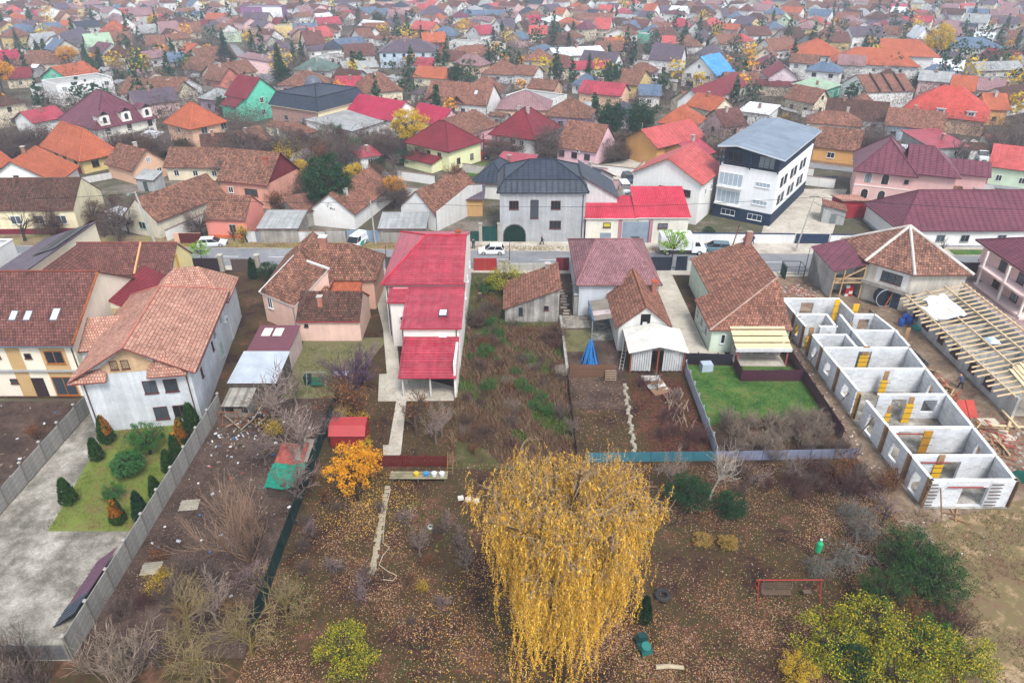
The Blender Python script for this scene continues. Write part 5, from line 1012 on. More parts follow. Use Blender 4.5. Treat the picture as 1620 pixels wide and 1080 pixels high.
# red and brown yard fences further back
wall_run('yard_fence', 'red sheet fence beside the white house with red balcony', P(738, 262), P(772, 250), 1.8, .08, paint('b02c28', .6, .1), 2, None, 'fence')
wall_run('yard_fence', 'maroon gate below the yellow orange-roofed house', P(88, 286), P(132, 273), 1.6, .08, paint('6c2434', .6, .1), 2, None, 'fence')
wall_run('yard_fence', 'maroon gate beside the arched pink villa', P(1500, 290), P(1560, 292), 1.7, .08, paint('8c2434', .6, .1), 2, None, 'fence')
wall_run('yard_wall', 'dark gate wall in front of the pink cottage', P(975, 255), P(1002, 252), 1.6, .1, paint('4a4048', .7, .1), 3, None, 'fence')
wall_run('yard_wall', 'white yard wall right of the pink cottage gate', P(1002, 252), P(1038, 255), 1.6, .2, wallm('e0dcd4', .08, .08), 3)
wall_run('yard_wall', 'white patchy wall along the left garden of the villa', P(100, 297), P(178, 282), 1.2, .2, wallm('dcdad4', .14, .14), 3)
wall_run('yard_fence', 'dark barred fence of the parking yard', P(1256, 292), P(1322, 292), 1.7, .1, paint('3c4454', .6, .1), 3, None, 'fence')

# ------------------------------------------------------------------ trees and shrubs
def barkm(c, var=.3): return paint(c, .95, var, 0, 3)
def leafm(name, cols, rough=.6):
    """leaves: each leaf face picks its own tint"""
    name = 'leaf_' + name
    if name in MATS: return MATS[name]
    t = NT(name); r = t.new('NewGeometry').outputs['Random Per Island']
    t.link(t.ramp(r, [(k / max(1, len(cols) - 1), srgb(c)) for k, c in enumerate(cols)]), t.b.inputs['Base Color'])
    t.b.inputs['Roughness'].default_value = rough; t.b.inputs['Specular IOR Level'].default_value = .2
    tr = t.new('BsdfTranslucent'); mx = t.new('MixShader'); mx.inputs[0].default_value = .25
    t.link(t.n['Color Ramp'].outputs[0], tr.inputs[0]); t.link(t.b.outputs[0], mx.inputs[1]); t.link(tr.outputs[0], mx.inputs[2]); t.link(mx.outputs[0], t.n['Material Output'].inputs[0])
    MATS[name] = t.m; return t.m
def rdir(rng):
    z = rng.uniform(-1, 1); a = rng.uniform(0, 2 * math.pi); s = math.sqrt(1 - z * z); return Vector((s * math.cos(a), s * math.sin(a), z))
def leaf(mb, p, rng, s, asp=.55, up=.35):
    n = (rdir(rng) + Vector((0, 0, up))).normalized(); u = n.cross(rdir(rng)).normalized(); v = n.cross(u) * (s * asp); u = u * s
    p = Vector(p); mb.face([p - u * .5, p + v * .5 - u * .05, p + u * .5, p - v * .5 - u * .05])
def grow(T, W, p, d, L, r, lev, rng, top, tips, kids=(6, 6, 5, 5), ang=(35, 60), up=.25, shrink=.62, droop=0.0, wob=.22, rmin=.02):
    n = 3 if lev < top else 2; pts = [p.copy()]; rr = [r]; q = p.copy(); dd = d.copy()
    for k in range(n):
        dd = (dd + rdir(rng) * wob + Vector((0, 0, (up - droop * (lev > 0)) * .35))).normalized(); q = q + dd * (L / n); pts.append(q.copy()); rr.append(r * (1 - .55 * (k + 1) / n))
    mb = T if lev < 2 else W
    mb.tube(pts, rr, 7 if lev == 0 else (4 if lev == 1 else 3), 0, False)
    if lev >= top: tips.append((q.copy(), dd.copy())); return
    m = kids[min(lev, len(kids) - 1)]
    for k in range(m):
        t = .35 + .65 * (k + rng.random()) / m if lev == 0 else .2 + .8 * (k + rng.random()) / m
        f = t * n; i = min(int(f), n - 1); b = pts[i].lerp(pts[i + 1], f - i)
        ax = dd.cross(rdir(rng)).normalized(); nd = Matrix.Rotation(R(rng.uniform(*ang)), 3, ax) @ dd
        grow(T, W, b, nd, L * shrink * rng.uniform(.75, 1.2), max(r * .5 * (1.15 - .5 * t), rmin), lev + 1, rng, top, tips, kids, ang, up, shrink, droop, wob, rmin)
def bare_tree(name, seed, H, bark, kids=(7, 6, 5, 4), ang=(30, 62), trunk=.4, r=.17, up=.3, twig=None, leaves=None, nleaf=0, lsize=.16, shrink=.62, droop=0, lean=0, stems=1, top=3, spread=.1, rmin=.02, splay=.5, wob=.22):
    rng = random.Random(seed); T, W, tips = MB(), MB(), []
    for s in range(stems):
        a = rng.uniform(0, 6.28); d = Vector((math.sin(a) * (splay * rng.uniform(.3, 1.3) if stems > 1 else lean), math.cos(a) * (splay * rng.uniform(.3, 1.3) if stems > 1 else lean), 1)).normalized()
        grow(T, W, Vector((rng.uniform(-spread, spread) * (stems > 1), rng.uniform(-spread, spread) * (stems > 1), -.1)), d, H * trunk * rng.uniform(.8, 1.1), r, 0, rng, top, tips, kids, ang, up, shrink, droop, wob, rmin)
    parts = [('trunk', T.mesh('trunk', barkm(bark), True)), ('crown', W.mesh('twigs', barkm(twig or bark)))]
    if leaves:
        Lf = MB()
        for p, d in tips:
            for k in range(nleaf if nleaf >= 1 else (1 if rng.random() < nleaf else 0)): leaf(Lf, p + rdir(rng) * rng.uniform(0, .4), rng, lsize * rng.uniform(.7, 1.4))
        parts.append(('foliage', Lf.mesh('foliage', leaves)))
    return parts
def clump_tree(seed, H, rx, zc, rz, leaves, ncl, nl, ls, bark='4c4038', cl=.55, tr=.12, core=None, asp=.6, flat=0):
    """leafy crown: leaves in clumps spread through an ellipsoid, gaps between"""
    rng = random.Random(seed); T = MB(); Lf = MB(); W = MB()
    T.tube([(0, 0, -.1), (rng.uniform(-.1, .1), 0, H * .3), (0, rng.uniform(-.2, .2), max(zc, H * .5))], [tr, tr * .8, tr * .35], 7)
    for k in range(ncl):
        d = rdir(rng); f = rng.uniform(.35, 1) ** .6
        if d.z < -.55: d.z *= .5
        c = Vector((d.x * rx * f, d.y * rx * f, zc + d.z * rz * f))
        W.tube([(0, 0, max(.2, zc - rz * .5)), tuple(c * .55 + Vector((0, 0, zc * .3))), tuple(c)], [tr * .4, tr * .25, .015], 3, 0, False)
        sc = rng.uniform(.6, 1.25)
        for q in range(nl):
            o = rdir(rng) * (cl * sc * rng.random() ** .5); o.z *= .7; leaf(Lf, c + o, rng, ls * rng.uniform(.7, 1.3), asp)
    return [('trunk', T.mesh('trunk', barkm(bark), True)), ('branches', W.mesh('branches', barkm(bark))), ('crown', Lf.mesh('crown', leaves))]
def spruce(seed, H, rad, leaves, droop=.25, whorls=24, per=11):
    rng = random.Random(seed); T = MB(); Lf = MB(); T.tube([(0, 0, -.1), (0, 0, H * .5), (0, 0, H)], [.22, .14, .03], 7)
    for k in range(whorls):
        z = H * (.08 + .9 * k / whorls); L = rad * (1 - k / whorls) ** .85 + .15
        for j in range(per):
            a = 2 * math.pi * (j + rng.random()) / per; l = L * rng.uniform(.7, 1.1); n = max(3, int(l / .28))
            for q in range(n):
                f = (q + .7) / n; p = Vector((math.cos(a) * l * f, math.sin(a) * l * f, z - droop * l * f * f + rng.uniform(-.08, .08)))
                for s in (-1, 1):
                    w = .5 * (1.15 - f) * L * .45 + .12; u = Vector((-math.sin(a) * s, math.cos(a) * s, 0)); e = p + u * w + Vector((math.cos(a), math.sin(a), 0)) * w * .7 + Vector((0, 0, -.18 * w))
                    b = Vector((math.cos(a), math.sin(a), -.2)) * .26; Lf.face([p - b, p + b, e + b * .5, e - b * .5])
    return [('trunk', T.mesh('trunk', barkm('4a3c32'))), ('crown', Lf.mesh('crown', leaves))]
def thuja(seed, H, rad, leaves, n=900, ls=.16, tip=None):
    rng = random.Random(seed); T = MB(); Lf = MB(); T.tube([(0, 0, -.1), (0, 0, H * .9)], [.07, .02], 5); Tp = MB()
    for k in range(n):
        f = rng.random() ** .8; z = H * (.03 + .95 * f); rr = rad * (min(1, 4 * f + .45)) * (1 - f) ** .55 * rng.uniform(.72, 1.04); a = rng.uniform(0, 6.28)
        p = Vector((rr * math.cos(a), rr * math.sin(a), z)); s = ls * rng.uniform(.7, 1.4); t = Vector((-math.sin(a), math.cos(a), 0)) * s * .5; u = Vector((math.cos(a) * .35, math.sin(a) * .35, 1)).normalized() * s * 1.5
        m = Tp if (tip and f > .38 and math.cos(a - 4.4) > .2 and rng.random() < .85) else Lf
        t = Matrix.Rotation(rng.uniform(-.8, .8), 3, 'Z') @ t; m.face([p - t, p + t, p + u])
    out = [('trunk', T.mesh('trunk', barkm('4a3c32'))), ('crown', Lf.mesh('crown', leaves))]
    if tip: out.append(('browned_foliage', Tp.mesh('browned', leafm('thuja_brown', ['9a5a1c', 'c07a24', 'd8962c']))))
    return out
ORDS_ = ['first', 'second', 'third', 'fourth', 'fifth', 'sixth', 'seventh', 'eighth', 'ninth', 'tenth', 'eleventh', 'twelfth']
def plant(parts, name, label, loc, rz=None, s=1, cat='tree', group=None, sz=None):
    r = thing(name, label, cat, (loc[0], loc[1], 0), random.uniform(0, 6.28) if rz is None else rz, group); r.scale = (s, s, sz or s)
    for n, me in parts: put(me, n, r)
    return r
LF_y = leafm('yellow', ['c9a01c', 'e0b824', 'b8942a', 'd4c040']); LF_yg = leafm('yellow_green', ['3c4c1c', '56681f', '748426', '98982a', 'beac2c', 'd8bc34']); LF_o = leafm('orange', ['d88c14', 'ecac24', 'c87814', 'f0bc3c'])
LF_g = leafm('dark_green', ['16301c', '1e3f24', '28502c', '325c30']); LF_g2 = leafm('mid_green', ['2c5a24', '3c7030', '508438', '24481e']); LF_th = leafm('thuja', ['1c3c18', '2a4e1e', '3c6028', '4c6c2c']); LF_bl = leafm('blue_spruce', ['24403c', '2c4c46', '34564c', '1c3430'])
LF_br = leafm('rust', ['7c4a24', '9c6230', '6c3c24', 'b4803c']); LF_lg = leafm('fresh_green', ['6c9c24', '88b42c', 'a4c43c', '548420']); LF_gr = leafm('grey_green', ['5c6c4c', '6f7c58', '808a64'])
PAR = {
 'bare1': bare_tree('b', 1, 9, '8c7a6e', (8, 6, 5, 3), twig='98857a', rmin=.026), 'bare2': bare_tree('b', 2, 8, '7c6e66', (7, 6, 5, 4), rmin=.024, twig='86746c', ang=(28, 55)), 'bare3': bare_tree('b', 3, 8.5, '5c504a', (8, 6, 5, 4), twig='8a7572', trunk=.3),
 'pollard': bare_tree('p', 4, 8, '4c423c', (5, 4, 4), trunk=.36, r=.24, ang=(30, 55), shrink=.85, up=.5, top=2), 'wide': bare_tree('w', 5, 9.5, '5a4c44', (9, 7, 6, 5), ang=(40, 72), trunk=.34, r=.28, shrink=.72, up=.22, twig='6e5e58'),
 'rusty': bare_tree('r', 6, 7, '5c4a40', (7, 6, 5, 4), leaves=LF_br, nleaf=1.0 and 1, lsize=.2), 'yellowish': bare_tree('y', 7, 6, '5c4a3c', (7, 6, 5, 4), leaves=LF_y, nleaf=2, lsize=.22),
 'bush1': bare_tree('s', 8, 3.4, '64544c', (6, 4), trunk=.62, r=.04, stems=20, top=2, ang=(14, 42), twig='75645c', spread=.7, shrink=.5, splay=.75, rmin=.016), 'bush2': bare_tree('s', 9, 3, '6c4c4a', (6, 4), trunk=.66, r=.038, stems=22, top=2, ang=(14, 40), twig='664642', spread=.8, shrink=.5, splay=.7, rmin=.016),
 'bush3': bare_tree('s', 10, 3, '8a7868', (6, 5), trunk=.66, r=.04, stems=22, top=2, ang=(16, 46), twig='9c8a78', spread=.9, shrink=.52, splay=.85, rmin=.017), 'bushp': bare_tree('s', 12, 4.2, '54405a', (8, 6), trunk=.62, r=.055, stems=16, top=2, ang=(16, 44), twig='6e5066', spread=.5, shrink=.5, splay=.6, rmin=.018),
 'bushr': bare_tree('s', 13, 3, '6c5040', (6, 4), trunk=.62, r=.04, stems=16, top=2, leaves=LF_br, nleaf=2, lsize=.13, spread=.6, shrink=.5, splay=.65), 'bushy': bare_tree('s', 14, 2.8, '6c5a40', (6, 4), trunk=.62, r=.035, stems=14, top=2, leaves=LF_y, nleaf=3, lsize=.13, spread=.6, shrink=.5, splay=.6),
 'lichen': bare_tree('l', 15, 7.5, '7c6c38', (8, 7, 6, 4), trunk=.36, r=.12, ang=(32, 66), twig='94815a', shrink=.74, up=.16, rmin=.015, wob=.3), 'pale': bare_tree('w', 16, 6, 'c8beb0', (7, 6, 5, 3), trunk=.42, r=.09, ang=(30, 60), twig='b4a898', shrink=.66, rmin=.016),
 'sucker': bare_tree('k', 17, 6, '9c7c64', (7, 6, 4), trunk=.95, r=.07, stems=12, top=2, ang=(12, 34), up=.5, twig='9c7e6a', spread=.25, shrink=.55, splay=.5, rmin=.024), 'fallen': bare_tree('f', 18, 5, '74705f', (8, 6, 5, 5), trunk=.42, r=.14, ang=(45, 85), shrink=.74, up=-.05, droop=.45, twig='7c7870', rmin=.017),
 'orange': clump_tree(20, 5, 2.3, 3.2, 1.7, LF_o, 80, 64, .17, cl=.55), 'yellow': clump_tree(21, 8, 3.4, 5, 3.2, LF_y, 90, 70, .26, cl=.85), 'yg': clump_tree(22, 3.4, 1.9, 1.5, 1.3, LF_yg, 52, 110, .1, cl=.55), 'green': clump_tree(23, 3, 1.7, 1.4, 1.2, LF_g2, 70, 90, .1, cl=.42),
 'dgreen': clump_tree(24, 3, 1.6, 1.3, 1.2, LF_g, 80, 90, .1, cl=.42), 'ever': clump_tree(25, 8, 2.7, 4.4, 3.8, LF_g, 150, 80, .24, cl=.75, tr=.3), 'ylow': clump_tree(26, 2.4, 1.5, 1.2, .9, LF_y, 50, 70, .09, cl=.4), 'grass': clump_tree(27, 1.3, .75, .6, .5, leafm('dry_clump', ['9c7c34', 'b8944c', '7c6428', 'c8a860']), 40, 40, .22, cl=.3, asp=.15),
 'gball': clump_tree(28, 1.9, 1.15, 1.0, .85, leafm('ball', ['2e5c2c', '3c7036', '4c8040', '24481f']), 230, 36, .12, cl=.28), 'fresh': clump_tree(29, 4, 1.7, 2.6, 1.5, LF_lg, 50, 40, .15, cl=.4, tr=.08), 'ivy': clump_tree(30, 3.6, 2.2, 1.9, 1.7, leafm('ivy', ['1c3a1c', '2a4c22', '3c5e28', '4c6c34', '14281a']), 100, 100, .1, cl=.5),
 'purple': clump_tree(31, 4, 2.2, 2.2, 1.8, leafm('purple', ['5c2c54', '74386a', '4a2440', '844c70']), 60, 36, .26, cl=.6), 'twigball': clump_tree(32, 5, 2.8, 2.6, 2.4, leafm('twig_mass', ['54463f', '66564e', '77665e', '483c38']), 80, 80, .36, cl=.9, asp=.07), 'twigball2': clump_tree(33, 4, 2.6, 2.0, 1.9, leafm('twig_mass2', ['5c463a', '6e5446', '4c3a32', '7c604e']), 80, 80, .36, cl=.8, asp=.08),
 'spruce': spruce(40, 10, 2.6, LF_g), 'bspruce': spruce(41, 9, 3.2, LF_bl, .15), 'thuja': thuja(42, 2.2, .62, LF_th), 'thujab': thuja(43, 2.2, .6, LF_th, tip=True), 'thuja2': thuja(44, 3.4, .8, LF_g, 1300),
}
# --- in the clipped garden
def at(px, py): return P(px, py)
for k, (px, py, s, kd, lb) in enumerate([
    (172, 701, 1.15, 'thujab', 'browned thuja against the house corner beside the lawn'), (156, 728, .95, 'thuja', 'green thuja at the lawn edge next to the browned one'), (112, 798, 1.05, 'thuja', 'lone thuja at the concrete edge of the lawn'),
    (190, 828, 1.0, 'thujab', 'slim rusty thuja near the front edge of the lawn'), (228, 826, 1.2, 'thuja2', 'dark broad thuja near the front edge beside the wall'), (250, 788, .9, 'thuja', 'thuja along the wall, second from the front'), (270, 747, .95, 'thuja', 'thuja along the wall, third from the front'),
    (284, 728, 1.1, 'thujab', 'tall yellow-tinged thuja along the wall mid lawn'), (293, 705, 1.15, 'thujab', 'thuja along the wall just before the house corner'), (308, 684, 1.25, 'thuja', 'rearmost thuja between the house corner and the wall')]):
    plant(PAR[kd], 'thuja', lb, at(px, py), None, (s if kd != 'thuja2' else s * .68) * 1.2, 'thuja', 'thujas around the clipped lawn')
plant(PAR['green'], 'shrub', 'tall leafy green shrub before the grey house wall', at(238, 718), None, 1.05, 'shrub', sz=1.35)
plant(PAR['gball'], 'shrub', 'ball-clipped boxwood in the middle of the lawn', at(206, 750), None, 1.25, 'shrub')
plant(PAR['green'], 'shrub', 'low loose shrub in front of the ball-clipped boxwood', at(182, 788), None, .6, 'shrub')
# --- street trees and single trees
def T(kd, px, py, s, lb, cat='tree', name=None, sz=None, rz=None): return plant(PAR[kd], name or ('shrub' if cat == 'shrub' else 'tree'), lb, at(px, py), rz, s, cat, None, sz)
T('pollard', 40, 382, 1.15, 'pollarded bare tree in front of the cream street house, left one'); T('pollard', 92, 376, 1.1, 'pollarded bare tree in front of the cream street house, right one', rz=1.2)
T('wide', 190, 388, 1.1, 'big spreading bare tree beside the lamp pole'); T('yellowish', 392, 384, .95, 'small orange-leafed street tree by the salmon house'); T('rusty', 371, 382, .55, 'slender reddish street tree next to the parked silver car')
T('fresh', 321, 418, .9, 'fresh green sapling by the roadside gate'); T('bare2', 492, 388, .5, 'thin bare sapling before the white street wall'); T('fresh', 1062, 420, 1.25, 'light green half-bare tree in front of the white truck', sz=1.45)
T('ever', 524, 348, 1.4, 'dense round evergreen beside the orange-brown roof'); T('yellow', 650, 244, 1.25, 'bright yellow leafy tree left of the pale yellow house'); T('orange', 625, 322, 1.0, 'rusty yellow tree between two tiled cottages')
T('ever', 966, 224, 1.15, 'dark evergreen behind the pink cottage, left of the pair'); T('ever', 1010, 228, 1.2, 'dark evergreen behind the pink cottage, right of the pair'); T('ivy', 528, 232, 1.5, 'ivy-covered dark shrub against the warehouse wall', 'shrub')
T('spruce', 930, 145, 1.15, 'open tall spruce in front of the dark gabled house'); T('ever', 966, 150, 1.1, 'broad dark pine right of the tall spruce'); T('spruce', 447, 136, 1.5, 'dense spruce behind the mint green house', sz=1.35); T('bspruce', 360, 106, 1.4, 'wide-armed blue spruce on the left of town', sz=1.35)
T('yellow', 1474, 108, 1.45, 'golden weeping tree right of the orange-roofed hall', sz=1.9); T('wide', 1000, 98, 1.5, 'huge bare tree left of the purple-grey school roof', sz=1.6); T('purple', 1430, 122, 1.1, 'purple bush by the hall, nearer the hall', 'shrub'); T('purple', 1478, 126, 1.3, 'wider purple bush by the hall, further right', 'shrub')
T('orange', 112, 110, 1.6, 'orange autumn tree behind the brown hip-roofed house'); T('orange', 8, 155, 2.0, 'yellow-orange tree at the left edge above the white wall', sz=2.2); T('spruce', 32, 82, .95, 'dark spruce at the far left beside the yellow house'); T('bspruce', 140, 112, .7, 'blue-green spruce, left of the pair by the cream house'); T('bspruce', 160, 114, .8, 'blue-green spruce, right of the pair by the cream house')
T('ever', 722, 140, .95, 'dark pine behind the long dormered house'); T('spruce', 774, 106, .7, 'small dark spruce beside the terracotta hip roof'); T('dgreen', 600, 46, 2.4, 'dark round tree far behind the light blue house', sz=3.2); T('yellow', 345, 245, .6, 'pale green tree in front of the beige house')
T('bushy', 75, 218, 1.5, 'yellow shrub behind the yellow house', 'shrub'); T('yellow', 245, 50, .9, 'ochre tree at the far left skyline beside conifers'); T('spruce', 200, 46, .9, 'dark conifer in front of far left roofs'); T('spruce', 150, 46, 1.0, 'dark slim conifer left of the orange pyramid roof')
T('yellow', 1552, 52, .9, 'golden tree near the top right corner'); T('spruce', 1305, 33, .9, 'dark spruce above the orange hall, left of two'); T('spruce', 1322, 34, .8, 'dark spruce above the orange hall, right of two')
T('bare2', 730, 305, .8, 'thin bare tree before the tan shed'); T('dgreen', 1120, 375, .7, 'dark shrub at the corner of the white and navy block', 'shrub'); T('bushy', 1240, 200, 1.3, 'yellow-green shrub before the old roofed white house', 'shrub')
T('yg', 1390, 200, 1.5, 'olive shrub behind the orange bungalow', 'shrub'); T('bare1', 1170, 168, .9, 'pale bare tree in front of the mauve house'); T('pollard', 1488, 400, .6, 'knobbly pollarded stump before the long low white house')
T('fresh', 1318, 345, .5, 'dark climbing shrub on the villa fence', 'shrub')
for px, py, s, kd, lb in ((300, 335, 1.5, 'bushy', 'yellow shrub behind the narrow cream house'), (478, 292, .62, 'yellow', 'yellow tree in the wild gardens, left of the round evergreen'), (562, 296, .6, 'yellow', 'yellow tree in the wild gardens, right of the round evergreen'), (455, 262, 1.9, 'bushy', 'golden shrub below the brick house'), (512, 262, 1.8, 'bushr', 'rust shrub below the ivy thicket'), (600, 268, 1.0, 'dgreen', 'dark evergreen bush below the yellow tree'), (640, 262, 1.4, 'dgreen', 'dark green undershrub beneath the yellow leafy tree'), (590, 300, 1.6, 'bushr', 'russet shrub behind the orange-brown tiled cottage'), (415, 245, 1.1, 'bare3', 'bare dark tree left of the brick house wall'), (720, 285, 1.3, 'bushr', 'orange-brown shrub before the pale yellow house'), (765, 290, .9, 'green', 'green garden bush by the charcoal-roofed house')): T(kd, px, py, s, lb, 'tree' if kd in ('yellow', 'bare3') else 'shrub')
for k, (px, py, s, kd) in enumerate(((500, 850, .5, 'bare3'), (530, 905, .55, 'bare3'), (565, 960, .6, 'bare3'), (640, 830, .6, 'bare3'), (665, 880, .6, 'bare2'), (700, 845, .5, 'bare3'), (740, 905, .55, 'bare2'), (510, 800, .55, 'rusty'), (640, 935, .5, 'rusty'), (700, 960, .45, 'bare3'), (720, 870, .5, 'bare3'))): T(kd, px, py, s, ('thin bare', 'young leafless', 'slender')[k % 3] + ' fruit tree in the orchard, ' + ORDS_[k] + ' of the orchard trees')
for px, py, s, kd, lb in ((1340, 815, .9, 'fallen', 'bent mossy fruit tree nearest the half-built house corner'), (1395, 835, .8, 'bare3', 'dark tangled tree above the ivy thicket'), (1060, 770, .7, 'bare1', 'pale bare branches right behind the willow'), (1250, 765, .7, 'bare2', 'bare tree among the reddish shrubs by the fence'), (1190, 770, .6, 'bare3', 'dark bare tree beside the evergreen shrub'), (905, 690, .5, 'bare2', 'grey bare sapling at the dark plank edge'), (880, 600, .6, 'pale', 'pale bare bush at the board fence corner'), (1075, 640, .55, 'bare3', 'bare dark sapling in the raspberry plot'), (1040, 620, .5, 'bare2', 'bare grapevine by the carport'), (1470, 905, .8, 'bush2', 'reddish bramble at the ivy edge')): T(kd, px, py, s, lb, 'shrub' if kd == 'bush2' else 'tree')
T('thuja2', 402, 442, .95, 'dark thuja beside the weathered timber gate'); T('dgreen', 428, 442, 1.1, 'dark round evergreen right of the timber gate', 'shrub'); T('green', 262, 464, .9, 'leafy green bush beside the brick chimney', 'shrub')
T('bare2', 470, 640, .85, 'bare fruit tree in the yard in front of the green swing'); T('bare3', 520, 690, .8, 'dark bare tree at the upper end of the net fence'); T('bare1', 345, 985, .8, 'pale bare tree between the fence and the lichen-yellow trees'); T('bare3', 420, 940, .85, 'dark bare tree beside the net fence in the bare plot')
# --- near gardens
T('yg', 800, 462, 1.5, 'leafy green bush behind the red-roofed house by the street', 'shrub'); T('bushp', 560, 612, 1.35, 'purple-brown twiggy shrub beside the garden path', 'shrub', sz=1.1); T('bushr', 545, 650, 1.5, 'rust-leafed tall shrub in front of the purple one', 'shrub')
T('orange', 566, 792, 1.05, 'orange autumn tree in front of the red garden shed', sz=1.15); T('bare1', 440, 678, 1.25, 'pinkish bare fruit tree over the junk yard by the tin shelter'); T('bare1', 478, 735, 1.2, 'pinkish bare fruit tree just behind the tarpaulin shed', rz=2.5); T('bare2', 420, 735, .8, 'small bare tree left of the tarpaulin shed'); T('bushy', 432, 690, .8, 'yellow-leafed shrub among the junk', 'shrub'); T('sucker', 395, 885, .95, 'tan many-stemmed bare tree in the junk plot', rz=.5); T('bare2', 470, 805, 1.15, 'bare tree beside the green tarpaulin shed')
T('bare1', 700, 690, .7, 'bare fruit tree at the corner of the veranda', rz=1.5); T('rusty', 660, 690, 1.05, 'half-leafless fruit tree right of the concrete path'); T('bare1', 690, 700, .7, 'small bare fruit tree by the red slat fence'); T('yg', 548, 1052, 1.1, 'yellow-green bush at the bottom left of the willow', 'shrub'); T('pale', 1122, 790, 1.2, 'pale-barked bare tree by the teal fence', sz=1.3)
T('dgreen', 1152, 815, .95, 'dark evergreen shrub right of the pale-barked tree', 'shrub'); T('dgreen', 1085, 800, 1.25, 'dark evergreen shrub behind the willow edge', 'shrub', sz=1.3); T('grass', 1110, 862, 1.0, 'tan ornamental grass clump, left of two', 'grass clump', 'grass_clump'); T('grass', 1150, 866, 1.0, 'tan ornamental grass clump, right of two', 'grass clump', 'grass_clump')
T('fallen', 1330, 890, 1.0, 'grey lichen-covered fallen-looking fruit tree with hanging twigs'); T('fallen', 1370, 850, 1.1, 'bent grey fruit tree beside the ivy thicket', rz=2.2); T('fallen', 1285, 905, .8, 'low grey twig heap tree holding a green bottle')
T('thuja2', 1018, 985, .8, 'slim dark cypress at the right of the willow'); T('lichen', 300, 1010, 1.15, 'lichen-yellow bare tree in the bottom left corner thicket'); T('lichen', 400, 1040, 1.1, 'lichen-yellow bare tree right of the wall corner', rz=2); T('lichen', 330, 1085, 1.2, 'lichen-yellow bare tree cut by the bottom edge', rz=4); T('bush3', 200, 1070, 1.4, 'pale bare thicket below the wall corner', 'shrub')
T('lichen', 455, 985, .9, 'grey twiggy tree beside the dark net fence', rz=1); T('bare3', 255, 1055, .7, 'bare bush tree behind the low wall corner', rz=3)
for k, (px, py, s, kd, lb) in enumerate([(1300, 1040, 1.25, 'yg', 'yellow-green bush at the bottom right, left one'), (1365, 1020, 1.35, 'yg', 'yellow-green bush at the bottom right, middle one'), (1440, 1056, 1.35, 'yg', 'large yellow-green bush at the bottom edge'), (1400, 1015, .9, 'bush1', 'grey bare shrub among the yellow-green bushes'), (1330, 1010, .8, 'bushr', 'rusty shrub behind the left yellow-green bush'), (1510, 1065, 1.2, 'yg', 'yellow bush at the border of the dry field'), (1400, 1085, 1.2, 'yg', 'yellow-green bush cut by the bottom edge'), (1260, 1075, .9, 'ylow', 'low yellow bush right of the log'), (1340, 1062, 1.0, 'dgreen', 'dark green bush between the yellow-green ones'), (1470, 1030, 1.0, 'green', 'mid green bush behind the large yellow-green one'), (1395, 1048, .8, 'ylow', 'golden bush in the middle of the bottom right thicket'),
    (1430, 905, 1.15, 'ivy', 'dark ivy thicket below the half-built walls'), (1462, 945, 1.2, 'ivy', 'green ivy thicket at the edge of the dry field'), (1395, 960, .9, 'ivy', 'dark leafy shrub left of the ivy thicket'), (1420, 990, 1.0, 'bushr', 'rust-leafed bush between ivy and yellow bushes'), (1500, 1000, .9, 'bush2', 'reddish bare bush along the dry field')]):
    T(kd, px, py, s, lb, 'shrub')
# --- thickets of bare shrubs, each shrub a thing of its own
ADJ = {'bush1': 'grey', 'bush2': 'reddish', 'bush3': 'tan', 'bushr': 'rust-leafed', 'bushy': 'yellow-leafed', 'ylow': 'low yellow', 'green': 'leafy green', 'twigball': 'dense grey', 'twigball2': 'dense russet', 'bare2': 'tall grey', 'bare3': 'tall dark', 'bushp': 'purple'}
ORDS = ['first', 'second', 'third', 'fourth', 'fifth', 'sixth', 'seventh', 'eighth', 'ninth', 'tenth']
def nth(k): return ORDS[k] if k < 10 else str(k + 1) + ('th' if 10 <= k % 100 <= 19 or k % 10 > 2 else ('st', 'nd', 'rd')[k % 10])
def thicket(n, region, kinds, s0, s1, lab, grp, seed, gap=.8):
    """shrubs strewn over a rectangle; each is told by its look and its place in the row"""
    rng = random.Random(seed); (x0, x1, y0, y1) = region; pts = []
    for t in range(n * 30):
        if len(pts) >= n: break
        x, y = rng.uniform(x0, x1), rng.uniform(y0, y1)
        if any((x - q[0]) ** 2 + (y - q[1]) ** 2 < gap * gap for q in pts) or hits(x, y, .3, .1): continue
        pts.append((x, y, rng.choice(kinds), rng.uniform(0, 6.28), rng.uniform(s0, s1)))
    cnt = {}
    for x, y, kd, a, s in sorted(pts, key=lambda q: PJ((q[0], q[1], 0))[0]):
        k = cnt[ADJ[kd]] = cnt.get(ADJ[kd], -1) + 1; plant(PAR[kd], 'shrub', f'{ADJ[kd]} {lab}, {nth(k)} such from the left', (x, y), a, s, 'shrub', grp)
thicket(52, (-5.4, 5.6, 53, 78), ['bush1', 'bush2', 'bushr', 'bush2', 'green', 'bush3', 'twigball2'], .3, .62, 'shrub among dry grass of the overgrown plot', 'wild shrubs of the overgrown plot', 50, 1.1)
thicket(9, (-5.4, -2.5, 66, 90), ['bush1', 'bushr', 'green'], .5, .9, 'shrub beside the red-roofed house wall', 'shrubs under the cream wall', 51, 1.2)
thicket(26, (20.5, 31.5, 52.2, 58), ['bush3', 'bush3', 'bush1'], .45, .78, 'shrub between lawn and grey fence', 'tan shrubs below the lawn', 52, .9)
thicket(20, (19.5, 34, 46.5, 50.5), ['bush2', 'bush1', 'bushr'], .5, .85, 'shrub in front of the grey fence', 'shrubs along the fence', 53, 1)
thicket(8, (13.5, 18.8, 53, 64), ['bush2'], .4, .65, 'cane clump below the carport', 'cane clumps by the carport', 54, 1)
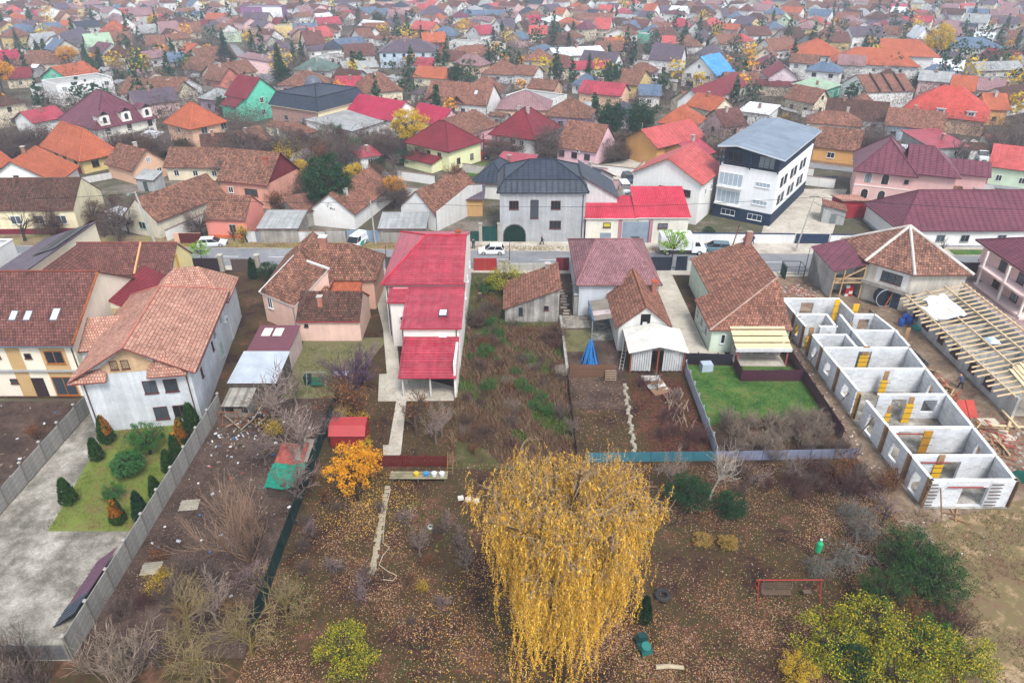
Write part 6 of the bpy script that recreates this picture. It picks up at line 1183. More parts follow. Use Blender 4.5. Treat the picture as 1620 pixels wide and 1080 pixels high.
thicket(14, (-29, -18.8, 33, 40), ['bush1', 'bushr', 'bush2', 'bushy'], .4, .8, 'shrub in the bare plot behind the concrete fence', 'shrubs of the bare plot', 55, 1.1)
thicket(12, (-17.5, -6, 31, 46), ['bushy', 'bushr', 'bush1'], .3, .5, 'sapling clump in the orchard left of the willow', 'orchard saplings', 56, 2)
thicket(10, (-36, -30.4, 26, 30.4), ['bush3', 'bush1'], .7, 1.1, 'shrub before the low concrete wall', 'shrubs before the low wall', 57, 1)
thicket(8, (-18, -12, 53, 62), ['bushy', 'bushr', 'ylow'], .4, .7, 'shrub beside the garden path', 'yellow shrubs by the path', 58, 1.2)
thicket(60, (-58, -19, 120, 166), ['bush1', 'bush2', 'bushr', 'bushy', 'twigball', 'twigball2', 'bare3', 'bushy', 'twigball2', 'bushy', 'green'], .8, 1.35, 'shrub in the wild gardens behind the street', 'shrubs of the wild gardens', 59, 2.4)
thicket(7, (-60, -45, 44, 59), ['bush2', 'bushr', 'bush1'], .5, .9, 'shrub in the dirt yard at the left edge', 'shrubs of the left dirt yard', 61, 1.5)
thicket(12, (-90, -40, 108, 125), ['bush2', 'twigball', 'bare2', 'bushr', 'twigball2'], .7, 1.2, 'shrub behind the left street houses', 'shrubs behind the left houses', 60, 3)
# --- the weeping willow
def willow(loc):
    rng = random.Random(77); T, W, Lf = MB(), MB(), MB(); r = thing('willow_tree', 'huge golden weeping willow with trailing branches in the foreground', 'tree', loc)
    T.tube([(0, 0, -.2), (.15, .1, 3), (0, .5, 6), (.1, 1.0, 9), (.2, 1.4, 12)], [.6, .48, .4, .3, .16], 10)
    tips = []
    def top(x, y): return 15.6 - .035 * (x * x + (y - 1.5) ** 2) + .5 * math.sin(x * 1.3 + y) * math.sin(y * 1.1 - x * .4)
    for k in range(34):
        a = 2.4 * k + rng.uniform(-.2, .2); z = 4.5 + 7.5 * (k % 17) / 17; L = rng.uniform(3.2, 5.3) if k < 22 else rng.uniform(1.2, 3); ey = 1.6 + math.sin(a) * L * .95; fx = .62 + .38 * min(1, max(0, (ey + 3) / 5.5)); ex = math.cos(a) * L * fx * 1.12
        e = Vector((ex, ey, top(ex, ey) - rng.uniform(.3, 1.2))); b = Vector((0, .4 + z * .07, min(z, e.z - 1))); m = b.lerp(e, .5) + Vector((0, 0, .9)); T.tube([b, m, e], [.19, .12, .05], 6)
        for q in range(15):
            f = rng.uniform(.4, 1); p = (b.lerp(m, f * 2) if f < .5 else m.lerp(e, f * 2 - 1)); d = (rdir(rng) + Vector((math.cos(a), math.sin(a), .9)) * .6).normalized(); g = p + d * rng.uniform(.7, 1.9)
            g.z = min(g.z, top(g.x, g.y)); W.tube([p, p.lerp(g, .5) + Vector((0, 0, .2)), g], [.05, .032, .016], 4, 0, False); tips.append(g)
            for w in range(3): h_ = g + (rdir(rng) + Vector((0, 0, .3))) * .8; W.tube([g, h_], [.018, .009], 3, 0, False); tips.append(h_)
    def strand(p, L, out, loose):
        m = max(4, int(L / .15)); sw = rng.uniform(0, 6.28); q = p.copy(); prev = p.copy(); st = L / m; dx = rdir(rng) * .05 * loose
        for k in range(m):
            f = k / m; q = q + out * (.05 * (1 - f) ** 3) + dx * .25 + Vector((math.sin(sw + f * 3) * .022, math.cos(sw + f * 2.4) * .022, -st * (.35 if f < .1 else 1)))
            if f > .4: q -= out * .03                       # lower ends swing back in
            if k % 6 == 5: W.tube([prev, q], [.008, .008], 3, 0, False); prev = q.copy()
            for j in (0, 1):
                a = rng.uniform(0, 6.28); ld = Vector((math.cos(a) * rng.uniform(.3, 1.1), math.sin(a) * rng.uniform(.3, 1.1), -rng.uniform(.3, 1))).normalized() * rng.uniform(.09, .24); sd_ = Vector((-math.sin(a), math.cos(a), 0)) * rng.uniform(.012, .024); Lf.face([q - sd_ * .4, q + ld * .45 + sd_, q + ld, q + ld * .45 - sd_])
    for s in range(4000):
        p = rng.choice(tips) + rdir(rng) * .5
        if math.sin(p.x * 1.7 + p.y * 1.1) + math.sin(p.z * 2.1 - p.y * 1.9) > .95 and rng.random() < .8: continue   # ragged gaps
        c = Vector((p.x, p.y - 1.2, 0)); out = c.normalized() if c.length > .1 else Vector((1, 0, 0))
        L = rng.uniform(.7, 2.2) if rng.random() < .55 else rng.uniform(1.8, max(2.4, (14 if c.y < 1.5 else 9) - 2.1 * abs(c.x))); strand(p, max(.6, min(L, p.z - rng.uniform(.8, 3.5))), out, 1)
    for k in range(70):                                        # bare whips on the windward side
        p = rng.choice(tips); q = p + Vector((rng.uniform(.3, 1.6) * (1 if p.x > 0 else rng.uniform(-.6, .6)), rng.uniform(-.5, .8), rng.uniform(-.2, .9))); W.tube([p, p.lerp(q, .5) + Vector((0, 0, .15)), q], [.03, .022, .01], 3, 0, False)
        for j in range(3): e = q + (rdir(rng) + Vector((.5, 0, 0))) * .7; W.tube([q.lerp(p, j * .25), e], [.014, .008], 3, 0, False)
    put(T.mesh('trunk', barkm('4c3c30'), True), 'trunk', r); put(W.mesh('branches', barkm('a68c6c')), 'branches', r)
    put(Lf.mesh('foliage', leafm('willow', ['9c6c14', 'd0961a', 'eaa81e', 'f4bc34', 'bc8c1e', 'f2c44c', 'f8d874'])), 'crown', r)
willow((3.2, 29.6, 0)); bpy.data.objects['willow_tree'].scale = (.98, .98, .95)
# --- town trees
rng = random.Random(91); pool = []
KT = [('twigball', 5), ('twigball2', 4), ('bare2', 3), ('bare3', 3), ('spruce', .8), ('ever', .9), ('yellow', .35), ('bush1', 1), ('orange', .25), ('dgreen', 1.0), ('rusty', .8)]
names = [k for k, w in KT]; wts = [w for k, w in KT]
for t in range(32000):
    y = 150 + 530 * rng.random() ** 1.1; x = rng.uniform(-1, 1) * (y * .75 + 8)
    if hits(x, y, .9, .3) or on_road(x, y, -1): continue
    kd = rng.choices(names, wts)[0]; pool.append((x, y, rng.choice(('twigball', 'twigball2', 'bare2', 'bush1')) if y < 185 and kd in ('spruce', 'ever', 'yellow', 'orange') else kd, rng.uniform(.8, 1.6)))
    if len(pool) > 5000: break
pool.sort(key=lambda q: q[1]); TT = []
NM = {'twigball': 'grey-brown bare bush', 'twigball2': 'russet bare bush', 'bare2': 'grey bare tree', 'bare3': 'dark bare tree', 'spruce': 'dark green spruce', 'ever': 'dense dark evergreen', 'yellow': 'golden yellow tree', 'bush1': 'thin bare shrub', 'orange': 'orange autumn tree', 'dgreen': 'small dark evergreen bush', 'rusty': 'rust-leafed tree'}
rest = {}
for k, (x, y, kd, s) in enumerate(pool):
    if k < 95: TT.append((plant(PAR[kd], 'shrub' if 'bush' in NM[kd] or 'shrub' in NM[kd] else 'tree', None, (x, y), rng.uniform(0, 6.28), s, 'shrub' if 'bush' in NM[kd] or 'shrub' in NM[kd] else 'tree', 'trees and bushes of the town'), NM[kd]))
    else: rest.setdefault(kd if kd not in ('bush1', 'bare2', 'bare3', 'rusty') else 'twigball', []).append((x, y, s))
# the farthest trees as one mass, one light mesh for each
V, Fc, MI, mats = [], [], [], []
LITE = {'twigball': (leafm('twig_mass', []), 2.8, 2.6, 2.4, .9, .10, 150), 'twigball2': (leafm('twig_mass2', []), 2.6, 2.0, 1.9, .9, .10, 150), 'spruce': (LF_g, 2.0, 4.5, 4.5, 1.3, .5, 110), 'ever': (LF_g, 2.6, 3.6, 3.2, 1.2, .6, 110), 'yellow': (LF_y, 2.8, 4, 2.8, 1.1, .6, 90), 'orange': (LF_o, 2, 3, 1.8, 1, .6, 70), 'dgreen': (LF_g, 1.6, 1.4, 1.2, .8, .6, 60)}
mb = MB()
for kd, lst in rest.items():
    m, rx, zc, rz, ls, asp, n = LITE[kd]; mi = len(mats); mats.append(m)
    for (x, y, s) in lst:
        for q in range(int(n * (.5 if y > 420 else 1))):
            d = rdir(rng) * rng.random() ** .4; k = (1 - (d.z + 1) / 2 * .85) if kd == 'spruce' else 1
            a = len(mb.f); leaf(mb, (x + d.x * rx * s * k, y + d.y * rx * s * k, max(.2, (zc + d.z * rz) * s)), rng, ls * rng.uniform(.7, 1.4), asp); mb.mi[-1] = mi
tag(mb.build('far_trees', mats), 'mass of far bare trees and conifers among the hazy roofs', 'trees', kind='stuff')

# ------------------------------------------------------------------ the building site on the right
def aac():
    if 'aac' in MATS: return MATS['aac']
    return tiles('aac', 'd9dadb', 'd0d2d3', 'b4b6b6', .62, .25, .5, blotch='b4b2ae', amount=.16, rough=.95, bump=.15, stain=.8, gapw=.012)
site = thing('unfinished_house', 'half-built roofless house of white aerated blocks with yellow formwork', 'house', (34.0, 79.6, 0))
SO = Vector((34.0, 79.6, 0))
def bwall(a, b, z1=3.0, ops=(), t=.26, z0=.15):
    """block wall from a to b with openings (start, end, sill, head) along it"""
    a, b = Vector((a[0], a[1], 0)) - SO, Vector((b[0], b[1], 0)) - SO; d = b - a; L = d.length; d.normalize(); M = Matrix.Translation(a) @ Matrix.Rotation(math.atan2(d.y, d.x), 4, 'Z'); mb = MB(); mb.uv = []
    def bxx(x0, x1, za, zb):
        n = len(mb.f); mb.box(x0, x1, -t / 2, t / 2, za, zb, 0, M)
        P8 = [(x0, za), (x1, za), (x1, za), (x0, za), (x0, zb), (x1, zb), (x1, zb), (x0, zb)]
        for f in mb.f[n:]:
            for i in f: q = P8[i - (len(mb.v) - 8)]; mb.uv.append((q[0], q[1]))
    x = 0
    for (s, e, zb, zt) in sorted(ops):
        if s > x: bxx(x, s, z0, z1)
        if zb > z0 + .01: bxx(s, e, z0, zb)
        if zt < z1 - .01: bxx(s, e, zt, z1)
        x = e
    if x < L: bxx(x, L, z0, z1)
    w = mb.build('block_wall', [aac()], site); 
    mb = MB(); mb.box(-t / 2 - .01, L + t / 2 + .01, -t / 2 - .01, t / 2 + .01, z1 + .002, z1 + .06, 0, M); mb.build('coping', paint('e8e8e6', .9, .1), w)
    return w
def xl(y): return 34.0 + (79.6 - y) * .04
def xr(y): return 42.4 + (y - 45.7) * .074 if y < 72.7 else (43.4 if y < 75.4 else 41.0)
mb = MB(); mb.v = []; mb.face([(34.0 - 34.2, 0.3, .14), (33.7 - 34.0 + 1.2, -34.3, .14), (42.8 - 34, -34.3, .14), (44.8 - 34, -7, .14), (44 - 34, -4, .14), (41.5 - 34, -4, .14), (41.2 - 34, .3, .14)]); mb.build('floor_slab', M_conc, site)
yy = [79.6, 75.4, 72.4, 70.4, 67.5, 63.2, 58.4, 53.0, 48.9, 45.7]
bwall((xl(79.6), 79.6), (41.0, 79.6), ops=[(2.4, 4.0, .9, 2.5)])
for y0, y1, ops in ((79.6, 75.4, [(1.0, 2.2, .9, 2.3)]), (75.2, 72.5, [(.7, 1.6, .9, 2.3)]), (70.3, 67.6, [(.9, 1.7, .9, 2.3)]), (67.3, 63.4, [(1.2, 2.4, .9, 2.3)]), (63.0, 59.2, [(1.2, 2.4, .9, 2.3)]), (57.2, 53.2, [(1.0, 2.3, .3, 2.4)]), (52.8, 49.1, [(1.1, 2.4, .8, 2.4)]), (48.7, 45.7, [(.8, 1.9, .2, 2.3)])): bwall((xl(y0), y0), (xl(y1), y1), ops=ops)
bwall((41.0, 79.4), (41.2, 75.5)); bwall((41.2, 75.4), (43.6, 75.4), ops=[(.7, 2.0, .9, 2.4)]); bwall((43.7, 75.4), (44.3, 71.6)); bwall((44.35, 71.4), (44.2, 68.0))
for y0, y1, ops in ((67.4, 63.4, []), (63.0, 58.6, [(1.4, 2.3, .9, 2.3)]), (58.2, 53.2, []), (52.8, 49.1, [(1.2, 2.0, .9, 2.3)]), (48.7, 45.7, [])): bwall((xr(y0), y0), (xr(y1), y1), ops=ops)
bwall((xl(75.4) + .1, 75.4), (37.9, 75.4)); bwall((37.9, 75.2), (37.8, 72.5), ops=[(.8, 1.7, .9, 2.2)]); bwall((37.9, 72.4), (36.0, 72.4), ops=[(.5, 1.2, .15, 2.2)])
bwall((xl(70.4) + .3, 70.4), (38.2, 70.4)); bwall((38.2, 70.2), (38.2, 67.7)); bwall((39.5, 75.2), (39.4, 71.6)); bwall((39.45, 71.4), (44.2, 71.4)); bwall((39.4, 71.2), (39.4, 67.7), ops=[(1.2, 2.0, .15, 2.2)])
bwall((xl(67.5) + .1, 67.5), (44.0, 67.5), ops=[(3.9, 5.4, .15, 2.6)]); bwall((xl(63.2) + .1, 63.2), (xr(63.2) - .1, 63.2)); bwall((36.6, 58.4), (xr(58.4) - .1, 58.4), ops=[(1.4, 2.9, .15, 2.5), (4.6, 6.0, .9, 2.4)])
bwall((xl(53) + .2, 53.0), (xr(53) - .1, 53.0), ops=[(.8, 3.6, .15, 2.6)]); bwall((xl(48.9) + .1, 48.9), (xr(48.9) - .1, 48.9), ops=[(2.3, 4.4, .2, 2.4)]); bwall((xl(45.7), 45.7), (xr(45.7), 45.7), ops=[(2.8, 5.0, .2, 2.3)])
M_yel = paint('e8b41c', .5, .1); M_wood = paint('a98660', .85, .25); M_wood2 = paint('8c6c50', .9, .3)
def panel(px, py, w=.6, h=3.4, m=None, tilt=0, z=.15, name='formwork_panel'):
    if h < 3: mb = MB(); mb.box(-w * .35, w * .35, -.04, .04, h, 3.1); q = mb.build('formwork_board', M_wood, site); q.location = P(px, py, z) - SO
    p = P(px, py, z) - SO; mb = MB(); M = Matrix.Translation(p) @ Matrix.Rotation(tilt, 4, 'X'); mb.box(-w / 2, w / 2, -.05, .05, 0, h, 0, M); o = mb.build(name, m or M_yel, site)
    for k in range(3): mb = MB(); mb.box(-w / 2 - .3, w / 2 + .3, -.09, -.055, .5 + k * h / 3.4, .53 + k * h / 3.4, 0, M); mb.build('clamp', paint('4c4640', .7), o)
for a in ((1316, 512, .6, 3.4), (1344, 523, .7, 3.7), (1257, 536, .35, 2.2), (1276, 554, .8, 1.9), (1361, 585, 1.0, 1.9), (1392, 626, .7, 2.0), (1430, 668, .75, 2.3), (1455, 722, .8, 3.0, paint('b8862c', .7, .2)), (1475, 762, .8, 2.0), (1338, 546, .4, 1.4), (1396, 682, .5, 2.2), (1348, 660, .35, 3.0, paint('b98a3c', .7, .2)), (1426, 555, .7, 1.0)): panel(*a[:4], m=a[4] if len(a) > 4 else None)
for y in yy[1:]:
    for side, x in ((-1, xl(y)), (1, xr(y))):
        if side == 1 and y > 72: continue
        for k in (-1, 1): mb = MB(); mb.box(-.02 * side, .04 * side + .02, -.16, .16, 0, 2.95); o = mb.build('formwork_board', M_wood if k > 0 else M_wood2, site); o.location = Vector((x + side * .16, y + k * .19, .15)) - SO
for (x, y, L) in ((40.9, 45.45, 1.0), (35.5, 45.45, .9)):
    for k in range(7): mb = MB(); mb.box(-L * .5, L * .5, -.06, -.02, 0, .1); o = mb.build('clamp_bar', paint('6c5c50', .8), site); o.location = Vector((x + random.uniform(-.1, .1), y, .4 + k * .38)) - SO
for a, b in (((33.0, 76.5, 0), (34.1, 76.5, 2.2)), ((33.1, 73.5, 0), (34.3, 73.8, 2.4)), ((33.4, 68.2, 0), (34.5, 68.2, 2.4)), ((33.8, 60.5, 0), (34.8, 60.3, 2.2)), ((34.0, 55.5, 0), (35, 55.6, 2.2)), ((34.4, 44.6, 0), (35.3, 45.5, 2.4)), ((36.3, 44.2, 0), (36.2, 45.5, 2.3)), ((44.9, 72.2, 0), (44.4, 71.6, 4.4)), ((44.8, 66.9, .0), (44.2, 67.4, 3.8))): mb = MB(); mb.bar(Vector(a) - SO, Vector(b) - SO, .09, .07); mb.build('prop', M_wood2, site)
for x, y, w in ((37.3, 48.75, 2.6), (38.2, 45.55, 3.0), (36.8, 52.85, 3.0)): mb = MB(); mb.box(-w / 2, w / 2, -.2, -.12, 2.42, 2.52); o = mb.build('lintel_bar', paint('9c4444', .7), site); o.location = Vector((x, y, 0)) - SO
# low house with bare rafters
t = thing('rafter_house', 'low house under construction with open pale timber rafters', 'house', (49.0, 58.3, 0))
mb = MB(); mb.box(1.6, 1.9, .4, 22, 0, 2.7); mb.box(7.3, 7.6, .4, 22, 0, 4.3); mb.box(1.9, 7.3, 21.7, 22, 0, 3.2); mb.box(4.4, 7.6, -.1, .2, 0, 2.3); mb.box(1.6, 1.9, -.0, .4, 0, 2.6); mb.box(1.9, 7.3, 9, 9.25, 0, 2.6); mb.box(1.9, 7.3, 15, 15.25, 0, 2.6); mb.build('wall', wallm('c4c4c2', .2, .2), t)
for k, y in enumerate((4.5, 7.5, 11, 14, 17.5, 20)): g_, f_ = win_mesh(1.1 if k % 2 else 1.4, 1.3, 'b', False); o = put(g_, 'window', t, (1.6, y, .9), -math.pi / 2); put(f_, 'frame', o)
mb = MB(); mb.box(1.95, 7.25, .5, 21.6, .02, .1); mb.build('floor', M_conc2, t)
M_raf = paint('dcc29a', .8, .12)
for k in range(25): mb = MB(); y = .2 + k * .9; e = random.uniform(-.35, .25); mb.bar((-.2 + e, y, 2.72), (7.9, y, 4.75), .1, .16); mb.build('rafter', M_raf, t)
for x, z in ((.9, 2.92), (3.3, 3.6), (5.4, 4.18), (7.6, 4.6)): mb = MB(); mb.bar((x, -.4, z + .16), (x, 22.3, z + .16), .12, .14); mb.build('purlin', M_raf, t)
for k in range(7): mb = MB(); mb.bar((2.2 + .45 * k, -1.6 + .1 * k, 3.42 + .115 * k), (2.8 + .45 * k, 3.9 + .2 * k, 3.62 + .115 * k), .38, .05); mb.build('loose_board', paint('e2cca4', .8, .12), t)
rr_ = random.Random(2)
gg = [[(1.0 + i * .5 + rr_.uniform(-.2, .2), 15 + j * .9 + rr_.uniform(-.2, .2), 3.28 + .26 * (i * .5 - .5) + rr_.uniform(0, .16)) for i in range(8)] for j in range(7)]
mb = MB(); mb.grid([p for row in gg for p in row], [(j * 8 + i, j * 8 + i + 1, (j + 1) * 8 + i + 1, (j + 1) * 8 + i) for j in range(6) for i in range(7) if not (j > 3 and i < 2)]); mb.build('white_foil', paint('e6e6ea', .6, .1), t); mb = MB(); mb.box(3.4, 4.6, 8.6, 10, 3.85, 4.1, top=.6); mb.build('plastic_bag', paint('b8c8d4', .4, .1), t)
# material lying about the site
def pile(name, label, cat, c, n, spread, L, m, seed, w=.14, h=.06, zmax=.5):
    rng = random.Random(seed); r = thing(name, label, cat, (c[0], c[1], 0))
    for k in range(n):
        a = rng.uniform(-.5, .5) + (0 if rng.random() < .7 else 1.5) + 1.2; l = L * rng.uniform(.5, 1.1); mb = MB(); mb.box(-l / 2, l / 2, -w / 2, w / 2, 0, h, 0, Matrix.Rotation(rng.uniform(-.08, .08), 4, 'Y')); o = mb.build('plank', m[k % len(m)], r); o.location = (rng.uniform(-spread, spread), rng.uniform(-spread * 2, spread * 2), .04 + zmax * k / n); o.rotation_euler = (0, 0, a)
    return r
WM = [M_wood, M_wood2, paint('c4a880', .8, .2), paint('b05a48', .8, .2)]
pile('lumber_pile', 'heap of reused planks right of the half-built house', 'lumber', (46.2, 62.5), 26, 1.2, 3.4, WM, 1); pile('lumber_pile', 'scattered planks beyond the red steel plate', 'lumber', (46.5, 55), 22, 1.3, 3.2, WM, 2); pile('lumber_pile', 'few crossed battens in front of the half-built house', 'lumber', (37.4, 43.6), 6, .6, 1.8, [M_wood, M_wood2], 3, zmax=.15); pile('lumber_pile', 'bundle of beams under the rafters', 'lumber', (50.0, 57.2), 4, .4, 4.5, [M_raf], 4, .22, .12); pile('lumber_pile', 'plank heap below the concrete wall near the barrels', 'lumber', (46.4, 68), 14, .8, 2.6, WM, 5)
r = thing('steel_plate', 'red steel sheet leaning over the plank heap', 'sheet', (46.6, 58.4, 0)); mb = MB(); mb.box(-.9, .9, 0, 2.0, 0, .04, 0, Matrix.Rotation(R(38), 4, 'X')); mb.build('sheet', paint('b0483c', .6, .15), r); mb = MB(); mb.box(-.04, .04, 0, 2.0, .04, .08, 0, Matrix.Rotation(R(38), 4, 'X')); mb.build('rib', paint('8c342c', .6), r)
r = thing('mortar_board', 'pale plywood sheet lying between the two building sites', 'board', (48.2, 56.6, 0)); mb = MB(); mb.box(-.9, .9, -1.8, 1.8, .05, .1); mb.build('board', paint('c8bca8', .8, .15), r)
for k, (px, py, lb) in enumerate(((1424, 516, 'blue plastic barrel, left of three'), (1437, 513, 'blue plastic barrel, middle of three'), (1430, 508, 'blue plastic barrel standing behind the other two'))):
    r = thing('barrel', lb, 'barrel', P(px, py)); mb = MB(); mb.tube([(0, 0, 0), (0, 0, .12), (0, 0, .5), (0, 0, .95), (0, 0, 1.0)], [.3, .33, .36, .33, .28], 14); mb.build('drum', paint('1f56b0', .4, .08), r, True); mb = MB(); mb.tube([(0, 0, 1.0), (0, 0, 1.05)], .3, 14); mb.build('lid', paint('16409a', .4), r)
r = thing('mixing_tub', 'green plastic tub beside the blue barrels', 'tub', P(1450, 522)); mb = MB(); mb.tube([(0, 0, 0), (0, 0, .45), (0, 0, .4), (0, 0, .1)], [.45, .62, .56, .42], 14); mb.build('tub', paint('1f9c84', .4, .08), r)
r = thing('water_tank', 'large dark round duct opening under the angular house', 'pipe', (49.0, 83.2, 0)); mb = MB(); mb.tube([(0, -.1, 1.35), (.0, .9, 1.35)], 1.2, 20); mb.build('drum', paint('1c2430', .5, .1), r); mb = MB()
for k in range(20): a, b = 2 * math.pi * k / 20, 2 * math.pi * (k + 1) / 20; mb.bar((1.25 * math.cos(a), -.15, 1.35 + 1.25 * math.sin(a)), (1.25 * math.cos(b), -.15, 1.35 + 1.25 * math.sin(b)), .08)
mb.build('rim', paint('b4b8bc', .5), r); mb = MB(); mb.bar((-.2, -.6, 0), (1.0, -.2, 3.6), .1); mb.build('prop', paint('c0684c', .7), r)
r = thing('tool_cabinet', 'red and white boxed goods stacked under the timber annex', 'boxes', (45.6, 86.2, 0))
for k in range(8): mb = MB(); mb.box(-.5 + .5 * (k % 2), -.02 + .5 * (k % 2), 0, .5, .42 * (k // 2), .42 * (k // 2) + .4); mb.build('carton', paint('b82c2c' if k % 3 else 'e0dcd4', .6, .1), r)
r = thing('skip_frame', 'dark steel frame cage with green net by the rubble', 'cage', (38.8, 91.5, 0))
for a, b in (((0, 0, 0), (0, 0, 2)), ((2.6, 0, 0), (2.6, 0, 2)), ((0, 2, 0), (0, 2, 2)), ((2.6, 2, 0), (2.6, 2, 2)), ((0, 0, 2), (2.6, 0, 2)), ((0, 0, .9), (2.6, 0, .9)), ((0, 2, 2), (2.6, 2, 2)), ((0, 0, 2), (0, 2, 2)), ((2.6, 0, 2), (2.6, 2, 2)), ((0, 0, .9), (0, 2, .9))): mb = MB(); mb.bar(a, b, .07); mb.build('bar', paint('3c403e', .6), r)
mb = MB(); mb.face([(-.02, 2, 0), (-.02, 0, 0), (-.02, 0, 1.9), (-.02, 2, 1.9)]); mb.build('net', paint('2c5444', .9, .2), r)
slat_fence('net_fence', 'green net fence right of the half-built house corner', (42.8, 48.6), (48.5, 48.6), 1.5, .9, .005, paint('1f5a50', .8, .2), var=.05)
# rubble
rng = random.Random(3); mb = MB(); mats = [paint('a8604c', .9, .2), paint('8c5444', .9, .2), paint('b4aca4', .9, .2), paint('d4d0cc', .8, .1), paint('6c5c50', .9, .2)]
def bits(n, fx, smin, smax, mis):
    for k in range(n):
        x, y = fx(); s = rng.uniform(smin, smax); mb.box(-s, s, -s * .6, s * .6, 0, s * .7, rng.choice(mis), Matrix.Translation((x, y, .02)) @ Matrix.Rotation(rng.uniform(0, 6.28), 4, 'Z') @ Matrix.Rotation(rng.uniform(-.4, .4), 4, 'X'), top=.8)
bits(900, lambda: (rng.uniform(45, 56), rng.gauss(52.5, 2.8)), .05, .2, (0, 1, 2, 4, 0)); bits(300, lambda: (rng.uniform(44.6, 47.5), rng.uniform(54, 72)), .05, .16, (0, 1, 2, 3, 4)); bits(240, lambda: (rng.gauss(39.2, 1.3), rng.gauss(87.5, 1.0)), .06, .22, (0, 1, 2)); bits(260, lambda: (rng.uniform(32.6, 34), rng.uniform(48, 78)), .03, .12, (2, 3, 4)); bits(160, lambda: (rng.uniform(34, 48), rng.uniform(38, 44.8)), .03, .1, (2, 3, 4)); bits(150, lambda: (rng.uniform(35.5, 41.5), rng.uniform(46.5, 74)), .06, .2, (2, 3, 4))
for k in range(60): pass
tag(mb.build('rubble', mats), 'broken bricks and rubble strewn over the building site', 'rubble', kind='stuff')

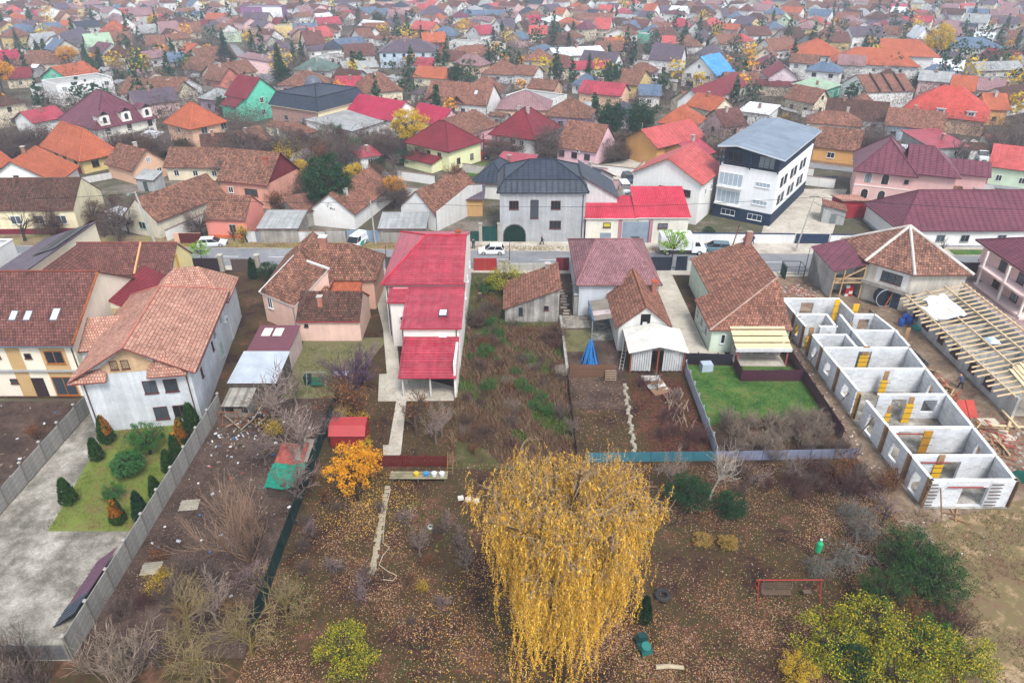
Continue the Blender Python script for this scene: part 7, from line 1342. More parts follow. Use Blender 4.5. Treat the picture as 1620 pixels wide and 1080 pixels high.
# ------------------------------------------------------------------ vehicles
def loft(mb, secs, mi=0):
    """skin rings of equal length"""
    n = len(secs[0]); i0 = len(mb.v)
    for s in secs: mb.v += [tuple(p) for p in s]
    for k in range(len(secs) - 1):
        for q in range(n): a = i0 + k * n + q; b = i0 + k * n + (q + 1) % n; mb.f.append((a, b, b + n, a + n)); mb.mi.append(mi)
    mb.f.append(tuple(i0 + q for q in reversed(range(n)))); mb.mi.append(mi); mb.f.append(tuple(i0 + (len(secs) - 1) * n + q for q in range(n))); mb.mi.append(mi)
def car(name, label, loc, rz, L, W, H, c, kind='hatch', cat='car', accent=None):
    r = thing(name, label, cat, (loc[0], loc[1], .03), rz); w = W / 2; pm = paint(c, .25, .04); gl = paint('1c2228', .1, .02)
    top = {'hatch': [(-.5, .42, .6), (-.47, .55, .9), (-.3, .6, 1), (.1, .6, 1), (.26, .58, .98), (.5, .42, .8)], 'estate': [(-.5, .45, .7), (-.48, .58, .95), (-.3, .6, 1), (.1, .6, 1), (.26, .57, .98), (.5, .4, .8)], 'van': [(-.5, .55, .9), (-.48, .58, 1), (-.2, .58, 1), (.2, .58, 1), (.34, .56, .98), (.5, .42, .86)]}[kind]
    def ring(x, zt, ws): z0 = .18; zb = zt * H; q = w * (.92 + .08 * ws); return [(x * L, -q * .94, z0), (x * L, -q, z0 + .18), (x * L, -q, zb - .12), (x * L, -q * .93, zb), (x * L, q * .93, zb), (x * L, q, zb - .12), (x * L, q, z0 + .18), (x * L, q * .94, z0)]
    mb = MB(); loft(mb, [ring(*t) for t in top]); b = mb.build('body', pm, r, False)
    cab = {'hatch': [(-.47, -.38), (.27, .06)], 'estate': [(-.48, -.43), (.26, .06)], 'van': [(-.485, -.47), (.36, .2)]}[kind]
    zb = .585 * H; zt = H; x0, x0t = cab[0][0] * L, cab[0][1] * L; x1, x1t = cab[1][0] * L, cab[1][1] * L; wb, wt = w * .9, w * .74 if kind != 'van' else w * .84
    mb = MB(); vs = [(x0, -wb, zb - .05), (x1, -wb, zb - .05), (x1, wb, zb - .05), (x0, wb, zb - .05), (x0t, -wt, zt - .04), (x1t, -wt, zt - .04), (x1t, wt, zt - .04), (x0t, wt, zt - .04)]
    mb.grid(vs, [(0, 1, 5, 4), (1, 2, 6, 5), (2, 3, 7, 6), (3, 0, 4, 7)]); mb.build('windows', gl if kind != 'van' else gl, r)
    mb = MB(); mb.box(x0t - .03, x1t + .03, -wt - .02, wt + .02, zt - .06, zt, 0, None, .96); mb.build('roof', pm, r)
    for s in (-1, 1):
        mb = MB()
        for (a, bb, at_, bt_) in ((x0, x0 + .1, x0t, x0t + .1), (x1 - .1, x1, x1t - .08, x1t), ((x0 + x1) / 2 - .05, (x0 + x1) / 2 + .05, (x0t + x1t) / 2 - .04, (x0t + x1t) / 2 + .04)): mb.face([(a, s * (wb + .012), zb - .05), (bb, s * (wb + .012), zb - .05), (bt_, s * (wt + .012), zt - .05), (at_, s * (wt + .012), zt - .05)][::s])
        if kind == 'van': mb.face([(x0, s * (wb + .012), zb - .05), (x1 - L * .28, s * (wb + .012), zb - .05), (x1t - L * .2, s * (wt + .012), zt - .05), (x0t, s * (wt + .012), zt - .05)][::s])
        mb.build('pillar', pm, r)
        if accent: mb = MB(); mb.face([(-.05 * L, s * (w + .005), .35), (.2 * L, s * (w + .005), .35), (.12 * L, s * (w + .005), zb - .1), (-.2 * L, s * (w + .005), zb - .1)][::s]); mb.build('door_panel', paint(accent, .4, .05), r)
    for x in (-.31 * L, .31 * L):
        for s in (-1, 1):
            mb = MB(); mb.tube([(x, s * (w - .2), .32), (x, s * (w + .02), .32)], .32, 14); wh = mb.build('wheel', paint('18181a', .9, .1), r); mb = MB(); mb.tube([(x, s * (w + .02), .32), (x, s * (w + .035), .32)], .19, 10); mb.build('rim', paint('a8acb0', .4, .1), wh)
    for s in (-1, 1): mb = MB(); mb.box(.485 * L, .503 * L, s * w * .8 - .16, s * w * .8 + .16, .36 * H + .02, .36 * H + .16); mb.build('headlight', paint('dfe6ea', .1), r); mb = MB(); mb.box(-.505 * L, -.49 * L, s * w * .82 - .1, s * w * .82 + .1, .4 * H, .4 * H + .25); mb.build('taillight', paint('a01c1c', .2), r)
    mb = MB(); mb.box(.49 * L, .506 * L, -.45, .45, .3, .5); mb.build('grille', paint('202224', .5), r)
    return r
car('van', 'white van with green side panel parked nose-on at the kerb', P(566, 389), R(-108), 4.5, 1.9, 1.9, 'e6e9ea', 'van', 'van', '1f9c78')
car('hatchback', 'white hatchback driving on the near lane of the street', P(778, 401), R(180), 4.0, 1.75, 1.45, 'e8e8ea', 'hatch'); car('saloon_car', 'silver car half hidden behind the green sapling', P(337, 389), R(8), 4.4, 1.75, 1.4, 'd4d8de', 'hatch')
car('estate_car', 'blue-grey estate car parked in front of the white truck', P(1130, 397), R(172), 4.7, 1.8, 1.5, '5d747e', 'estate'); car('van', 'white delivery van by the heap of white bags', P(1549, 252), R(-100), 5.0, 1.95, 2.1, 'e4e6e8', 'van', 'van')
car('parked_car', 'dark car behind the charcoal-roofed wing', P(994, 287), R(-80), 4.4, 1.8, 1.5, '38414c', 'estate'); car('parked_car', 'black car beside the red sheet fence', P(757, 252), R(20), 4.3, 1.8, 1.5, '2c3038', 'hatch')
car('van', 'white van parked before the dark car', P(988, 304), R(-85), 4.6, 1.85, 1.9, 'd8dce0', 'van', 'van')
# box truck
t = thing('box_truck', 'white box truck standing behind the light green tree', 'truck', (*P(1078, 401).xy, .03), 0)
mb = MB(); mb.box(-3.6, 1.2, -1.1, 1.1, .95, 3.3); mb.build('cargo_box', paint('e8e8e8', .4, .05), t); mb = MB(); loft(mb, [[(x, -1.0 * s, z0), (x, -1.0 * s, z1), (x, 1.0 * s, z1), (x, 1.0 * s, z0)] for x, z0, z1, s in ((1.3, .5, 2.4, 1), (2.2, .5, 2.4, 1), (2.75, .5, 1.6, .98), (3.4, .5, 1.25, .93), (3.5, .5, .9, .9))]); mb.build('cab', paint('e9ebec', .3, .04), t)
mb = MB(); mb.face([(2.24, -.88, 2.33), (2.78, -.88, 1.62), (2.78, .88, 1.62), (2.24, .88, 2.33)]); mb.build('windscreen', paint('20262c', .1), t)
for s in (-1, 1): mb = MB(); mb.face([(1.7, s * 1.01, 1.55), (2.6, s * 1.01, 1.55), (2.25, s * 1.01, 2.2), (1.7, s * 1.01, 2.2)][::s]); mb.build('side_window', paint('20262c', .1), t)
for x in (-2.4, 2.5):
    for s in (-1, 1): mb = MB(); mb.tube([(x, s * .75, .4), (x, s * 1.0, .4)], .4, 14); wh = mb.build('wheel', paint('18181a', .9), t); mb = MB(); mb.tube([(x, s * 1.0, .4), (x, s * 1.02, .4)], .22, 10); mb.build('rim', paint('b4b8ba', .4), wh)
mb = MB(); mb.box(-3.5, 1.3, -.5, .5, .55, .95); mb.build('chassis', paint('2c2c2e', .8), t)
for s in (-1, 1): mb = MB(); mb.box(3.44, 3.52, s * .72 - .14, s * .72 + .14, .95, 1.12); mb.build('headlight', paint('dfe6ea', .1), t)

# ------------------------------------------------------------------ people
def clothm(name, shoe, leg, top, skin, hair, hem=.93, neck=1.46, hairz=1.66):
    t = NT('clothes_' + name); sp = t.new('SeparateXYZ'); t.link(t.new('TexCoord').outputs['Object'], sp.inputs[0]); m = t.new('Math', operation='DIVIDE'); m.inputs[1].default_value = 2; t.link(sp.outputs[2], m.inputs[0])
    t.link(t.ramp(m.outputs[0], [(0, srgb(shoe)), (.05, srgb(leg)), (hem / 2, srgb(top)), (neck / 2, srgb(skin)), (hairz / 2, srgb(hair))], 'CONSTANT'), t.b.inputs['Base Color']); t.b.inputs['Roughness'].default_value = .9; return t.m
def person(label, loc, rz, m, step=.2, bend=0.0, arm=.25):
    r = thing('person', label, 'person', (loc[0], loc[1], .02), rz)
    J = {'pel': (0, 0, .95), 'spine': (0, -.02 - bend * .12, 1.15), 'chest': (0, -bend * .3, 1.36 - bend * .05), 'neck': (0, -bend * .4 - .02, 1.5 - bend * .08), 'head': (0, -bend * .46 - .03, 1.62 - bend * .1), 'crown': (0, -bend * .5 - .02, 1.74 - bend * .12)}
    rad = {'pel': .15, 'spine': .15, 'chest': .16, 'neck': .06, 'head': .1, 'crown': .085}; E = [('pel', 'spine'), ('spine', 'chest'), ('chest', 'neck'), ('neck', 'head'), ('head', 'crown')]
    for s, n in ((-1, 'l'), (1, 'r')):
        st = step * s
        J.update({n + 'hip': (s * .1, 0, .88), n + 'knee': (s * .11, -st * .6 - .04, .5), n + 'ank': (s * .11, -st + .03, .09), n + 'toe': (s * .12, -st - .16, .04), n + 'sh': (s * .19, -bend * .32, 1.42 - bend * .06), n + 'elb': (s * .25, st * .5 - bend * .35, 1.14), n + 'wri': (s * .24, st * .7 - .1 - bend * .5 - arm * .3, .93 + arm * .2), n + 'hand': (s * .23, st * .7 - .16 - bend * .5 - arm * .4, .85 + arm * .25)})
        rad.update({n + 'hip': .11, n + 'knee': .07, n + 'ank': .05, n + 'toe': .045, n + 'sh': .075, n + 'elb': .052, n + 'wri': .04, n + 'hand': .042})
        E += [('pel', n + 'hip'), (n + 'hip', n + 'knee'), (n + 'knee', n + 'ank'), (n + 'ank', n + 'toe'), ('chest', n + 'sh'), (n + 'sh', n + 'elb'), (n + 'elb', n + 'wri'), (n + 'wri', n + 'hand')]
    ks = list(J); me = bpy.data.meshes.new('body'); me.from_pydata([J[k] for k in ks], [(ks.index(a), ks.index(b)) for a, b in E], []); o = put(me, 'body', r)
    o.modifiers.new('skin', 'SKIN'); sv = me.skin_vertices[0].data if me.skin_vertices else None
    if sv is None:
        bm = bmesh.new(); bm.from_mesh(me); bm.verts.layers.skin.verify(); bm.to_mesh(me); bm.free(); sv = me.skin_vertices[0].data
    for k, n in enumerate(ks): rad[n] *= 1.2; sv[k].radius = (rad[n], rad[n] * (.72 if n in ('pel', 'spine', 'chest') else 1)); sv[k].use_root = (n == 'pel')
    o.modifiers.new('smooth', 'SUBSURF').levels = 1; o.modifiers[-1].render_levels = 2; me.materials.append(m); return r
SK = 'c89a80'
person('person in dark jacket and jeans standing behind the white hatchback', P(749, 394), R(30), clothm('a', '1c1c1c', '3c4654', '2c3038', SK, '2c241e'), .12); person('person in long black coat walking past the grey house', P(857, 388), R(80), clothm('b', '141414', '18181a', '161618', SK, '1c1814', .4), .3)
person('person in red and white top walking by the white wall', P(1176, 390), R(-80), clothm('c', '1c1c1c', '34343c', 'b03444', SK, '3c2c24'), .25); person('person in blue jacket walking beside the navy gate', P(1190, 387), R(-80), clothm('d', '1c1c1c', '2c3a54', '30486c', SK, '2c241e'), .28)
person('person in dark blue jacket passing behind the brown sliding gate', P(1546, 424), R(80), clothm('e', '1c1c1c', '242a3c', '2c3450', SK, '24201c'), .25); person('builder in dark overalls bending over the rubble', P(1518, 615), R(200), clothm('f', '2c2420', '20242c', '46506a', SK, 'c8b8a0'), .18, .8)
person('person in dark clothes standing in the bushes by the cream wall', P(759, 480), R(10), clothm('g', '241c18', '2c2c30', '3c3434', SK, '241e1a'), .08)

# ------------------------------------------------------------------ poles, wires, lamps
def pole(label, base, top, r0, c, arms=0, cat='pole'):
    b = Vector((base[0], base[1], 0)); t_ = Vector(top); r = thing('utility_pole', label, cat, b); mb = MB(); mb.tube([(0, 0, -.1), t_ - b], [r0, r0 * .6], 8); mb.build('shaft', paint(c, .9, .2), r)
    for k in range(arms): p = (t_ - b) * (1 - .05 * k - .02); mb = MB(); mb.bar(p + Vector((-.7, 0, 0)), p + Vector((.7, 0, 0)), .08); o = mb.build('crossarm', paint('5c5650', .8), r)
    return t_
b = P(247, 388); A = pole('pale concrete lamp pole leaning beside the big bare tree', b, (b.x - 1.2, b.y + .3, 8.6), .2, 'b8b6b0', 1)
r = bpy.data.objects[[o.name for o in col.objects if o.name.startswith('utility_pole')][-1]]; mb = MB(); mb.bar((-1.2, .3, 8.5), (-1.4, -.9, 8.7), .1); o = mb.build('lamp_arm', paint('a8a8a4', .6), r); mb = MB(); mb.box(-1.6, -1.2, -1.6, -.8, 8.62, 8.8, top=.7); mb.build('lamp_head', paint('7c8084', .5), r)
b = P(594, 386); B_ = pole('slim concrete pole right of the white van', b, (b.x - .1, b.y, 7.2), .15, 'b4b0a8', 1)
b = P(1147, 424); C_ = pole('rusty leaning pole at the near kerb of the street', b, (b.x + 1.2, b.y + .4, 6.6), .12, '6c4a40')
b = P(1258, 398); D_ = pole('thin concrete pole before the white street wall', b, (b.x + 1.6, b.y + 1, 8.6), .13, 'b0aca4', 1)
for px, py, hh, lb in ((806, 412, 3.4, 'short rusty post behind the green bush'), (1122, 434, 2.6, 'short dark post on the near pavement'), (1271, 438, 4.6, 'dark steel post beside the cage'), (611, 408, 2.4, 'thin stake on the verge by the van')): b = P(px, py); pole(lb, b, (b.x + .05, b.y, hh), .06, '5c4038', 0, 'post')
def wire(a, b, sag=.8, label='overhead cable strung between street poles'):
    a, b = Vector(a), Vector(b); pts = [a.lerp(b, k / 14) - Vector((0, 0, 4 * sag * (k / 14) * (1 - k / 14))) for k in range(15)]; mb = MB(); mb.tube([p - a for p in pts], .03, 4); o = mb.build('cable', paint('2c2c2e', .7), None); o.location = a; return tag(o, label, 'cable')
wire(A - Vector((0, 0, .2)), B_ - Vector((0, 0, .2)), .7, 'overhead cable from the lamp pole to the pole by the van'); wire(B_ - Vector((0, 0, .2)), D_ - Vector((0, 0, .2)), 1.2, 'overhead cable crossing in front of the grey house'); wire(D_ - Vector((0, 0, .2)), D_ + Vector((60, -3, -.6)), 1.2, 'overhead cable running right past the arched villa'); wire(A - Vector((0, 0, .3)), A + Vector((-60, 2, -.5)), 1.2, 'overhead cable running left from the lamp pole'); wire(D_ - Vector((0, 0, 1.0)), Vector((58.2, 84, 6)), .6, 'service cable dropping to the angular house')
for px, py, hh, lb in ((1012, 245, 7, 'street lamp behind the pink cottage'), (770, 190, 7, 'slim pole behind the long dormered house'), (666, 168, 7, 'slim pole left of the long dormered house')): b = P(px, py); pole(lb, b, (b.x, b.y, hh), .1, '9c9a96', 1)

# ------------------------------------------------------------------ sheds and things in the near gardens
h = House('tin_shelter', 'open shelter with big flat grey tin sheet next to the grey house', (-29.4, 61.4), 0, 4.8, 5.4, 2.4, 'mb', .45, paint('b4bcc4', .5, .14, 0, .6), wallm('6c625a', .3, .3), ov=.15, cat='shelter', t=.06)
h = House('tool_shed', 'low shed with maroon sheet roof and two white translucent panels', (-29.3, 67.3), 0, 4.4, 5.2, 2.6, 'mb', .35, paint('6c3c46', .5, .1), wallm('d4beb4', .15, .15), ov=.15, cat='shed', t=.08)
for x in (.6, 1.9): mb = MB(); mb.box(x, x + 1.0, 3.0, 4.6, 0, .05, 0, Matrix.Translation((0, 0, 2.72)) @ Matrix.Rotation(math.atan(.35 / 5.2), 4, 'X')); mb.build('light_panel', paint('dcdad0', .5, .1), h.root)
r = thing('animal_hutch', 'grey weathered hutch with ribbed sheet roof beside the fence', 'hutch', (-29.2, 58.6, 0)); mb = MB(); mb.box(0, .12, 0, 2.4, 0, 1.6); mb.box(2.4, 2.52, 0, 2.4, 0, 1.6); mb.box(0, 2.5, 2.3, 2.42, 0, 1.6); mb.build('wall', paint('8c8880', .9, .25), r)
for k in range(9): mb = MB(); mb.box(-.1 + k * .31, .19 + k * .31, -.3, 2.6, 0, .05, 0, Matrix.Translation((0, 0, 1.6)) @ Matrix.Rotation(.12, 4, 'X')); mb.build('roof_strip', paint('a8a49a' if k % 3 else '8c8678', .8, .25), r)
mb = MB(); mb.box(.1, 2.4, .0, .1, 0, .5); mb.box(1.0, 1.8, -.04, 0, .5, 1.2); mb.build('board', paint('8a7e72', .9, .25), r)
r = thing('garden_shed', 'small red metal shed with folded roof behind the orange tree', 'shed', (-17.4, 53.9, 0)); mb = MB(); mb.box(0, 3.3, 0, 2.4, 0, 1.35); mb.build('wall', paint('8c2c2c', .6, .12), r)
me, _ = roof_mesh([[(-.1, -.15, 1.3), (3.4, -.15, 1.3), (3.4, .55, 2.1), (-.1, .55, 2.1)], [(-.1, .55, 2.1), (3.4, .55, 2.1), (3.4, 1.9, 2.1 + .02), (-.1, 1.9, 2.12)], [(-.1, 1.9, 2.12), (3.4, 1.9, 2.12), (3.4, 2.55, 1.3), (-.1, 2.55, 1.3)]], paint('a83434', .5, .12), paint('8c2828', .5), .05); put(me, 'roof', r)
r = thing('tarpaulin_shed', 'ramshackle shed under red sheet and green tarpaulin', 'shed', (-21.3, 46.8, 0)); mb = MB(); mb.box(0, 2.6, 0, 5.6, 0, 1.3); mb.build('wall', paint('5c5048', .9, .3), r)
rng = random.Random(8)
def tarp(name, x0, x1, y0, y1, z0, z1, m, n=7):
    mb = MB(); g = [[(x0 + (x1 - x0) * i / n, y0 + (y1 - y0) * j / n, z0 + (z1 - z0) * j / n + rng.uniform(-.06, .06) + .12 * math.sin(i * 1.3)) for i in range(n + 1)] for j in range(n + 1)]
    for j in range(n):
        for i in range(n): mb.face([g[j][i], g[j][i + 1], g[j + 1][i + 1], g[j + 1][i]])
    return mb.build(name, m, r)
tarp('green_tarpaulin', -.2, 2.8, -.3, 2.7, 1.35, 1.6, paint('258a70', .7, .3, 0, 2)); tarp('red_sheet', -.1, 2.5, 2.6, 5.4, 1.55, 1.8, paint('a85a50', .8, .3, 0, 2)); tarp('grey_sheet', 1.6, 2.8, 3.0, 6.0, 1.62, 1.82, paint('9c9488', .8, .2), 4)
# covered blue frame
r = thing('covered_frame', 'tall pointed frame wrapped in bright blue tarpaulin', 'tarpaulin', (8.9, 69.0, 0)); rng = random.Random(4); mb = MB()
for k in range(26):
    a = 2 * math.pi * k / 26; rr = .95 + .25 * math.sin(k * 2.1); hh = 1.4 + 1.6 * abs(math.sin(k * .9)) ; b_ = 2 * math.pi * (k + 1.4) / 26; mb.face([(rr * math.cos(a), rr * .7 * math.sin(a), 0), (rr * math.cos(b_), rr * .7 * math.sin(b_), 0), (.3 * math.cos(b_), .25 * math.sin(b_), hh), (.25 * math.cos(a), .2 * math.sin(a), hh + .35)])
mb.build('tarpaulin', paint('2a7cc4', .45, .15), r)
for k in range(8): mb = MB(); a = k * .8; mb.bar((.8 * math.cos(a), .5 * math.sin(a), .1), (.2 * math.cos(a), .15 * math.sin(a), 2.2 + .2 * (k % 4)), .1, .05); mb.build('fold', paint('4c9cdc', .4, .1), r)
mb = MB(); mb.bar((-.3, -.2, .2), (.1, 0, 3.3), .12); mb.build('mast', paint('4494d8', .4), r)
r = thing('pallet', 'wooden pallet leaning on the board fence', 'pallet', (10.9, 65.5, 0)); TM = Matrix.Rotation(R(68), 4, 'X')
for k in range(5): mb = MB(); mb.box(-.6, .6, k * .26, k * .26 + .12, 0, .03, 0, TM); mb.build('slat', paint('a8947c', .9, .2), r)
for x in (-.6, -.05, .5): mb = MB(); mb.box(x, x + .1, 0, 1.16, .03, .14, 0, TM); mb.build('runner', paint('947e66', .9, .2), r)
def ladder(label, a, b, wd=.4, n=9, c='a8a49c'):
    a, b = Vector(a), Vector(b); r = thing('ladder', label, 'ladder', (a.x, a.y, 0)); d = (b - a); sx = Vector((-d.y, d.x, 0)).normalized() * wd / 2 if abs(d.x) + abs(d.y) > .05 else Vector((wd / 2, 0, 0)); z0 = Vector((0, 0, a.z))
    for s in (-1, 1): mb = MB(); mb.bar(z0 + sx * s, z0 + d + sx * s, .07, .05); mb.build('rail', paint(c, .7, .15), r)
    for k in range(n): p = z0 + d * ((k + .7) / (n + .4)); mb = MB(); mb.bar(p - sx, p + sx, .05, .04); mb.build('rung', paint(c, .7, .15), r)
ladder('grey ladder leaning on the pale carport roof', (12.3, 67.6, 0), (13.1, 70.2, 2.7)); ladder('wooden ladder leaning on the red slat fence', (-5.7, 50.0, 0), (-5.6, 50.75, 1.9), .5, 6, '8c6c48')
# benches, swings
def swing(label, loc, rz, w, fc, sc, h=2.0, seatw=1.7, second=False):
    r = thing('garden_swing', label, 'swing', loc, rz); m = paint(fc, .6, .15)
    for x in (-w / 2, w / 2):
        for y in (-.7, .7): mb = MB(); mb.tube([(x, y, 0), (x, 0, h)], .045, 6); mb.build('leg', m, r)
        mb = MB(); mb.tube([(x, -.42, .8), (x, .42, .8)], .03, 6); mb.build('brace', m, r)
    mb = MB(); mb.tube([(-w / 2 - .2, 0, h), (w / 2 + .2, 0, h)], .05, 8); mb.build('beam', m, r); xs = -w / 2 + seatw / 2 + .35
    for k in range(4): mb = MB(); mb.box(xs - seatw / 2, xs + seatw / 2, -.35 + k * .13, -.24 + k * .13, .48, .52); mb.build('seat_slat', paint(sc, .8, .2), r)
    for k in range(4): mb = MB(); mb.box(xs - seatw / 2, xs + seatw / 2, .18 + .03 * k, .21 + .03 * k, .56 + .14 * k, .67 + .14 * k); mb.build('back_slat', paint(sc, .8, .2), r)
    for x in (xs - seatw / 2 + .05, xs + seatw / 2 - .05): mb = MB(); mb.tube([(x, -.05, .5), (x, 0, h)], .015, 4); mb.build('chain', paint('6c6c6c', .5), r)
    if second: mb = MB(); mb.box(w / 2 - 1.1, w / 2 - .5, -.2, .15, .45, .5); mb.build('child_seat', paint(sc, .8, .2), r); [MB().tube([(x, 0, .48), (x, 0, h)], .015, 4).build('chain', paint('6c6c6c', .5), r) for x in (w / 2 - 1.05, w / 2 - .55)]
    return r
swing('red tubular swing frame with weathered bench in the lower right garden', (*P(1243, 942).xy, 0), 0, 4.6, '9c3c34', '6c5848', 1.7, 2.2, True)
r = swing('green garden swing seat under a light frame by the pink annex', (*P(503, 612).xy, 0), 0, 2.0, '8a8c88', '1f6c54', 1.9, 1.3)
r = thing('wheelie_bin', 'dark green wheeled bin next to the garden swing', 'bin', (*P(488, 607).xy, 0)); mb = MB(); mb.box(-.3, .3, -.35, .35, 0, 1.0, 0, None, 1.15); mb.build('tub', paint('21403c', .6, .1), r); mb = MB(); mb.box(-.38, .38, -.43, .43, 1.003, 1.08); mb.build('lid', paint('1a3632', .6), r)
r = thing('garden_table', 'small table with white mosaic top by the purple shrub', 'table', (*P(540, 600).xy, 0)); mb = MB(); mb.box(-.8, .8, -.5, .5, .72, .78); mb.build('table_top', paint('c4c8cc', .5, .3, 0, 6), r); [MB().box(x, x + .07, y, y + .07, 0, .72).build('leg', paint('4c4c4c', .6), r) for x in (-.75, .68) for y in (-.45, .38)]
r = thing('work_bench', 'long mossy wooden bench below the red slat fence', 'bench', (-11.0, 48.7, 0))
for k in range(5): mb = MB(); mb.box(0, 5.2, k * .2, k * .2 + .185, .5, .55); mb.build('plank', paint('8c8468' if k % 2 else '9a9074', .9, .3), r)
for x in (.2, 2.5, 4.9): mb = MB(); mb.box(x, x + .12, .1, .9, 0, .5); mb.build('leg', paint('6c6450', .9, .2), r)
for x, c, lb in ((-7.0, 'e0e4e8', 'white tub on the mossy bench'), (-7.7, '3a8cc0', 'blue canister on the mossy bench'), (-8.6, 'd8b41c', 'yellow bucket near the mossy bench'), (-6.3, 'd8dce0', 'white crate at the end of the mossy bench')): o = thing('tub', lb, 'tub', (x, 49.1, .55)); MB().tube([(0, 0, 0), (0, 0, .35), (0, 0, .32), (0, 0, .08)], [.2, .26, .22, .17], 10).build('bucket', paint(c, .5, .1), o); MB().tube([(-.25, 0, .34), (-.15, 0, .5), (.15, 0, .5), (.25, 0, .34)], .012, 5).build('handle', paint('8c8c8c', .5), o)
r = thing('stepping_path', 'narrow stepping stone path in the leaf-strewn orchard', 'path', (0, 0, 0))
for k in range(22): p = P(613 - 24 * (k / 21) ** 1.0, 772 + 134 * (k / 21)); mb = MB(); s = .24 + .05 * math.sin(k * 3); mb.box(-s, s, -.2, .2, 0, .06, 0, None, .92); o = mb.build('stone', paint('a89c84', .9, .2), r); o.location = (p.x + .05 * math.sin(k * 2.3), p.y, .085); o.rotation_euler = (0, 0, .2 * math.sin(k * 1.7))
pts = [P(640, 700 + 1) - Vector((0, 0, 0))]
mb = MB(); mb.tube([(p.x, p.y, .14) for p in [P(618, 775), P(612, 800), P(608, 830), P(606, 860), P(616, 868), P(606, 880), P(600, 895), P(614, 905), P(628, 912), P(622, 920), P(606, 918)]], .035, 5); tag(mb.build('garden_hose', paint('b4a890', .6)), 'pale garden hose curling beside the stepping stones', 'hose')
for px, py, lb in ((729, 790, 'white block, left of three, beside the willow'), (741, 792, 'white block in the middle, beside the willow'), (754, 794, 'white block nearest the willow')): o = tag(MB().box(-.25, .25, -.2, .2, 0, .22, 0, None, .96).build('stone_block', paint('d8d2c4', .9, .15)), lb, 'block'); o.location = P(px, py) + Vector((0, 0, .09)); o.rotation_euler = (0, 0, .2)
o = thing('ring_planter', 'small white ring lying in the orchard grass', 'ring', P(681, 836) + Vector((0, 0, .09))); MB().tube([(0, 0, 0), (0, 0, .2), (0, 0, .2), (0, 0, .05)], [.22, .22, .15, .15], 12).build('rim', paint('e4e0d4', .7), o)
o = thing('tractor_tyre', 'old dark tyre lying right of the willow', 'tyre', P(1048, 945) + Vector((0, 0, .09))); mb = MB(); n = 18
rings = [[((.45 + .2 * math.cos(q * math.pi / 4)) * math.cos(2 * math.pi * k / n), (.45 + .2 * math.cos(q * math.pi / 4)) * math.sin(2 * math.pi * k / n), .2 + .2 * math.sin(q * math.pi / 4)) for q in range(8)] for k in range(n + 1)]; loft(mb, rings); mb.build('tread', paint('3c3a38', .9, .2), o)
o = thing('log', 'short pale log lying in the leaves at the bottom edge', 'log', P(1058, 1058) + Vector((-.9, 0, .25))); MB().tube([(0, 0, 0), (.9, .05, .02), (1.85, -.05, 0)], [.17, .16, .14], 10).build('wood', paint('b8a88c', .9, .25), o); MB().tube([(.9, .05, .02), (1.0, .3, .2)], [.07, .05], 6).build('stub', paint('a8987c', .9, .2), o)
o = thing('toy_car', 'green plastic ride-on toy car under the willow', 'toy car', P(1017, 1025) + Vector((0, 0, .05)), .25); MB().box(-.4, .4, -.75, .75, .2, .5, 0, None, .9).build('body', paint('1c5a54', .4, .08), o); MB().box(-.36, .36, .1, .6, .5, .95, 0, None, .8).build('cab', paint('14403e', .4), o); MB().tube([(0, -.35, .5), (0, -.42, .75)], [.3, .34], 10).build('bucket', paint('1f7066', .4), o)
for x in (-.42, .36):
    for y in (-.5, .45): MB().tube([(x, y, .2), (x + .08, y, .2)], .2, 10).build('wheel', paint('141414', .8), o)
o = thing('plastic_bottle', 'large green plastic bottle hanging in grey twigs', 'bottle', P(1290, 885) + Vector((0, 0, .9))); MB().tube([(0, 0, 0), (0, 0, .08), (0, 0, .9), (0, 0, 1.1), (0, 0, 1.25)], [.2, .24, .24, .1, .08], 10).build('flask', paint('1fae74', .4, .08), o); MB().tube([(0, 0, 1.25), (0, 0, 1.32)], .1, 8).build('cap', paint('e4e4e4', .4), o)
MB().tube([(0, 0, -.9), (0, 0, 0)], .03, 5).build('stake', paint('6c6a64', .8), o)
o = thing('water_container', 'grey plastic water container on the lawn corner', 'tank', (21.9, 67.6, 0), .1); MB().box(-.65, .65, -.5, .5, .08, 1.0, 0, None, .94).build('tank', paint('a8b4be', .5, .08), o); MB().box(-.62, .62, -.47, .47, 0, .08).build('base', paint('6c6c68', .8), o)
o = thing('sheet_stack', 'purple and blue metal roof tile sheets leaning against the concrete fence', 'sheets', (-32.6, 33.4, 0))
for k, (c, y0, y1) in enumerate((('6a4a5c', 1.6, 6.2), ('3c4654', 0, 1.9))):
    M_ = Matrix.Rotation(R(-38), 4, 'Y'); mb = MB(); mb.box(0, 2.5, y0, y1, .05 + .04 * k, .09 + .04 * k, 0, M_); s_ = mb.build('sheet', paint(c, .4, .08), o)
    for q in range(int((y1 - y0) / .35)): MB().box(.0, 2.5, y0 + q * .35, y0 + q * .35 + .06, .09 + .04 * k, .13 + .04 * k, 0, M_).build('step', paint(c, .4, .08), s_)
for (px, py, L, lb) in ((300, 800, 1.6, 'grey planks stacked against the concrete fence'), (240, 900, 1.5, 'grey planks tilted at the foot of the fence')): 
    c = P(px, py); r = thing('plank_stack', lb, 'planks', (c.x, c.y, 0), .12)
    for k in range(6): MB().box(-L / 2 + .05 * (k % 2), L / 2, k * .2 - .6, k * .2 - .43, .05 + .02 * k, .1 + .02 * k).build('plank', paint('a8a090', .9, .2), r)
r = thing('block_row', 'crooked row of whitewashed stones beside the soil plot', 'stones', (0, 0, 0))
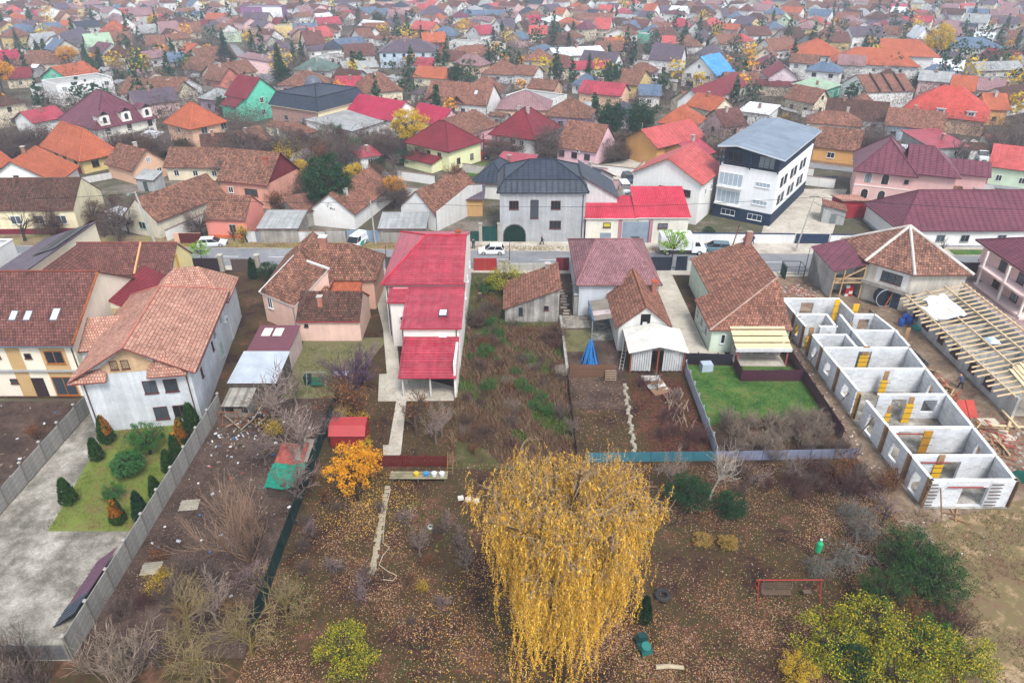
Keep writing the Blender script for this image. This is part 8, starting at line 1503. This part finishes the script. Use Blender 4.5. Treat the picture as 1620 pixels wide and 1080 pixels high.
for k in range(22): p = P(988 + 16 * k / 21 + 2 * math.sin(k * 2), 610 + 105 * k / 21); o = MB().box(-.2, .2, -.17, .17, 0, .2, 0, None, .8).build('stone', paint('b4ac98', .9, .25), r); o.location = (p.x, p.y, .04); o.rotation_euler = (0, 0, k * .7)
r = thing('paver_strip', 'two broken strips of paving slabs in the narrow drive', 'paving', (0, 0, 0))
for k in range(30): x = 7.0 if k % 2 else 9.4; o = MB().box(-.42, .42, -.25, .25, 0, .05, 0, None, .95).build('slab', paint('9c9488', .9, .2), r); o.location = (x + .2 * math.sin(k * 1.9) - (.5 if k > 20 else 0), 79 + k * .42, ZL[0] - .02); o.rotation_euler = (0, 0, .1 * math.sin(k * 3))
r = thing('firewood_heap', 'heap of cut branches beside the corrugated fence', 'firewood', (17.2, 60.0, 0)); rng = random.Random(12)
for k in range(40): L = rng.uniform(1, 2.6); o = MB().tube([(-L / 2, 0, 0), (L / 2, rng.uniform(-.1, .1), .05)], [.06, .035], 5).build('branch', paint('8c7060' if k % 2 else 'a48c78', .9, .2), r); o.location = (rng.uniform(-1, 1), rng.uniform(-3, 3), .08 + .5 * rng.random()); o.rotation_euler = (rng.uniform(-.1, .1), rng.uniform(-.15, .15), 1.3 + rng.uniform(-.5, .5))
r = thing('cable_drum_boards', 'pile of pale boards in front of the carport', 'boards', (15.6, 64.6, 0))
for k in range(5): o = MB().box(-1.0, 1.0, -.5, .5, 0, .04).build('board', paint(('dcd8d0', '9c7454', 'c4c0b8', 'b4b0a8', '8c6c54')[k], .8, .2), r); o.location = (.2 * k - .4, -.5 * k + .6, .1 + .08 * (5 - k)); o.rotation_euler = (.05 * k, 0, .1 * k)
for k in range(10): b = P(694 + 4.2 * k, 360 - 2.6 * k); plant(PAR['thuja2'], 'thuja', 'thuja in the hedge beside the white firewall, ' + nth(k) + ' from the street', b, None, .72, 'thuja', 'thuja hedge beside the firewall')
for k in range(9): b = P(262 + 5 * k, 247 - 1.2 * k); plant(PAR['thuja'], 'thuja', 'thuja in the row below the beige house, ' + nth(k) + ' from the left', b, None, 1.2, 'thuja', 'thujas below the beige house')
o = thing('bag_heap', 'heap of white sacks behind the white delivery van', 'sacks', P(1555, 238)); rng = random.Random(6)
for k in range(34): q = MB().box(-.5, .5, -.4, .4, 0, .45, 0, None, .7).build('sack', paint('d0ccc8' if k % 4 else 'b8a494', .8, .15), o); q.location = (rng.gauss(0, 3), rng.gauss(2, 2.4), .25 * (k % 4)); q.rotation_euler = (0, 0, k)
for k, (px, py, lb) in enumerate(((435, 582, 'blue plastic drum by the tin shelter, nearer'), (441, 574, 'blue plastic drum by the tin shelter, further'))): o = thing('barrel', lb, 'barrel', P(px, py + 8)); MB().tube([(0, 0, 0), (0, 0, .1), (0, 0, .7), (0, 0, .8)], [.24, .28, .28, .24], 12).build('drum', paint('2458a8', .4), o); MB().tube([(0, 0, .8), (0, 0, .84)], .25, 12).build('lid', paint('1c4890', .4), o)

# ------------------------------------------------------------------ leaf litter, grass, junk: nobody could count it
rng = random.Random(21)
def scatter(name, label, cat, n, fn, shape, mats):
    mb = MB()
    for k in range(n):
        q = fn()
        if q is None: continue
        shape(mb, q[0], q[1])
    return tag(mb.build(name, mats), label, cat, kind='stuff')
def clear(x, y): return not hits(x, y, 0, .05)
def in_orch():
    x, y = rng.uniform(-18.2, 33), rng.uniform(28, 51.3)
    d = .07 + 1.15 * abs(math.sin(x * .23 + 1.3 * math.sin(y * .19)) * math.cos(y * .17 + x * .07)) ** 1.5 * (.6 + .4 * math.sin(x * 1.3 + math.sin(y * 1.1) * 2))
    d *= .45 + 1.1 * max(0, min(1, (40 - y) / 9)) + .5 * max(0, min(1, (x - 14) / 8))
    return (x, y) if rng.random() < d else None
def leaf_flat(mb, x, y):
    a = rng.uniform(0, 6.28); s = rng.uniform(.03, .07); u, v = math.cos(a) * s, math.sin(a) * s; z = .1 + rng.uniform(0, .03); t = rng.uniform(-.03, .04)
    mb.face([(x - u, y - v, z), (x + v * .6, y - u * .6, z + t), (x + u, y + v, z + .01), (x - v * .6, y + u * .6, z - t * .5 + .01)])
LM = leafm('litter', ['4c3022', '7c5440', '9c7054', 'b4927a', '6c4430', 'b08c3c', 'ccb29c', '8c5438', '5c3426', 'a87450'], .9)
scatter('leaf_litter', 'fallen brown and tan leaves covering the orchard ground', 'leaves', 300000, in_orch, leaf_flat, LM)
def near_tree(cx, cy, r): return lambda: (lambda a, d: (cx + math.cos(a) * d, cy + math.sin(a) * d))(rng.uniform(0, 6.28), r * rng.random() ** .7)
LO = leafm('litter_gold', ['d89c1c', 'e8b834', 'b88424', 'c8a850', 'f0cc60'], .9)
scatter('leaf_litter', 'golden leaves fallen under the willow and the orange tree', 'leaves', 5000, lambda: (near_tree(2, 32, 9) if rng.random() < .65 else near_tree(-12.5, 46, 4.5))(), leaf_flat, LO)
scatter('leaf_litter', 'rusty leaves in the raspberry plot below the carport', 'leaves', 7000, lambda: (rng.uniform(12.8, 19), rng.uniform(52, 66)), leaf_flat, leafm('litter_red', ['6c2c24', '8c4434', '54302c', 'a4604c', '7c5048'], .9))
scatter('leaf_litter', 'scattered leaves on the bare plot behind the concrete fence', 'leaves', 9000, lambda: (rng.uniform(-29.8, -18.5), rng.uniform(31, 61)), leaf_flat, leafm('litter_grey', ['46382f', '6c5c50', '8a7a6a', '58423a', 'a4968a'], .9))
scatter('leaf_litter', 'scattered leaves on the soil plot behind the board fence', 'leaves', 1600, lambda: (rng.uniform(6.3, 12.7), rng.uniform(52, 66)), leaf_flat, LM)
scatter('leaf_litter', 'yellow leaves on the grassy garden beside the path', 'leaves', 1500, lambda: (rng.uniform(-18, -6), rng.uniform(51.5, 64)), leaf_flat, LM)
def blade(h0, h1, w, lean=.35):
    def f(mb, x, y):
        h = rng.uniform(h0, h1); a = rng.uniform(0, 6.28); l = rng.uniform(0, lean) * h; ww = w * rng.uniform(.6, 1.4)
        dx, dy = math.cos(a), math.sin(a); px, py = -dy * ww, dx * ww; mb.face([(x - px, y - py, .02), (x + px, y + py, .02), (x + dx * l * .4 + px * .6, y + dy * l * .4 + py * .6, h * .6), (x + dx * l, y + dy * l, h), (x + dx * l * .4 - px * .6, y + dy * l * .4 - py * .6, h * .6)])
    return f
def patchy(x0, x1, y0, y1, k=.5, s=.4, seed=0):
    def f():
        x, y = rng.uniform(x0, x1), rng.uniform(y0, y1); v = math.sin(x * s + seed) * math.sin(y * s * 1.3 + seed * 2) + .5 * math.sin(x * s * 2.7 + y * s * 1.9)
        return (x, y) if v > -k and clear(x, y) else None
    return f
scatter('dry_grass', 'tall dry brown grass filling the overgrown plot', 'grass', 20000, patchy(-5.9, 6.0, 51, 77, .45), blade(.35, 1.1, .035, .6), leafm('dry_grass', ['7c5644', '9c7c5c', '744a3c', 'b49c7c', '8c6450', '5c4438', 'a8906c'], .9))
scatter('green_weeds', 'green weeds between the dry grass of the overgrown plot', 'weeds', 15000, patchy(-5.9, 6.0, 54, 92, .05, .6, 2), blade(.2, .6, .05, .7), leafm('weeds', ['4c6c24', '648434', '385420', '7c9440'], .8))
scatter('lawn_grass', 'bright green grass blades on the lawn by the lean-to', 'grass', 14000, patchy(20, 31.9, 57.5, 68, .7, .7), blade(.08, .2, .025, .8), leafm('lawn_blades', ['2c4a1e', '3c5c26', '4c6a2c', '263e1a', '6c703c'], .8))
scatter('lawn_grass', 'short olive grass on the lawn between the thujas', 'grass', 12000, patchy(-39, -30.2, 43, 57, 1.0, .5, 1), blade(.06, .16, .025, .8), leafm('old_blades', ['5c6c28', '748434', '4c5820', '8c8c48', '7c6c3c'], .8))
scatter('orchard_weeds', 'green weeds and grass tufts in the leafy orchard', 'weeds', 9000, patchy(-17, 31, 29, 50, -.55, .33, 4), blade(.1, .3, .04, .8), leafm('weeds', []))
scatter('field_grass', 'dry tan grass on the field at the lower right', 'grass', 22000, patchy(31, 52, 27, 45, .35, .5, 5), blade(.1, .35, .03, .8), leafm('field_blades', ['8c7450', 'a88e68', '74603e', 'b8a480', '66563a', '6c6a3c'], .9))
scatter('verge_weeds', 'weeds and yellow leaves along the far street verge', 'weeds', 5000, lambda: (lambda x: (x, ry(x, rng.uniform(3.4, 5.2))))(rng.uniform(-75, 28)), blade(.1, .4, .05, .8), leafm('verge_mix', ['6c7c30', 'a8843c', '8c6c3c', 'c09c40', '506828'], .9))
scatter('garden_grass', 'thin pale grass on the yard behind the pink annex', 'grass', 6000, patchy(-25, -17, 62.3, 73, 1.0, .5, 3), blade(.06, .2, .03, .8), leafm('pale_blades', ['8c8c54', 'a4a468', '74783c', 'b4a880'], .9))
# junk strewn over the bare plot
mb = MB(); JM = [paint(c, .6, .1) for c in ('e4e4e6', 'b8bcc0', '3c74b4', '2c8c74', 'b44034', '3c3a38', 'd8c840', '8c7c68')]
for k in range(330):
    t = rng.random(); x, y = (rng.gauss(-26.5, 1.7), rng.gauss(57.5, 3.4)) if t < .62 else ((rng.uniform(-29.5, -19), rng.uniform(36, 60)) if t < .8 else (rng.uniform(-58, -44.2), rng.uniform(48, 61)))
    if not (-29.7 < x < -18.8 and y < 61 or x < -44): continue
    s = rng.uniform(.04, .17); mi = rng.choice((0, 0, 1, 1, 1, 2, 4, 5, 5, 5, 7, 7, 7, 7)); mb.box(-s, s, -s * rng.uniform(.3, 1), s * .6, 0, s * rng.uniform(.2, 1), mi, Matrix.Translation((x, y, .05)) @ Matrix.Rotation(rng.uniform(0, 6.28), 4, 'Z') @ Matrix.Rotation(rng.uniform(-.5, .5), 4, 'X'), rng.uniform(.5, 1))
tag(mb.build('scattered_junk', JM), 'white and coloured junk strewn over the bare plot', 'junk', kind='stuff')
pile('scrap_timber', 'weathered poles and boards heaped beside the hutch', 'timber', (-26.6, 59.6), 22, 1.4, 3.0, [M_wood2, paint('6c6258', .9, .2), paint('a89880', .9, .2)], 9, .1, .06, .6)
r = thing('wire_frame', 'rusty wooden frame leaning at the fence by the hutch', 'frame', (-29.2, 57.0, 0))
for a, b in (((0, 0, 0), (0, 0, 1.9)), ((2, 0, 0), (2, 0, 1.8)), ((0, 0, 1.85), (2.1, 0, 1.85)), ((0, 0, .2), (2, 0, .3)), ((.2, 0, 0), (.6, .1, 1.7))): mb = MB(); mb.bar(a, b, .08); mb.build('bar', paint('8c5c44', .9, .2), r)

# ------------------------------------------------------------------ haze
mb = MB(); X, Y0, Y1, Z0, Z1 = 1450, -250, 1450, -1.5, 48
mb.box(-X, X, Y0, Y1, Z0, Z1); o = mb.build('haze', []); 
hm = bpy.data.materials.new('haze'); hm.use_nodes = True; nt = hm.node_tree; nt.nodes.remove(nt.nodes['Principled BSDF']); pv = nt.nodes.new('ShaderNodeVolumePrincipled'); pv.inputs['Color'].default_value = (.80, .87, 1.0, 1); pv.inputs['Density'].default_value = .00046; pv.inputs['Anisotropy'].default_value = .0
nt.links.new(pv.outputs[0], nt.nodes['Material Output'].inputs['Volume']); o.data.materials.append(hm)
tag(o, 'pale autumn haze over the town', 'haze', kind='stuff')

# ------------------------------------------------------------------ labels of the many town houses and trees: look, then the nearest thing one can find
def rel(x, y, lx, ly):
    a, b = PJ((x, y, 3)), PJ((lx, ly, 3)); dx, dy = a[0] - b[0], a[1] - b[1]; s = 1 / max(.2, (b[1] + 110) / 500)
    if abs(dx) > abs(dy) * 1.6: return 'right of' if dx > 0 else 'left of'
    return 'in front of' if dy > 0 else 'behind'
ORD = ['', 'second ', 'third ', 'fourth ', 'fifth ', 'sixth ', 'seventh ', 'eighth ', 'ninth ', 'tenth ', 'eleventh ', 'twelfth ']
def autolabel(items):
    used = {}
    for o, x, y, base in items:
        px = PJ((x, y, 3)); best = min(MK, key=lambda m: (PJ((m[1], m[2], 3))[0] - px[0]) ** 2 + (2.2 * (PJ((m[1], m[2], 3))[1] - px[1])) ** 2)
        used.setdefault((base, rel(x, y, best[1], best[2]), best[0]), []).append((math.hypot(x - best[1], y - best[2]), o))
    for (base, rl, lm), lst in used.items():
        lst.sort(key=lambda q: q[0])
        for k, (d, o) in enumerate(lst): o['label'] = f'{base}, {ORD[k] if k < 12 else str(k + 1) + "th "}{"" if k == 0 and len(lst) > 1 and False else ""}{"nearest " if len(lst) > 1 and k == 0 else ("nearest " if k else "")}{rl} {lm}'
for o in TT: pass
items = []
for h in AUTO:
    sz = 'tall ' if h.z > 4.5 else ''
    items.append((h.root, h.ctr[0], h.ctr[1], f'{sz}{WALN.get(h.wm, "pale")} house with {COLN.get(h.rm, "grey") if h.kind != "flat" else "plain"} {KINN[h.kind]} roof'))
items += [(h.root, h.ctr[0], h.ctr[1], f'small {WALN.get(h.wm, "grey")} shed under {COLN.get(h.rm, "grey")} roof') for h in SHEDS]
items += [(r, x, y, f'{WALN.get(w)} yard wall between houses') for r, x, y, w in YW]
autolabel(items)
autolabel([(o, o.location.x, o.location.y, n) for o, n in TT])
